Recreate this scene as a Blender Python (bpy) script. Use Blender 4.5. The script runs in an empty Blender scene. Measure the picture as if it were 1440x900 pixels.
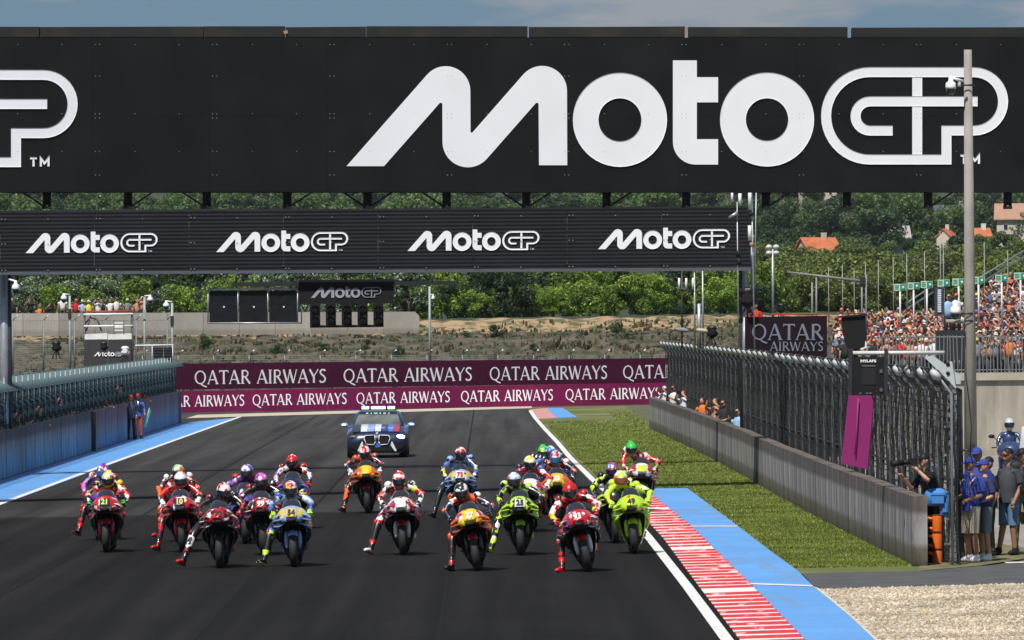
import bpy, bmesh, math, random
import numpy as np
from mathutils import Vector, Matrix, Euler
random.seed(7); rng = np.random.default_rng(11)
S = bpy.context.scene; C = S.collection
PI = math.pi
# ------------------------------------------------------------------ camera
F = 10000.0; CZ = 4.25; ROLL = math.radians(0.42); CR, SR = math.cos(ROLL), math.sin(ROLL)
cam_d = bpy.data.cameras.new('camera'); cam = bpy.data.objects.new('camera', cam_d); C.objects.link(cam)
cam_d.sensor_width = 36; cam_d.lens = 36*F/1440; cam_d.clip_start = 5; cam_d.clip_end = 30000
fw = Vector((0, 1, -4/F)).normalized(); rt = Vector((CR, 0, -SR)); up = rt.cross(fw)
M = Matrix((rt, up, -fw)).transposed().to_4x4(); M.translation = (0, 0, CZ); cam.matrix_world = M
S.camera = cam
# ------------------------------------------------------------------ light
SUNV = Vector((-.24, -.60, 1.0)).normalized()      # towards the sun
el = math.asin(SUNV.z); az = math.atan2(SUNV.x, SUNV.y)
w = bpy.data.worlds.new('World'); S.world = w; w.use_nodes = True
nt = w.node_tree; bg = nt.nodes['Background']
sky = nt.nodes.new('ShaderNodeTexSky'); sky.sky_type = 'NISHITA'; sky.sun_disc = False
sky.sun_elevation = el; sky.sun_rotation = az; sky.altitude = 300; sky.air_density = 1.6; sky.dust_density = .3; sky.ozone_density = 2.5
tc = nt.nodes.new('ShaderNodeTexCoord'); mp = nt.nodes.new('ShaderNodeMapping'); mp.inputs['Scale'].default_value = (14, 14, 60)
nz = nt.nodes.new('ShaderNodeTexNoise'); nz.inputs['Scale'].default_value = 1.6; nz.inputs['Detail'].default_value = 9; nz.inputs['Roughness'].default_value = .55
rp = nt.nodes.new('ShaderNodeValToRGB'); rp.color_ramp.elements[0].position = .47; rp.color_ramp.elements[1].position = .60
mx = nt.nodes.new('ShaderNodeMixRGB'); mx.inputs[2].default_value = (5.6, 5.6, 5.8, 1)
mm = nt.nodes.new('ShaderNodeMath'); mm.operation = 'MULTIPLY'; mm.inputs[1].default_value = .75
L = nt.links.new
L(tc.outputs['Generated'], mp.inputs[0]); L(mp.outputs[0], nz.inputs['Vector']); L(nz.outputs['Fac'], rp.inputs[0]); L(rp.outputs[0], mm.inputs[0])
sp = nt.nodes.new('ShaderNodeSeparateXYZ'); el_ = nt.nodes.new('ShaderNodeMapRange'); el_.interpolation_type = 'SMOOTHSTEP'; el_.inputs[1].default_value = 0; el_.inputs[2].default_value = .4; el_.inputs[3].default_value = 1; el_.inputs[4].default_value = 0
hz = nt.nodes.new('ShaderNodeMixRGB'); hz.inputs[2].default_value = (2.25, 3.75, 5.3, 1)
L(tc.outputs['Generated'], sp.inputs[0]); L(sp.outputs[2], el_.inputs[0]); L(sky.outputs[0], hz.inputs[1]); L(el_.outputs[0], hz.inputs[0]); L(hz.outputs[0], mx.inputs[1]); L(mm.outputs[0], mx.inputs[0]); L(mx.outputs[0], bg.inputs[0])
bg.inputs[1].default_value = .066
# ------------------------------------------------------------------ haze over the valley
hme = bpy.data.meshes.new('haze'); hx = [(-700, 700), (-30, 2300), (-3, 75)]
hme.from_pydata([(x, y, z) for x in hx[0] for y in hx[1] for z in hx[2]], [], [(0, 1, 3, 2), (4, 6, 7, 5), (0, 4, 5, 1), (2, 3, 7, 6), (0, 2, 6, 4), (1, 5, 7, 3)])
hob = bpy.data.objects.new('haze', hme); C.objects.link(hob); hob['kind'] = 'stuff'; hob['label'] = 'thin summer haze filling the valley over the whole circuit'
hm = bpy.data.materials.new('haze_air'); hm.use_nodes = True; hnt = hm.node_tree; hnt.nodes.remove(hnt.nodes['Principled BSDF']); hv = hnt.nodes.new('ShaderNodeVolumePrincipled')
hv.inputs['Color'].default_value = (.80, .88, 1, 1); hv.inputs['Density'].default_value = .00004; hv.inputs['Anisotropy'].default_value = .2; hnt.links.new(hv.outputs[0], hnt.nodes['Material Output'].inputs['Volume']); hme.materials.append(hm)
sl = bpy.data.lights.new('sun', 'SUN'); sl.energy = 4.9; sl.angle = math.radians(.53); sl.color = (1, .955, .89)
so = bpy.data.objects.new('sun', sl); C.objects.link(so); so.rotation_euler = SUNV.to_track_quat('Z', 'Y').to_euler(); so.location = (0, 0, 60)
S.view_settings.view_transform = 'Standard'; S.view_settings.look = 'None'; S.view_settings.exposure = 0; S.view_settings.gamma = 1
S.render.resolution_x = 1024; S.render.resolution_y = 640
S.render.engine = 'CYCLES'

# ------------------------------------------------------------------ pixel -> world
def wdir(u, v):
    a, b = u-720, 450-v
    return a*CR+b*SR, (-a*SR+b*CR)-4
def P(u, v, D):
    x, z = wdir(u, v); return Vector((x*D/F, D, CZ+z*D/F))
def G(u, v, dz=0.0):
    x, z = wdir(u, v); t = CZ/(.01*x-z)
    return Vector((x*t, t*F, .01*x*t+dz))
def smooth(a, b, t):
    t = min(1, max(0, (t-a)/(b-a))); return t*t*(3-2*t)
def H(x, y):
    z = .01*max(-30, min(30, x))
    if y > 346: 
        z += 3.3*smooth(346, 402, y)*1.0 + .95*smooth(402, 412, y)
    if y > 620: z += 46*((min(y, 2000)-620)/1380)**1.6*(1+.12*math.sin(x/70+y/300))
    if y > 2000: z += (y-2000)*.004
    return z

# ------------------------------------------------------------------ materials
MATS = {}
def mat(name, col, rough=.6, metal=0, var=.12, scale=3.0, bump=0.0, bscale=60, spec=.5, emit=None, es=0, coat=0, alpha=None, col2=None, thr=None):
    if name in MATS: return MATS[name]
    m = bpy.data.materials.new(name); m.use_nodes = True; t = m.node_tree; b = t.nodes['Principled BSDF']
    b.inputs['Roughness'].default_value = rough; b.inputs['Metallic'].default_value = metal
    b.inputs['Specular IOR Level'].default_value = spec; b.inputs['Coat Weight'].default_value = coat; b.inputs['Coat Roughness'].default_value = .08
    n = t.nodes.new; l = t.links.new
    co = n('ShaderNodeTexCoord')
    ns = n('ShaderNodeTexNoise'); ns.inputs['Scale'].default_value = scale; ns.inputs['Detail'].default_value = 5
    l(co.outputs['Object'], ns.inputs['Vector'])
    r = n('ShaderNodeValToRGB'); lo, hi = (thr if thr else (.3, .7))
    r.color_ramp.elements[0].position = lo; r.color_ramp.elements[1].position = hi
    c2 = col2 if col2 else tuple(min(1, c*(1+var)) for c in col)
    c1 = col if col2 else tuple(c*(1-var) for c in col)
    r.color_ramp.elements[0].color = (*c1, 1); r.color_ramp.elements[1].color = (*c2, 1)
    l(ns.outputs['Fac'], r.inputs[0]); l(r.outputs[0], b.inputs['Base Color'])
    if bump:
        n2 = n('ShaderNodeTexNoise'); n2.inputs['Scale'].default_value = bscale; n2.inputs['Detail'].default_value = 3
        l(co.outputs['Object'], n2.inputs['Vector'])
        bp = n('ShaderNodeBump'); bp.inputs['Strength'].default_value = bump; bp.inputs['Distance'].default_value = .02
        l(n2.outputs['Fac'], bp.inputs['Height']); l(bp.outputs[0], b.inputs['Normal'])
    if emit: b.inputs['Emission Color'].default_value = (*emit, 1); b.inputs['Emission Strength'].default_value = es
    if alpha is not None: b.inputs['Alpha'].default_value = alpha
    MATS[name] = m; return m
def patch(name, cols, scale=8, rough=.35, sz=(1, 1, 1), coat=.3):
    """sponsor-like print: cells of flat colour, cols = [(fraction, rgb)...]"""
    if name in MATS: return MATS[name]
    m = bpy.data.materials.new(name); m.use_nodes = True; t = m.node_tree; b = t.nodes['Principled BSDF']
    b.inputs['Roughness'].default_value = rough; b.inputs['Coat Weight'].default_value = coat; b.inputs['Coat Roughness'].default_value = .1
    n = t.nodes.new; l = t.links.new
    co = n('ShaderNodeTexCoord'); mp = n('ShaderNodeMapping'); mp.inputs['Scale'].default_value = sz; mp.inputs['Location'].default_value = (random.random()*5, 0, random.random()*5)
    vo = n('ShaderNodeTexVoronoi'); vo.distance = 'MANHATTAN'; vo.inputs['Scale'].default_value = scale
    sp = n('ShaderNodeSeparateColor'); r = n('ShaderNodeValToRGB'); r.color_ramp.interpolation = 'CONSTANT'
    els = r.color_ramp.elements; p = 0
    for i, (f, c) in enumerate(cols):
        e = els[i] if i < 2 else els.new(min(.999, p))
        e.position = min(.999, p); e.color = (*c, 1); p += f
    l(co.outputs['Object'], mp.inputs[0]); l(mp.outputs[0], vo.inputs['Vector']); l(vo.outputs['Color'], sp.inputs[0]); l(sp.outputs[0], r.inputs[0]); l(r.outputs[0], b.inputs['Base Color'])
    MATS[name] = m; return m
def zband(name, stops, streak=.25, rough=.85, xs=3.0, joint=None, axis=1):
    """colour bands by height (object Z), with vertical streaks of dirt"""
    if name in MATS: return MATS[name]
    m = bpy.data.materials.new(name); m.use_nodes = True; t = m.node_tree; b = t.nodes['Principled BSDF']; b.inputs['Roughness'].default_value = rough
    n = t.nodes.new; l = t.links.new
    co = n('ShaderNodeTexCoord'); sx = n('ShaderNodeSeparateXYZ'); l(co.outputs['Object'], sx.inputs[0])
    mp = n('ShaderNodeMapping'); mp.inputs['Scale'].default_value = (xs, xs, .35); l(co.outputs['Object'], mp.inputs[0])
    n1 = n('ShaderNodeTexNoise'); n1.inputs['Scale'].default_value = 1.0; n1.inputs['Detail'].default_value = 8; n1.inputs['Roughness'].default_value = .7; l(mp.outputs[0], n1.inputs['Vector'])
    ad = n('ShaderNodeMath'); ad.operation = 'MULTIPLY_ADD'; ad.inputs[1].default_value = .14; l(n1.outputs['Fac'], ad.inputs[0]); l(sx.outputs[2], ad.inputs[2])
    sb = n('ShaderNodeMath'); sb.operation = 'SUBTRACT'; sb.inputs[1].default_value = .07; l(ad.outputs[0], sb.inputs[0])
    dv = n('ShaderNodeMath'); dv.operation = 'MULTIPLY'; dv.inputs[1].default_value = 1/1.5; l(sb.outputs[0], dv.inputs[0])
    r = n('ShaderNodeValToRGB'); els = r.color_ramp.elements
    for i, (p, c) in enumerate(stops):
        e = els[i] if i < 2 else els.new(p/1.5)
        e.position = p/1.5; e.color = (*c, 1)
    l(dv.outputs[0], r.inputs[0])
    r2 = n('ShaderNodeValToRGB'); r2.color_ramp.elements[0].position = .35; r2.color_ramp.elements[1].position = .65
    r2.color_ramp.elements[0].color = (1-streak*1.6,)*3+(1,); r2.color_ramp.elements[1].color = (1+streak,)*3+(1,)
    l(n1.outputs['Fac'], r2.inputs[0])
    oi = n('ShaderNodeObjectInfo'); mr = n('ShaderNodeMapRange'); mr.inputs[3].default_value = .82; mr.inputs[4].default_value = 1.15; l(oi.outputs['Random'], mr.inputs[0])
    k = n('ShaderNodeMixRGB'); k.blend_type = 'MULTIPLY'; k.inputs[0].default_value = 1; l(r.outputs[0], k.inputs[1]); l(r2.outputs[0], k.inputs[2])
    k2 = n('ShaderNodeMixRGB'); k2.blend_type = 'MULTIPLY'; k2.inputs[0].default_value = 1; l(k.outputs[0], k2.inputs[1]); l(mr.outputs[0], k2.inputs[2])
    l(k2.outputs[0], b.inputs['Base Color']); MATS[name] = m; return m
def leafmat(name, c1, c2, c3=None):
    if name in MATS: return MATS[name]
    m = bpy.data.materials.new(name); m.use_nodes = True; t = m.node_tree; b = t.nodes['Principled BSDF']; b.inputs['Roughness'].default_value = .55
    n = t.nodes.new; l = t.links.new
    g = n('ShaderNodeNewGeometry'); r = n('ShaderNodeValToRGB')
    r.color_ramp.elements[0].color = (*c1, 1); r.color_ramp.elements[1].color = (*c2, 1)
    if c3: e = r.color_ramp.elements.new(.86); e.color = (*c2, 1); r.color_ramp.elements[-1].color = (*c3, 1); r.color_ramp.elements[-1].position = .9
    l(g.outputs['Random Per Island'], r.inputs[0])
    oi = n('ShaderNodeObjectInfo'); mr = n('ShaderNodeMapRange'); mr.inputs[3].default_value = .7; mr.inputs[4].default_value = 1.3; l(oi.outputs['Random'], mr.inputs[0])
    co = n('ShaderNodeTexCoord'); ns = n('ShaderNodeTexNoise'); ns.inputs['Scale'].default_value = .6; l(co.outputs['Object'], ns.inputs['Vector'])
    m2 = n('ShaderNodeMapRange'); m2.inputs[1].default_value = .3; m2.inputs[2].default_value = .7; m2.inputs[3].default_value = .7; m2.inputs[4].default_value = 1.3; l(ns.outputs['Fac'], m2.inputs[0])
    mu = n('ShaderNodeMath'); mu.operation = 'MULTIPLY'; l(mr.outputs[0], mu.inputs[0]); l(m2.outputs[0], mu.inputs[1])
    k = n('ShaderNodeMixRGB'); k.blend_type = 'MULTIPLY'; k.inputs[0].default_value = 1; l(r.outputs[0], k.inputs[1]); l(mu.outputs[0], k.inputs[2])
    l(k.outputs[0], b.inputs['Base Color'])
    tr = n('ShaderNodeBsdfTranslucent'); l(k.outputs[0], tr.inputs[0]); mxs = n('ShaderNodeMixShader'); mxs.inputs[0].default_value = .3
    l(b.outputs[0], mxs.inputs[1]); l(tr.outputs[0], mxs.inputs[2]); l(mxs.outputs[0], t.nodes['Material Output'].inputs[0])
    MATS[name] = m; return m

BLACK = mat('black_paint', (.010, .010, .011), .6, spec=.3); CARBON = mat('carbon_fibre', (.015, .015, .017), .35, coat=.3)
RUBBER = mat('tyre_rubber', (.022, .022, .023), .75, scale=20); STEEL = mat('galvanised_steel', (.42, .44, .46), .45, .6, .15, 6)
WHITE = mat('white_paint', (.78, .78, .78), .5); DKMET = mat('dark_metal', (.05, .052, .056), .45, .5)
GOLD = mat('gold_anodised', (.7, .36, .05), .3, .7); VISOR = mat('dark_visor', (.008, .009, .012), .06, coat=1)
SCREEN = mat('smoked_screen', (.02, .022, .03), .08, coat=1); SKIN = mat('skin', (.48, .25, .16), .55, scale=12)
SKIN2 = mat('tanned_skin', (.33, .16, .095), .55, scale=12); CONC = mat('weathered_concrete', (.30, .28, .25), .85, 0, .25, 1.2, .3, 20)
LETTER = mat('white_sign_lettering', (.88, .89, .93), .5, var=.03, scale=.7)

# ------------------------------------------------------------------ mesh builder
ORG = {}
class MB:
    def __init__(s): s.v = []; s.f = []; s.m = []; s.sm = []
    def add(s, vs, fs, m=0, smooth=False):
        o = len(s.v); s.v += [tuple(p) for p in vs]; s.f += [tuple(i+o for i in f) for f in fs]; s.m += [m]*len(fs); s.sm += [smooth]*len(fs); return s
    def box(s, c, d, m=0, rot=None):
        x, y, z = [k/2 for k in d]; vs = [Vector((a*x, b*y, e*z)) for a in (-1, 1) for b in (-1, 1) for e in (-1, 1)]
        if rot is not None: vs = [rot @ p for p in vs]
        vs = [p+Vector(c) for p in vs]
        return s.add(vs, [(0, 1, 3, 2), (4, 6, 7, 5), (0, 4, 5, 1), (2, 3, 7, 6), (0, 2, 6, 4), (1, 5, 7, 3)], m)
    def tube(s, p0, p1, r0, r1=None, n=8, m=0, cap=True):
        return s.path([p0, p1], [r0, r0 if r1 is None else r1], n, m, cap)
    def path(s, pts, rs, n=8, m=0, cap=True):
        pts = [Vector(p) for p in pts]
        if not hasattr(rs, '__len__'): rs = [rs]*len(pts)
        rings = []
        for i, p in enumerate(pts):
            d = (pts[min(i+1, len(pts)-1)]-pts[max(i-1, 0)]).normalized()
            a = Vector((0, 0, 1)) if abs(d.z) < .9 else Vector((1, 0, 0))
            e1 = d.cross(a).normalized(); e2 = d.cross(e1)
            rings.append([p+e1*rs[i]*math.cos(2*PI*k/n)+e2*rs[i]*math.sin(2*PI*k/n) for k in range(n)])
        return s.loft(rings, m, cap, smooth=True)
    def loft(s, rings, m=0, cap=True, closed=True, smooth=True):
        n = len(rings[0]); vs = [p for r in rings for p in r]; fs = []
        for i in range(len(rings)-1):
            for k in range(n if closed else n-1):
                a, b = i*n+k, i*n+(k+1) % n; fs.append((a, b, b+n, a+n))
        s.add(vs, fs, m, smooth)
        if cap and closed: s.add(rings[0], [tuple(range(n))[::-1]], m); s.add(rings[-1], [tuple(range(n))], m)
        return s
    def lathe(s, prof, c=(0, 0, 0), axis='z', n=16, m=0, a0=0, a1=2*PI):
        full = abs(a1-a0-2*PI) < 1e-6; k = n if full else n+1; rings = []
        for i in range(k):
            a = a0+(a1-a0)*i/n; ca, sa = math.cos(a), math.sin(a)
            ring = []
            for r, h in prof:
                q = (r*ca, r*sa, h) if axis == 'z' else ((h, r*ca, r*sa) if axis == 'x' else (r*ca, h, r*sa))
                ring.append(Vector(q)+Vector(c))
            rings.append(ring)
        np_ = len(prof); vs = [p for r in rings for p in r]; fs = []
        for i in range(k if full else k-1):
            for j in range(np_-1): a = i*np_+j; b = ((i+1) % k)*np_+j; fs.append((a, b, b+1, a+1))
        return s.add(vs, fs, m, True)
    def ell(s, c, r, m=0, nu=14, nv=9, rot=None, lo=-PI/2, hi=PI/2):
        vs = []; fs = []
        for j in range(nv+1):
            t = lo+(hi-lo)*j/nv
            for i in range(nu):
                a = 2*PI*i/nu; p = Vector((r[0]*math.cos(t)*math.cos(a), r[1]*math.cos(t)*math.sin(a), r[2]*math.sin(t)))
                if rot is not None: p = rot @ p
                vs.append(p+Vector(c))
        for j in range(nv):
            for i in range(nu): a = j*nu+i; b = j*nu+(i+1) % nu; fs.append((a, b, b+nu, a+nu))
        return s.add(vs, fs, m, True)
    def shell(s, fn, ns, ntt, off, m=0):
        a = [[Vector(fn(i/ns, j/ntt)) for j in range(ntt+1)] for i in range(ns+1)]; off = Vector(off)
        vs = [p for r in a for p in r]; N = len(vs); vs = vs+[p+off for p in vs]; k = ntt+1; fs = []
        for i in range(ns):
            for j in range(ntt):
                q = (i*k+j, (i+1)*k+j, (i+1)*k+j+1, i*k+j+1); fs.append(q); fs.append(tuple(x+N for x in q[::-1]))
        bd = [(i*k, (i+1)*k) for i in range(ns)]+[(i*k+ntt, (i+1)*k+ntt) for i in range(ns)]+[(j, j+1) for j in range(ntt)]+[(ns*k+j, ns*k+j+1) for j in range(ntt)]
        fs += [(x, y, y+N, x+N) for x, y in bd]
        return s.add(vs, fs, m, True)
    def prism(s, pts, off, m=0):
        n = len(pts); pts = [Vector(p) for p in pts]; off = Vector(off)
        s.add(pts, [tuple(range(n))], m); s.add([p+off for p in pts], [tuple(range(n))[::-1]], m)
        return s.add(pts+[p+off for p in pts], [(i, (i+1) % n, (i+1) % n+n, i+n) for i in range(n)], m)
    def mesh(s, name, mats=(), org=(0, 0, 0)):
        me = bpy.data.meshes.new(name); o = Vector(org)
        me.from_pydata([(p[0]-o.x, p[1]-o.y, p[2]-o.z) for p in s.v], [], s.f)
        for mt in mats: me.materials.append(mt)
        me.polygons.foreach_set('material_index', s.m); me.polygons.foreach_set('use_smooth', s.sm)
        bm = bmesh.new(); bm.from_mesh(me); bmesh.ops.remove_doubles(bm, verts=bm.verts, dist=1e-5); bmesh.ops.recalc_face_normals(bm, faces=bm.faces); bm.to_mesh(me); bm.free()
        return me
    def build(s, name, mats, parent=None, loc=None):
        """vertices are in world space; the object's origin is its parent's, or loc"""
        if not isinstance(mats, (list, tuple)): mats = [mats]
        org = ORG[parent.name] if parent is not None else Vector(loc if loc is not None else (0, 0, 0))
        if parent is not None and loc is not None: org = Vector(loc)
        o = bpy.data.objects.new(name, s.mesh(name, mats, org)); C.objects.link(o)
        if parent is not None: o.parent = parent; o.location = org-ORG[parent.name]
        else: o.location = org
        ORG[o.name] = org; return o
def inst(name, me, parent=None, loc=(0, 0, 0), rot=(0, 0, 0), mats=None, sc=None):
    o = bpy.data.objects.new(name, me); C.objects.link(o); o.parent = parent; o.location = loc; o.rotation_euler = rot
    if sc is not None: o.scale = sc if hasattr(sc, '__len__') else (sc,)*3
    if mats:
        for i, mt in enumerate(mats):
            if mt is not None and i < len(o.material_slots): o.material_slots[i].link = 'OBJECT'; o.material_slots[i].material = mt
    return o
def tag(o, label=None, cat=None, group=None, kind=None):
    for k, v in (('label', label), ('category', cat), ('group', group), ('kind', kind)):
        if v: o[k] = v
    return o
def thing(name, label, cat, loc=(0, 0, 0), rot=(0, 0, 0), group=None):
    o = bpy.data.objects.new(name, None); C.objects.link(o); o.location = loc; o.rotation_euler = rot; o.empty_display_size = .2
    ORG[o.name] = Vector(loc); return tag(o, label, cat, group)
def text_mesh(txt, size, depth=.003, bold=0.0):
    cu = bpy.data.curves.new('t', 'FONT'); cu.body = txt; cu.size = size; cu.extrude = depth; cu.offset = bold; cu.align_x = 'CENTER'; cu.align_y = 'CENTER'; cu.resolution_u = 3
    o = bpy.data.objects.new('t', cu); C.objects.link(o); bpy.context.view_layer.update()
    me = bpy.data.meshes.new_from_object(o.evaluated_get(bpy.context.evaluated_depsgraph_get())); bpy.data.objects.remove(o); bpy.data.curves.remove(cu); return me

# ------------------------------------------------------------------ skin bodies
def skin_mesh(nodes, edges, root, lab, order, levels=1, flat=1.0, name='body'):
    """nodes {n:(co,r)}; edges [(a,b)]; lab {(a,b):slot or fn(co)}; returns one continuous mesh"""
    names = list(nodes); me = bpy.data.meshes.new('sk')
    me.from_pydata([nodes[n][0] for n in names], [(names.index(a), names.index(b)) for a, b in edges], [])
    o = bpy.data.objects.new('sk', me); C.objects.link(o); md = o.modifiers.new('s', 'SKIN'); md.branch_smoothing = .6
    sv = me.skin_vertices[0].data
    for i, n in enumerate(names): sv[i].radius = (nodes[n][1],)*2; sv[i].use_root = (n == root)
    ss = o.modifiers.new('u', 'SUBSURF'); ss.levels = levels
    bpy.context.view_layer.update()
    out = bpy.data.meshes.new_from_object(o.evaluated_get(bpy.context.evaluated_depsgraph_get())); bpy.data.objects.remove(o)
    out.name = name
    segs = [(np.array(nodes[a][0], float), np.array(nodes[b][0], float), nodes[a][1], nodes[b][1], lab[(a, b)]) for a, b in edges]
    for _ in range(1 + max([s[4] for s in segs if isinstance(s[4], int)]+[order-1])): pass
    for p in out.polygons:
        c = np.array(p.center); best = 1e9; bi = 0
        for a, b, ra, rb, k in segs:
            d = b-a; t = max(0, min(1, np.dot(c-a, d)/max(1e-9, np.dot(d, d)))); q = np.linalg.norm(c-a-d*t)-(ra+(rb-ra)*t)
            if q < best: best = q; bi = k
        p.material_index = bi if isinstance(bi, int) else bi(c); p.use_smooth = True
    return out
def join_mb(me, mb, slot_off=0):
    """append a builder's geometry to a mesh"""
    me2 = mb.mesh('j'); bm = bmesh.new(); bm.from_mesh(me); bm.from_mesh(me2)
    bm.to_mesh(me); bm.free(); bpy.data.meshes.remove(me2); return me
# ================================================================== GROUND
def grid_ground():
    xs = sorted(set([-1500, -900, -600, -400, -300, -220, -160, -120, -90, -70, -55]+[k/2 for k in range(-90, 91)]+[55, 70, 90, 120, 160, 220, 300, 400, 600, 900, 1500]+[-30, 30]))
    ys = [-400, -100, 20, 60, 90, 150, 220, 280, 330]+list(range(346, 420, 1))+list(range(425, 640, 12))+list(range(650, 2100, 25))+[2200, 2600, 3500, 6000, 12000]
    vs = []; fs = []; ms = []
    for y in ys:
        for x in xs:
            z = H(x, y)-.02
            if 348 < y < 412: z += (random.random()-.5)*.46*smooth(348, 356, y)*(1-.6*smooth(398, 412, y))
            if y < 60: z = min(z, .01*max(-30, min(30, x)))-.02
            vs.append((x, y, z))
    n = len(xs)
    for j in range(len(ys)-1):
        for i in range(n-1):
            fs.append((j*n+i, j*n+i+1, j*n+n+i+1, j*n+n+i)); y = ys[j]
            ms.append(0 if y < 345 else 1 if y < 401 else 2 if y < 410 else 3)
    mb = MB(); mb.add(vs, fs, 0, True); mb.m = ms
    g0 = mat('dry_ground', (.13, .115, .07), .95, scale=.3, col2=(.07, .085, .03), bump=.3, bscale=8)
    g1 = mat('earth_bank', (.115, .092, .066), .95, scale=1.1, col2=(.040, .048, .020), thr=(.42, .58), bump=1, bscale=1.5)
    g2 = mat('pale_bank_lip', (.36, .245, .14), .95, scale=1.2, col2=(.10, .10, .04), thr=(.44, .58), bump=1, bscale=1.5)
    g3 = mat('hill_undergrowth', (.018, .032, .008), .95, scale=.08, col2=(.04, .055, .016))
    mb.sm = [m_ in (0, 3) for m_ in ms]; tag(mb.build('ground', [g0, g1, g2, g3]), kind='structure')
grid_ground()
def asphalt():
    m = mat('track_asphalt', (.0165, .0158, .0158), .85, var=.1, scale=.25, bump=.35, bscale=45, spec=.07)
    t = m.node_tree; b = t.nodes['Principled BSDF']; n = t.nodes.new; l = t.links.new
    src = b.inputs['Base Color'].links[0].from_socket
    co = n('ShaderNodeTexCoord'); sx = n('ShaderNodeSeparateXYZ'); l(co.outputs['Object'], sx.inputs[0])
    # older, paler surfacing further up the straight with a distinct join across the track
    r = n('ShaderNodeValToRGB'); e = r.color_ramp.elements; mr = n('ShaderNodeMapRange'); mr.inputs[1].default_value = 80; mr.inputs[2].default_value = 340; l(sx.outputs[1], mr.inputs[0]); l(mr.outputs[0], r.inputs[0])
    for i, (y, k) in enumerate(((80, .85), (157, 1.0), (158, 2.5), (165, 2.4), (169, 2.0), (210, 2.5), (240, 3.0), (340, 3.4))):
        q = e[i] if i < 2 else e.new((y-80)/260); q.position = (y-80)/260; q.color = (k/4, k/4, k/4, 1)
    # long streaks and fine aggregate
    mp = n('ShaderNodeMapping'); mp.inputs['Scale'].default_value = (1.6, .02, 1); l(co.outputs['Object'], mp.inputs[0])
    ns = n('ShaderNodeTexNoise'); ns.inputs['Scale'].default_value = 1; ns.inputs['Detail'].default_value = 6; l(mp.outputs[0], ns.inputs['Vector'])
    m3 = n('ShaderNodeMapRange'); m3.inputs[1].default_value = .3; m3.inputs[2].default_value = .7; m3.inputs[3].default_value = 2.5; m3.inputs[4].default_value = 5.5; l(ns.outputs['Fac'], m3.inputs[0])
    mp2 = n('ShaderNodeMapping'); mp2.inputs['Scale'].default_value = (12, 2.5, 1); l(co.outputs['Object'], mp2.inputs[0])
    n2 = n('ShaderNodeTexNoise'); n2.inputs['Scale'].default_value = 1; n2.inputs['Detail'].default_value = 4; l(mp2.outputs[0], n2.inputs['Vector'])
    m4 = n('ShaderNodeMapRange'); m4.inputs[1].default_value = .3; m4.inputs[2].default_value = .7; m4.inputs[3].default_value = .82; m4.inputs[4].default_value = 1.18; l(n2.outputs['Fac'], m4.inputs[0])
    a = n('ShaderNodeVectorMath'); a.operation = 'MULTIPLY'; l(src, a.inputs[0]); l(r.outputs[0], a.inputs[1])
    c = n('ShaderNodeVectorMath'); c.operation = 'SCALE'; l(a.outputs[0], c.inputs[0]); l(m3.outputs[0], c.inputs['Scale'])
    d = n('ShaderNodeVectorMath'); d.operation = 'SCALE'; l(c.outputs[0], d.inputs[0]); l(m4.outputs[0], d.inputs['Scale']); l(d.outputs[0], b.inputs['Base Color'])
    return m
def sheet(name, pts, m, dz, label=None):
    """a flat sheet on the track plane; pts are (x, y)"""
    mb = MB(); mb.add([(x, y, .01*x+dz) for x, y in pts], [tuple(range(len(pts)))]); return tag(mb.build(name, m), kind='structure')
def gx(pl): return [(G(u, v).x, G(u, v).y) for u, v in pl]
RL = [(1032, 918), (1020, 900), (964.7, 825), (910, 755), (868, 706), (832.6, 675), (800, 642.6), (783, 622), (766, 604), (752, 588), (745, 577.5)]
rl = gx(RL)
rl[0] = (2.9, 60)
asph = [(-24, 60)]+[rl[0]]+rl[1:]+[(rl[-1][0]-.2, 338), (-24, 338)]
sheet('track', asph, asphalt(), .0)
BLUE = mat('blue_run_off_paint', (.115, .32, .68), .7, var=.10, scale=.6, bump=.3, bscale=30)
def scuff(m, dark, lo, hi, sc):
    t = m.node_tree; b = t.nodes['Principled BSDF']; n = t.nodes.new; l = t.links.new; src = b.inputs['Base Color'].links[0].from_socket
    co = n('ShaderNodeTexCoord'); mp = n('ShaderNodeMapping'); mp.inputs['Scale'].default_value = sc; ns = n('ShaderNodeTexNoise'); ns.inputs['Scale'].default_value = 1; ns.inputs['Detail'].default_value = 9; ns.inputs['Roughness'].default_value = .75
    r = n('ShaderNodeValToRGB'); r.color_ramp.elements[0].position = lo; r.color_ramp.elements[1].position = hi; k = n('ShaderNodeMixRGB'); k.inputs[2].default_value = (*dark, 1)
    l(co.outputs['Object'], mp.inputs[0]); l(mp.outputs[0], ns.inputs['Vector']); l(ns.outputs['Fac'], r.inputs[0]); l(r.outputs[0], k.inputs[0]); l(src, k.inputs[1]); l(k.outputs[0], b.inputs['Base Color'])
scuff(BLUE, (.03, .06, .12), .62, .72, (9, 3, 1)); scuff(BLUE, (.16, .27, .42), .52, .70, (1.3, .12, 1))
LX = G(0, 712).x
sheet('run_off_paint', [(-14.05, 60), (LX-.05, 60), (-12.2, 316), (-14.2, 300)], BLUE, .004)
def ribbon(name, pl, w, m, dz):
    L_ = []; R_ = []
    for i, (x, y) in enumerate(pl): L_.append((x-w/2, y)); R_.append((x+w/2, y))
    return sheet(name, L_+R_[::-1], m, dz)
LINE = mat('track_line_paint', (.72, .72, .70), .7, var=.18, scale=6); scuff(LINE, (.15, .15, .15), .56, .68, (14, 2.5, 1))
ribbon('edge_line', [(LX, 60), (LX-.2, 200), (-12.2, 318)], .17, LINE, .008)
ribbon('edge_line', [(x+.02, y) for x, y in rl], .17, LINE, .008)
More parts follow.
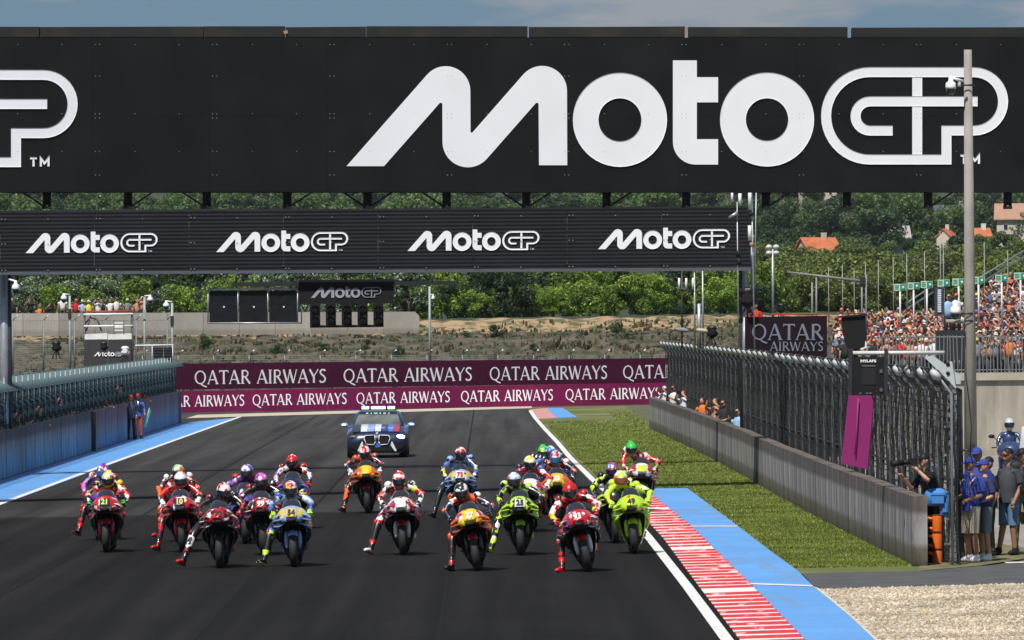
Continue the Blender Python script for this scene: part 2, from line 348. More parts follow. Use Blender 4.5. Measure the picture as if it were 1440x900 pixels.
# blue strip right of the kerb with its far edge, start and cross lines
kr = gx([(918, 698), (968.7, 738.5), (1053, 821), (1130, 900)]); kl = gx([(898, 710), (905, 735), (925, 757), (975, 827), (1029, 900)])
kr = kr[:3]+[kr[3], (kr[3][0]+.1, 60)]; kl = kl+[(kl[-1][0]+.1, 60)]
be = gx([(966.7, 687), (1037, 739.7), (1085.5, 776.8), (1121.8, 803), (1142, 823), (1174, 849), (1202, 873), (1230.5, 900)])
sheet('run_off_paint', [(G(918, 687).x, G(918, 687).y)]+be+[(be[-1][0]+.1, 60)]+kr[::-1], BLUE, .006)
for a, b in (((969, 740.2), (1037, 740.2)), ((1055, 821), (1142, 824))):
    p, q = G(*a), G(*b); sheet('cross_line', [(p.x, p.y-.45), (q.x, q.y-.45), (q.x, q.y+.05), (p.x, p.y+.05)], LINE, .012)
sheet('run_off_paint', gx([(783, 588), (812, 587), (792, 574), (768, 574)]), BLUE, .006)
sheet('far_kerb_paint', gx([(753, 589.5), (783, 588), (768, 574), (745, 576)]), mat('faded_red_kerb', (.55, .26, .24), .8, scale=2), .006)
sheet('track_shoulder', [(rl[0][0], 60)]+rl[1:5]+[(kr[0][0], kr[0][1])]+[(q[0]+.05, q[1]) for q in kr[1:]], MATS['track_asphalt'], .002)
# grass verge, access road and gravel bed on the right
gr = mat('verge_turf', (.075, .105, .018), .95, scale=.22, col2=(.20, .185, .065), thr=(.36, .66), bump=.6, bscale=14)
wb = [(922, 602), (985.6, 631.6), (1056.5, 668), (1112.7, 700), (1180, 735), (1304, 796)]
wbw = gx(wb)
g_ = [(G(1128, 807).x, G(1128, 807).y), (G(1303, 803).x, G(1303, 803).y)]+[wbw[-1]]+wbw[::-1][1:]+[(wbw[0][0]-.1, 335), (rl[-1][0]+.15, 335)]
g_ += [(x+.15, y) for x, y in rl[::-1][:7]]+[(G(905, 735).x+.1, G(905, 735).y), (G(918, 687).x, G(918, 687).y)]+be[:4]
def clip_poly(p): return p
sheet('grass_verge', g_, gr, -.004)
ROADM = mat('access_road_asphalt', (.075, .075, .077), .85, var=.2, scale=1.5, bump=.4, bscale=30)
sheet('access_road', gx([(1128, 807), (1303, 803), (1375, 797), (1460, 790), (1700, 780), (1700, 815), (1440, 821), (1156, 829), (1142, 823)]), ROADM, .010)
GRAV = mat('gravel_bed', (.66, .55, .40), .95, var=.35, scale=18, bump=.8, bscale=40)
sheet('gravel_bed', gx([(1142, 823.5), (1156, 829), (1440, 821), (1700, 815)])+[(16, 60), (4.85, 60)]+be[::-1][:4], GRAV, .002)
sheet('service_yard', gx([(1304, 790), (1460, 780), (1700, 770)])+[(30, 215), (6.6, 215), (6.9, 150)], mat('pale_yard_surface', (.27, .25, .22), .9, scale=.8, var=.15, bump=.3, bscale=20), -.002)
sheet('yard_grass', gx([(1290, 803), (1375, 796), (1440, 786), (1440, 770), (1400, 764), (1304, 770)]), mat('scorched_turf', (.08, .09, .03), .95, scale=3, col2=(.22, .18, .09)), .005)
p0, p1 = G(1415, 793), G(1480, 792); sheet('cross_line', [(p0.x, p0.y), (p1.x, p1.y), (p1.x, p1.y+.5), (p0.x, p0.y+.5)], LINE, .016)
sheet('gravel_strip', [(-14.5, 316), (0.9, 330), (0.9, 338), (-14.5, 327)], mat('pale_gravel', (.50, .43, .33), .95, scale=2, var=.2), .012)

# kerb: real saw-tooth blocks, red and white in turn
def kerb():
    t = thing('kerb', 'long saw-tooth kerb painted in red and white stripes along the right edge of the track', 'kerb', (3.2, 100, 0))
    RED = mat('kerb_red_paint', (.52, .03, .04), .7, scale=4, col2=(.66, .45, .43), thr=(.56, .68)); WH = mat('kerb_white_paint', (.74, .70, .68), .7, scale=5, var=.12)
    def xi(pl, y):
        pl = sorted(pl, key=lambda q: q[1])
        for (x0, y0), (x1, y1) in zip(pl, pl[1:]):
            if y0 <= y <= y1: return x0+(x1-x0)*(y-y0)/(y1-y0)
        return pl[0][0] if y < pl[0][1] else pl[-1][0]
    y = 84.0; i = 0
    while y < 166:
        w_ = .66 if y < 130 else .9; y2 = y+w_
        a, b, c, d = xi(kl, y)+.1, xi(kr, y), xi(kr, y2), xi(kl, y2)+.1
        if y2 > 164: c, d = (c+d)/2+.15, (c+d)/2-.15
        if i % 15 == 7: hh, m = .014, WH
        else: hh, m = (.030, RED) if i % 2 else (.016, WH)
        mb = MB(); z = lambda x, h: .01*x+h
        mb.add([(a, y, z(a, .004)), (b, y, z(b, .004)), (c, y2, z(c, .004)), (d, y2, z(d, .004)), (a, y+.1, z(a, hh)), (b, y+.1, z(b, hh*1.6)), (c, y2-.03, z(c, hh*1.2)), (d, y2-.03, z(d, hh*.7))],
               [(4, 5, 6, 7), (0, 1, 5, 4), (1, 2, 6, 5), (2, 3, 7, 6), (3, 0, 4, 7)])
        mb.build('kerb_block', m, t); y = y2; i += 1
kerb()

# gravel stones and grass blades
def stones():
    x0, x1, y0, y1 = 4.7, 9.2, 88, 113; N = 26000
    bex = sorted(be, key=lambda q: q[1]); xe = np.interp(0, [0], [0])
    ys = y0+(y1-y0)*rng.random(N); lim = np.interp(ys, [q[1] for q in bex], [q[0] for q in bex]); xs = lim+.05+(x1-lim)*rng.random(N)
    ro = sorted(gx([(1142, 823.5), (1156, 829), (1440, 821), (1700, 815)])); ymax = np.interp(xs, [q[0] for q in ro], [q[1] for q in ro])
    k = ys < ymax-.1; xs, ys = xs[k], ys[k]; N = len(xs)
    s = .012+.022*rng.random(N)**2; base = np.array([(1, 0, 0), (0, 1, 0), (-1, 0, 0), (0, -1, 0), (0, 0, .8), (0, 0, -.5)])
    V = base[None]*(s[:, None, None]*(.7+.6*rng.random((N, 6, 1))))+np.stack([xs, ys, .01*xs+.008], 1)[:, None]
    fb = np.array([(0, 1, 4), (1, 2, 4), (2, 3, 4), (3, 0, 4), (1, 0, 5), (2, 1, 5), (3, 2, 5), (0, 3, 5)]); Fc = fb[None]+(np.arange(N)*6)[:, None, None]
    me = bpy.data.meshes.new('gravel'); me.from_pydata(V.reshape(-1, 3).tolist(), [], Fc.reshape(-1, 3).tolist())
    me.materials.append(leafmat('gravel_stone', (.42, .34, .24), (.90, .78, .60), (.95, .9, .8)))
    o = bpy.data.objects.new('gravel', me); C.objects.link(o); tag(o, 'pale beige gravel covering the bed beside the blue run-off strip', 'gravel', kind='stuff')
stones()
def blades():
    N = 190000; D = 117+216*rng.random(N)**1.9; 
    xl = np.interp(D, [q[1] for q in sorted(be)[::-1]][::-1] if 0 else sorted([q[1] for q in be[:4]]), [q[0] for q in sorted(be[:4], key=lambda q: q[1])])
    rls = sorted(rl, key=lambda q: q[1]); far = np.interp(D, [q[1] for q in rls], [q[0] for q in rls])
    xl = np.where(D > G(918, 687).y, far+.2, xl); ws = sorted(wbw, key=lambda q: q[1]); xr = np.interp(D, [q[1] for q in ws], [q[0] for q in ws])
    X = xl+.03+(xr-.05-xl)*rng.random(N); h = .012+.034*rng.random(N); a = rng.random(N)*6.28; wd = .006+.012*(D/150)
    bx, by = np.cos(a)*wd, np.sin(a)*wd; z = .01*X-.004
    # short of the access road the turf starts behind it
    k = (D > 118.2) & (X < xr) & ((D < 288) | (X > 4.2)) & (rng.random(N) > (D-215)/110) 
    V = np.stack([np.stack([X-bx, D-by, z], 1), np.stack([X+bx, D+by, z], 1), np.stack([X+(rng.random(N)-.5)*.05, D+(rng.random(N)-.5)*.05, z+h], 1)], 1)[k]
    me = bpy.data.meshes.new('grass'); n = len(V); me.from_pydata(V.reshape(-1, 3).tolist(), [], np.arange(n*3).reshape(-1, 3).tolist())
    me.materials.append(leafmat('grass_blade', (.10, .16, .018), (.22, .275, .042), (.36, .33, .11)))
    o = bpy.data.objects.new('grass', me); C.objects.link(o); tag(o, 'short green and straw coloured grass on the verge below the right wall', 'grass', kind='stuff')
blades()
def bank_tufts():
    N = 26000; X = -26+52*rng.random(N); D = 350+58*rng.random(N); pn = np.sin(X*.9+np.sin(D*.5)*2)+np.sin(D*.8+X*.33)+.8*rng.normal(size=N); k = pn > .2; X, D = X[k], D[k]; n = len(X)
    z = np.array([H(x, y) for x, y in zip(X, D)]); a = rng.random(n)*3.14; w_ = .05+.13*rng.random(n)**2; h = .05+.22*rng.random(n)**2; ca, sa = np.cos(a)*w_, np.sin(a)*w_
    V = np.stack([np.stack([X-ca, D-sa, z-.1], 1), np.stack([X+ca, D+sa, z-.1], 1), np.stack([X+ca*.6, D-.05+sa*.6, z+h], 1), np.stack([X-ca*.7, D-sa*.7, z+h*.8], 1)], 1)
    me = bpy.data.meshes.new('dry_grass'); me.from_pydata(V.reshape(-1, 3).tolist(), [], np.arange(n*4).reshape(-1, 4).tolist()); me.materials.append(leafmat('bank_tuft_leaf', (.022, .032, .010), (.16, .13, .07), (.30, .24, .14)))
    o = bpy.data.objects.new('dry_grass', me); C.objects.link(o); tag(o, 'dry brown and olive grass tufts scattered over the earth bank', 'grass', kind='stuff')
bank_tufts()
for x_, w_ in ((-7.9, .05), (-4.2, .06), (-.9, .05)): sheet('track_seam', [(x_-w_/2, 60), (x_+w_/2, 60), (x_+w_/2-.9, 335), (x_-w_/2-.9, 335)], mat('tar_seam', (.012, .012, .012), .85, scale=2, spec=.1), .004)
# ================================================================== LOGO OUTLINES (in photo units of the big sign)
def fillet(pts):
    out = []; n = len(pts)
    for i, (x, y, r) in enumerate(pts):
        if r <= 0: out.append((x, y)); continue
        p = Vector((x, y)); a = Vector(pts[i-1][:2])-p; b = Vector(pts[(i+1) % n][:2])-p; a.normalize(); b.normalize()
        th = a.angle(b)/2; t = r/math.tan(th); c = p+(a+b).normalized()*(r/math.sin(th)); s, e = p+a*t-c, p+b*t-c
        a0 = math.atan2(s.y, s.x); d = math.atan2(e.y, e.x)-a0
        while d > PI: d -= 2*PI
        while d < -PI: d += 2*PI
        k = max(3, int(abs(d)/.16)); out += [(c.x+r*math.cos(a0+d*j/k), c.y+r*math.sin(a0+d*j/k)) for j in range(k+1)]
    return out
def c4(p): return [(x/3+480, y/3+70, r/3) for x, y, r in p]
def c5(p): return [(x/2.88+940, y/2.88+20, r/2.88) for x, y, r in p]
LOGO_POLY = [fillet(c4([(22, 491, 0), (543, -101, 104), (545, 358, 5), (951, -105, 105), (953, 487, 0), (834, 487, 0), (832, 212, 7), (428, 671, 107), (426, 212, 7), (180, 491, 0)])),
             fillet(c5([(18, 187, 0), (115, 187, 0), (115, 255, 0), (201, 255, 0), (201, 357, 0), (115, 357, 0), (115, 506, 0), (201, 506, 0), (201, 609, 0), (18, 609, 92)]))]
def ringpts(c, R, r, n=48): return ([(c[0]+R*math.cos(2*PI*i/n), c[1]+R*math.sin(2*PI*i/n)) for i in range(n)], [(c[0]+r*math.cos(2*PI*i/n), c[1]+r*math.sin(2*PI*i/n)) for i in range(n)])
LOGO_RING = [ringpts((1175/3+480, 295/3+70), 66.3, 30.2), ringpts((399/2.88+940, 426/2.88+20), 66.2, 29.8)]
def stroke(path, w, closed=False):
    n = len(path); A = []; B = []
    for i in range(n):
        p = Vector(path[i]); q0 = Vector(path[i-1]) if (i or closed) else None; q1 = Vector(path[(i+1) % n]) if (i < n-1 or closed) else None
        d0 = (p-q0).normalized() if q0 is not None else (q1-p).normalized(); d1 = (q1-p).normalized() if q1 is not None else d0
        n0 = Vector((-d0.y, d0.x)); n1 = Vector((-d1.y, d1.x)); mi = (n0+n1).normalized(); k = w/2/max(.35, mi.dot(n0))
        A.append(tuple(p+mi*k)); B.append(tuple(p-mi*k))
    return A, B, closed
def c5p(p): return [(x/2.88+940, y/2.88+20) for x, y in p]
def arc(cx, cy, r, a0, a1, n=14): return [(cx+r*math.cos(a0+(a1-a0)*i/n), cy+r*math.sin(a0+(a1-a0)*i/n)) for i in range(n+1)]
WS = 14.1
outer = c5p(arc(815, 411, 177, PI/2, PI*1.5, 22)+arc(1237, 352.5, 118, -PI/2, PI/2, 18)+[(1125.5, 470.5), (1125.5, 588)])
inner = c5p([(908, 471)]+arc(816.5, 411.7, 59.2, PI/2, PI*1.5, 14)+[(1236, 352.5)]+[(1245, 352.6), (1252, 352.7)])
LOGO_STROKE = [stroke(outer, WS, True), stroke(inner, WS), stroke(c5p([(1007, 254.5), (1007, 332)]), WS), stroke(c5p([(1007, 373), (1007, 568)]), WS)]
TMS = [stroke(c5p(q), 3.2) for q in ([(1183, 572), (1210, 572)], [(1196.5, 577), (1196.5, 606)], [(1226, 606), (1226, 572), (1241, 592), (1257, 572), (1257, 606)])]
def put_logo(mb, fn, depth, tm=True):
    """fn maps logo units to a world point on the sign's face"""
    off = Vector(depth)
    for p in LOGO_POLY: mb.prism([fn(*q) for q in p], off)
    for A, B in LOGO_RING:
        a = [fn(*q) for q in A]; b = [fn(*q) for q in B]; n = len(a)
        mb.add(a+b, [(i, (i+1) % n, (i+1) % n+n, i+n) for i in range(n)]); 
        for r in (a, b): mb.add(r+[p-off for p in r], [(i, (i+1) % n, (i+1) % n+n, i+n) for i in range(n)])
    for A, B, cl in LOGO_STROKE+(TMS if tm else []):
        a = [fn(*q) for q in A]; b = [fn(*q) for q in B]; n = len(a); k = n if cl else n-1
        mb.add(a+b, [(i, (i+1) % n, (i+1) % n+n, i+n) for i in range(k)])
        for r in (a, b): mb.add(r+[p-off for p in r], [(i, (i+1) % n, (i+1) % n+n, i+n) for i in range(k)])
# for prism the face is at fn and the body goes back by off; keep every letter's face at fn
def put_logo_front(mb, fn, th, tm=True):
    put_logo(mb, fn, (0, th, 0), tm)
    return mb
# serif capitals made of thick and thin strokes
TK, TN = .15, .075
GLY = {
 'A': (.84, [([(.03, 0), (.38, .99)], TN), ([(.38, 1.0), (.74, 0)], TK), ([(.17, .32), (.58, .32)], TN), ([(-.05, .02), (.14, .02)], .05), ([(.60, .02), (.86, .02)], .05)]),
 'Q': (.98, [('ring', (.46, .5), (.44, .5), (.32, .41)), ([(.46, .06), (.68, -.10), (.95, -.2)], .10)]),
 'T': (.74, [([(0, .955), (.72, .955)], .09), ([(.36, 0), (.36, .91)], TK), ([(.24, .02), (.48, .02)], .05), ([(.02, .82), (.02, .91)], .05), ([(.70, .82), (.70, .91)], .05)]),
 'R': (.76, [([(.14, 0), (.14, 1)], TK), ([(.2, .955), (.40, .955), (.53, .87), (.56, .74), (.52, .60), (.38, .51), (.2, .51)], .10), ([(.34, .5), (.72, 0)], TK*.95), ([(.0, .02), (.28, .02)], .05)]),
 'I': (.30, [([(.13, 0), (.13, 1)], TK), ([(0, .02), (.26, .02)], .05), ([(0, .98), (.26, .98)], .05)]),
 'W': (1.12, [([(.02, 1), (.30, 0)], TK), ([(.30, 0), (.52, .97)], TN), ([(.50, 1), (.78, 0)], TK), ([(.78, 0), (1.04, 1)], TN)]),
 'Y': (.72, [([(.02, 1), (.34, .45)], TK), ([(.70, 1), (.36, .48)], TN), ([(.35, 0), (.35, .46)], TK)]),
 'S': (.60, [([(.50, .86), (.40, .95), (.25, .96), (.12, .88), (.09, .74), (.20, .60), (.40, .46), (.48, .30), (.44, .13), (.30, .04), (.14, .05), (.04, .16)], .12)])}
def serif(mb, txt, u0, u1, fn):
    """fn(x, z) -> world with x in 0..1 along the word, z in cap heights (scaled by fn); returns nothing"""
    wsum = sum(.42 if c == ' ' else GLY[c][0] for c in txt)+.06*len(txt); x = 0; j = 0
    for c in txt:
        if c == ' ': x += .42+.06; continue
        adv, parts = GLY[c]
        for k, pr in enumerate(parts):
            lift = .004+.003*k
            f = lambda q: fn(u0+(u1-u0)*(x+q[0])/wsum, q[1], lift)
            if pr[0] == 'ring':
                (_, c0, R, r) = pr; n = 28
                a = [f((c0[0]+R[0]*math.cos(2*PI*i/n), c0[1]+R[1]*math.sin(2*PI*i/n))) for i in range(n)]; b = [f((c0[0]+r[0]*math.cos(2*PI*i/n+.25), c0[1]+r[1]*math.sin(2*PI*i/n+.25))) for i in range(n)]
                mb.add(a+b, [(i, (i+1) % n, (i+1) % n+n, i+n) for i in range(n)])
            else:
                A, B, _c = stroke(pr[0], pr[1]); a = [f(q) for q in A]; b = [f(q) for q in B]; n = len(a)
                mb.add(a+b, [(i, i+1, i+1+n, i+n) for i in range(n-1)])
        x += adv+.06

# ================================================================== GANTRY 1 (near, big)
def D1(u): return 167.5+6*(u/1440)
PANEL1 = mat('black_sign_panel', (.0075, .0085, .0095), .7, var=.35, scale=.8, bump=.25, bscale=1.3, spec=.2)
def pw1(u, v, off=0): return P(u, v, D1(u)+off)
def gantry1():
    t = thing('gantry', 'huge near black gantry with one big white logo spanning over the track', 'gantry', (0, 170, 0))
    edges = [-900+165*i for i in range(16)]; edges = [-860+165*i for i in range(16)]
    for i in range(15):
        u0, u1 = edges[i], edges[i+1]
        for a, b in ((53, 163), (163, 270)):
            dl = (u0-720)*0
            mb = MB(); q = lambda u, v, o=0: pw1(u, v, o)
            e = .12
            ps = [q(u0+e, a+e), q(u1-e, a+e), q(u1-e, b-e), q(u0+e, b-e)]
            mb.prism(ps, (0, .04, 0)); mb.build('sign_panel', PANEL1, t)
        mb = MB(); mb.prism([pw1(u0-3, 53, .06), pw1(u0+3, 53, .06), pw1(u0+3, 269.5, .06), pw1(u0-3, 269.5, .06)], (0, .03, 0)); mb.build('batten', BLACK, t)
        mb = MB(); mb.prism([pw1(u0+4, 160, .06), pw1(u1-4, 160, .06), pw1(u1-4, 166, .06), pw1(u0+4, 166, .06)], (0, .03, 0)); mb.build('batten', BLACK, t)
        for v in (62.6, 107, 160, 166, 213, 246):
            for du in ((4, 10) if v != 107 else (4, 10)):
                if not -60 < u0+du < 1500: continue
                mb = MB(); c = pw1(u0+du, v, -.012); mb.box(c, (.018, .02, .018)); mb.build('rivet', mat('rivet_metal', (.35, .35, .36), .5), t)
            if v in (62.6, 160, 213):
                for du in (60, 122): 
                    if -60 < u0+du < 1500: mb = MB(); mb.box(pw1(u0+du, v, -.012), (.018, .02, .018)); mb.build('rivet', MATS['rivet_metal'], t)
    for (du, dv) in ((0, 0), (-1308.4, 3.7)):
        mb = MB(); put_logo_front(mb, lambda u, v: pw1(u+du, v+dv, -.018), .012); mb.build('logo_lettering', LETTER, t)
    # top box beam, with worn cover strips, and truss behind
    tb = mat('weathered_black_beam', (.012, .012, .012), .7, col2=(.035, .03, .024), scale=1.2, thr=(.5, .8))
    k = 0
    for u0, u1 in ((-860, 55), (56.5, 286), (287, 400), (401.5, 514), (515, 742), (743.5, 963), (968, 1192), (1198, 1440), (1441, 1615)):
        dv = random.uniform(-.7, .7); mb = MB(); mb.prism([pw1(u0, 37.5+dv+(k % 2)*.8, .05), pw1(u1, 37.5+dv, .05), pw1(u1, 52, .05), pw1(u0, 52, .05)], (0, .5, 0)); mb.build('top_beam_cover', tb, t); k += 1
    mb = MB(); mb.prism([pw1(963.2, 38, .02), pw1(967.5, 38, .02), pw1(966.5, 50, .02), pw1(964.2, 50, .02)], (0, .05, 0)); mb.build('rust_patch', mat('rusty_brown', (.45, .22, .1), .8), t)
    mb = MB(); mb.prism([pw1(398, 44, .02), pw1(404, 42, .02), pw1(405, 47, .02), pw1(400, 48, .02)], (0, .05, 0)); mb.build('rust_patch', MATS['rusty_brown'], t)
    for yo in (.25, 2.0):
        for v in (58, 266): mb = MB(); mb.path([pw1(-860, v, yo), pw1(720, v, yo), pw1(1615, v, yo)], .10, 6); mb.build('chord', BLACK, t)
    us = [66, 180, 291, 404, 517, 628, 740, 853, 965, 1077, 1191, 1305, 1417]
    for i, u in enumerate(us):
        mb = MB()
        for s_ in (-3.6, 3.6): mb.tube(pw1(u+s_, 262, .25), pw1(u+s_, 293, .25), .045, n=6)
        mb.box(pw1(u, 292, .25), (.22, .12, .07)); mb.build('hanger', BLACK, t); mb = MB(); mb.tube(pw1(u, 262, 2.0), pw1(u, 289, 2.0), .05, n=6); mb.build('rear_hanger', BLACK, t)
        if i in (0, 2, 4, 5, 6): mb = MB(); mb.tube(pw1(u-38, 268, .3), pw1(u-3, 291, .3), .022, n=5); mb.build('brace', BLACK, t)
        if i in (1, 3, 4, 6, 7, 9, 11): mb = MB(); mb.tube(pw1(u+38, 268, .3), pw1(u+3, 291, .3), .022, n=5); mb.build('brace', BLACK, t)
    for u in (-850, 1606):
        for yo in (.3, 2.0):
            a = pw1(u, 45, yo); mb = MB(); mb.tube((a.x, a.y, -.3), a, .2, n=8); mb.build('column', STEEL, t)
gantry1()

# ================================================================== GANTRY 2 (behind)
def gantry2():
    D = 200; t = thing('gantry', 'smaller ribbed black gantry behind the big one with four small white logos', 'gantry', (0, 200, 0))
    pm = mat('ribbed_black_panel', (.008, .009, .013), .65, var=.3, scale=.6, spec=.25)
    tilt = lambda u: 297-(u*7.0/1050)
    for i in range(-2, 8):
        u0 = -0.5+133*i; u1 = min(u0+133, 1056)
        rings = []; n = 34
        for s_, u in ((0, u0+.4), (1, u1-.4)):
            r = []
            for k in range(n+1):
                v = tilt(u)+(89)*k/n-.0; r.append(P(u, v, D-.02-(.010 if k % 2 else 0)))
            rings.append(r)
        mb = MB(); mb.loft(rings, 0, False, False, False)
        a, b, c, d = rings[0][0], rings[1][0], rings[1][-1], rings[0][-1]; o = Vector((0, .06, 0)); mb.add([a+o, b+o, c+o, d+o], [(0, 1, 2, 3)]); mb.build('ribbed_panel', pm, t)
        for v in (11, 46, 83):
            for du in (3, 8, 68):
                mb = MB(); mb.box(P(u0+du, tilt(u0)+v, D-.06), (.024, .02, .024)); mb.build('rivet', MATS['rivet_metal'], t)
    for u, v in ((36, 356), (304, 354.5), (573, 353), (841, 350.5)):
        mb = MB(); s_ = .1995; put_logo_front(mb, lambda a, b: P(u+(a-487.3)*s_, v+(b-233.7)*s_-(a-487)*s_*.006, D-.045), .012); mb.build('logo_lettering', LETTER, t)
    for v, yo in ((tilt(500)+4, .3), (tilt(500)+84, .3), (tilt(500)+4, 1.6), (tilt(500)+84, 1.6)):
        mb = MB(); mb.path([P(-270, v+3.3, D+yo), P(1056, v-4, D+yo)], .08, 6); mb.build('chord', BLACK, t)
    mb = MB(); mb.prism([P(-270, 388, D-.03), P(1056, 380.5, D-.03), P(1056, 376, D-.03), P(-270, 384, D-.03)], (0, .3, 0)); mb.build('bottom_rail', mat('grey_rail', (.09, .10, .12), .5), t)
    for u, r in ((5, .13), (13, .05), (1041, .05), (1046.5, .09), (1058, .055)):
        a = P(u, 330, D+.9); mb = MB(); mb.tube((a.x, a.y, -.2), (a.x, a.y, a.z), r, n=10); mb.build('column', STEEL if r != .05 else DKMET, t)
gantry2()

# start lights hanging under gantry 2, on their own rail
def startlights():
    D = 203; t = thing('start_light_unit', 'black start light unit with five dark double lamps, hanging below the far gantry', 'start lights', P(490, 440, D))
    mb = MB(); mb.prism([P(327, 403, D), P(645, 400, D), P(645, 395, D), P(327, 397, D)], (0, .15, 0)); mb.build('rail', DKMET, t)
    for u in (332, 367, 446, 526, 608): mb = MB(); mb.tube(P(u, 383, D+.1), P(u, 400, D+.1), .035, n=6); mb.build('hanger', DKMET, t)
    mb = MB(); mb.prism([P(420, 393.5, D-.12), P(553, 392.5, D-.12), P(553, 426.5, D-.12), P(420, 427.5, D-.12)], (0, .22, 0)); b = mb.build('sign_board', BLACK, t)
    mb = MB(); s_ = .1065; put_logo_front(mb, lambda a, c: P(437+(a-487.3)*s_, 419+(c-233.7)*s_-(a-487)*s_*.006, D-.14), .01); mb.build('logo_lettering', mat('grey_lettering', (.34, .37, .43), .5), t)
    mb = MB(); mb.prism([P(436, 457.5, D), P(538, 456.5, D), P(538, 460, D), P(436, 461, D)], (0, .1, 0)); mb.build('bottom_rail', BLACK, t)
    for i in range(5):
        u = 443+22.3*i; mb = MB(); c = P(u, 443, D-.08); mb.box(c, (.29, .2, .66)); hd = mb.build('lamp_head', BLACK, t)
        for v in (435.5, 451):
            mb = MB(); q = P(u, v, D-.185); mb.lathe([(0, .0), (.08, -.012), (.10, .0)], q, 'y', 14); mb.build('lens', mat('unlit_lens', (.05, .045, .04), .2, coat=.5), hd)
            mb = MB(); mb.lathe([(.115, 0), (.12, -.16)], q, 'y', 12, a0=.1, a1=PI-.1); mb.build('hood', BLACK, hd)
    t2 = thing('signal_panel', 'row of three black mesh signal panels left of the start lights', 'light panel', P(357, 430, D))
    for i in range(3):
        u0 = 293+42*i; mb = MB(); mb.prism([P(u0+1.5, 409, D-.05), P(u0+40.5, 408.7, D-.05), P(u0+40.5, 453, D-.05), P(u0+1.5, 453.3, D-.05)], (0, .1, 0)); pn = mb.build('screen', mat('led_screen_off', (.008, .009, .013), .4, scale=10, var=.5), t2)
        for v in (415, 426, 437, 448): mb = MB(); mb.box(P(u0+18, v, D-.056), (.05, .01, .015)); mb.build('marker', DKMET, pn)
        mb = MB(); mb.box(P(u0+22, 431.5, D-.06), (.045, .02, .045)); mb.build('status_light', WHITE, pn)
    mb = MB()
    for i in range(4): mb.tube(P(292.5+42*i, 406, D-.07), P(292.5+42*i, 455, D-.07), .02, n=6)
    mb.tube(P(424, 406, D-.07), P(424, 455, D-.07), .02, n=6)
    for v in (407, 454.5): mb.tube(P(292, v, D-.07), P(424, v-.5, D-.07), .025, n=6)
    mb.build('frame', STEEL, t2)
startlights()

# ================================================================== WALLS
def wallpiece(pa, pb, h, th, side, mats, name='wall_panel', parent=None, step=2.0, gap=.02, off=0):
    a, b = Vector(pa), Vector(pb); L_ = (b-a).length; n = max(1, round(L_/step)); d = (b-a)/n
    nrm = Vector((d.y, -d.x, 0)).normalized()*side
    for i in range(n):
        p, q = a+d*i, a+d*(i+1); e = d.normalized()*gap; j = nrm*random.uniform(-.012, .012); dz = random.uniform(-.006, .006)
        mb = MB(); zz = Vector((0, 0, h+dz)); o = nrm*th
        vs = [p+e+j, q-e+j, q-e+j+o, p+e+j+o]; vs += [x+zz for x in vs]
        mb.add(vs, [(0, 1, 2, 3), (4, 5, 6, 7), (0, 1, 5, 4), (1, 2, 6, 5), (2, 3, 7, 6), (3, 0, 4, 7)]); c = (p+q)/2
        mb.build(name, mats, parent, loc=(c.x, c.y, p.z))
def right_wall():
    t = thing('barrier_wall', 'grey concrete barrier wall along the right verge below the debris fence', 'wall', wbp[0])
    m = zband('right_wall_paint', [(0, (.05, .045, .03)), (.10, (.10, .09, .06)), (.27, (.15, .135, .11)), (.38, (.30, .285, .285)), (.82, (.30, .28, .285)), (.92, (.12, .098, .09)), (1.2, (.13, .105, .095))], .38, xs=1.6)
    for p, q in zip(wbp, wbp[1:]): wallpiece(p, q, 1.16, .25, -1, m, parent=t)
wbp = [G(u, v) for u, v in wb][::-1]
for p in wbp: p.z -= .0
right_wall()
LWX = -14.05
def left_wall():
    t = thing('barrier_wall', 'blue toned concrete wall along the left run-off with a dark top band', 'wall', (LWX, 200, -.14))
    m = zband('left_wall_bands', [(0, (.05, .055, .06)), (.06, (.15, .34, .54)), (.4, (.17, .33, .50)), (.75, (.26, .31, .39)), (.95, (.26, .25, .28)), (1.1, (.13, .10, .11)), (1.3, (.11, .09, .10))], .34, xs=1.2)  # bluer towards the bottom, greyer in the middle, darker along the top
    m2 = zband('left_wall_far_bands', [(0, (.05, .055, .06)), (.06, (.16, .32, .58)), (.4, (.19, .28, .44)), (.7, (.26, .22, .28)), (.95, (.22, .15, .19)), (1.3, (.20, .12, .15))], .26, xs=1.2)
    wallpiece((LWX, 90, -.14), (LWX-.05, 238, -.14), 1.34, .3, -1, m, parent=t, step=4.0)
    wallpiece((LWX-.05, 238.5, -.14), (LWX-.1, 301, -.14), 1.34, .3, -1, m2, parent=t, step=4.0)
    mb = MB(); mb.box((LWX+.02, 238.3, .5), (.14, .5, 1.4)); mb.build('joint_post', DKMET, t)
    wallpiece((LWX-.1, 301, -.14), (LWX-.02, 302, -.14), 1.3, .3, -1, mat('dark_wall_end', (.03, .05, .08), .7), 'end_panel', t, 4)
left_wall()

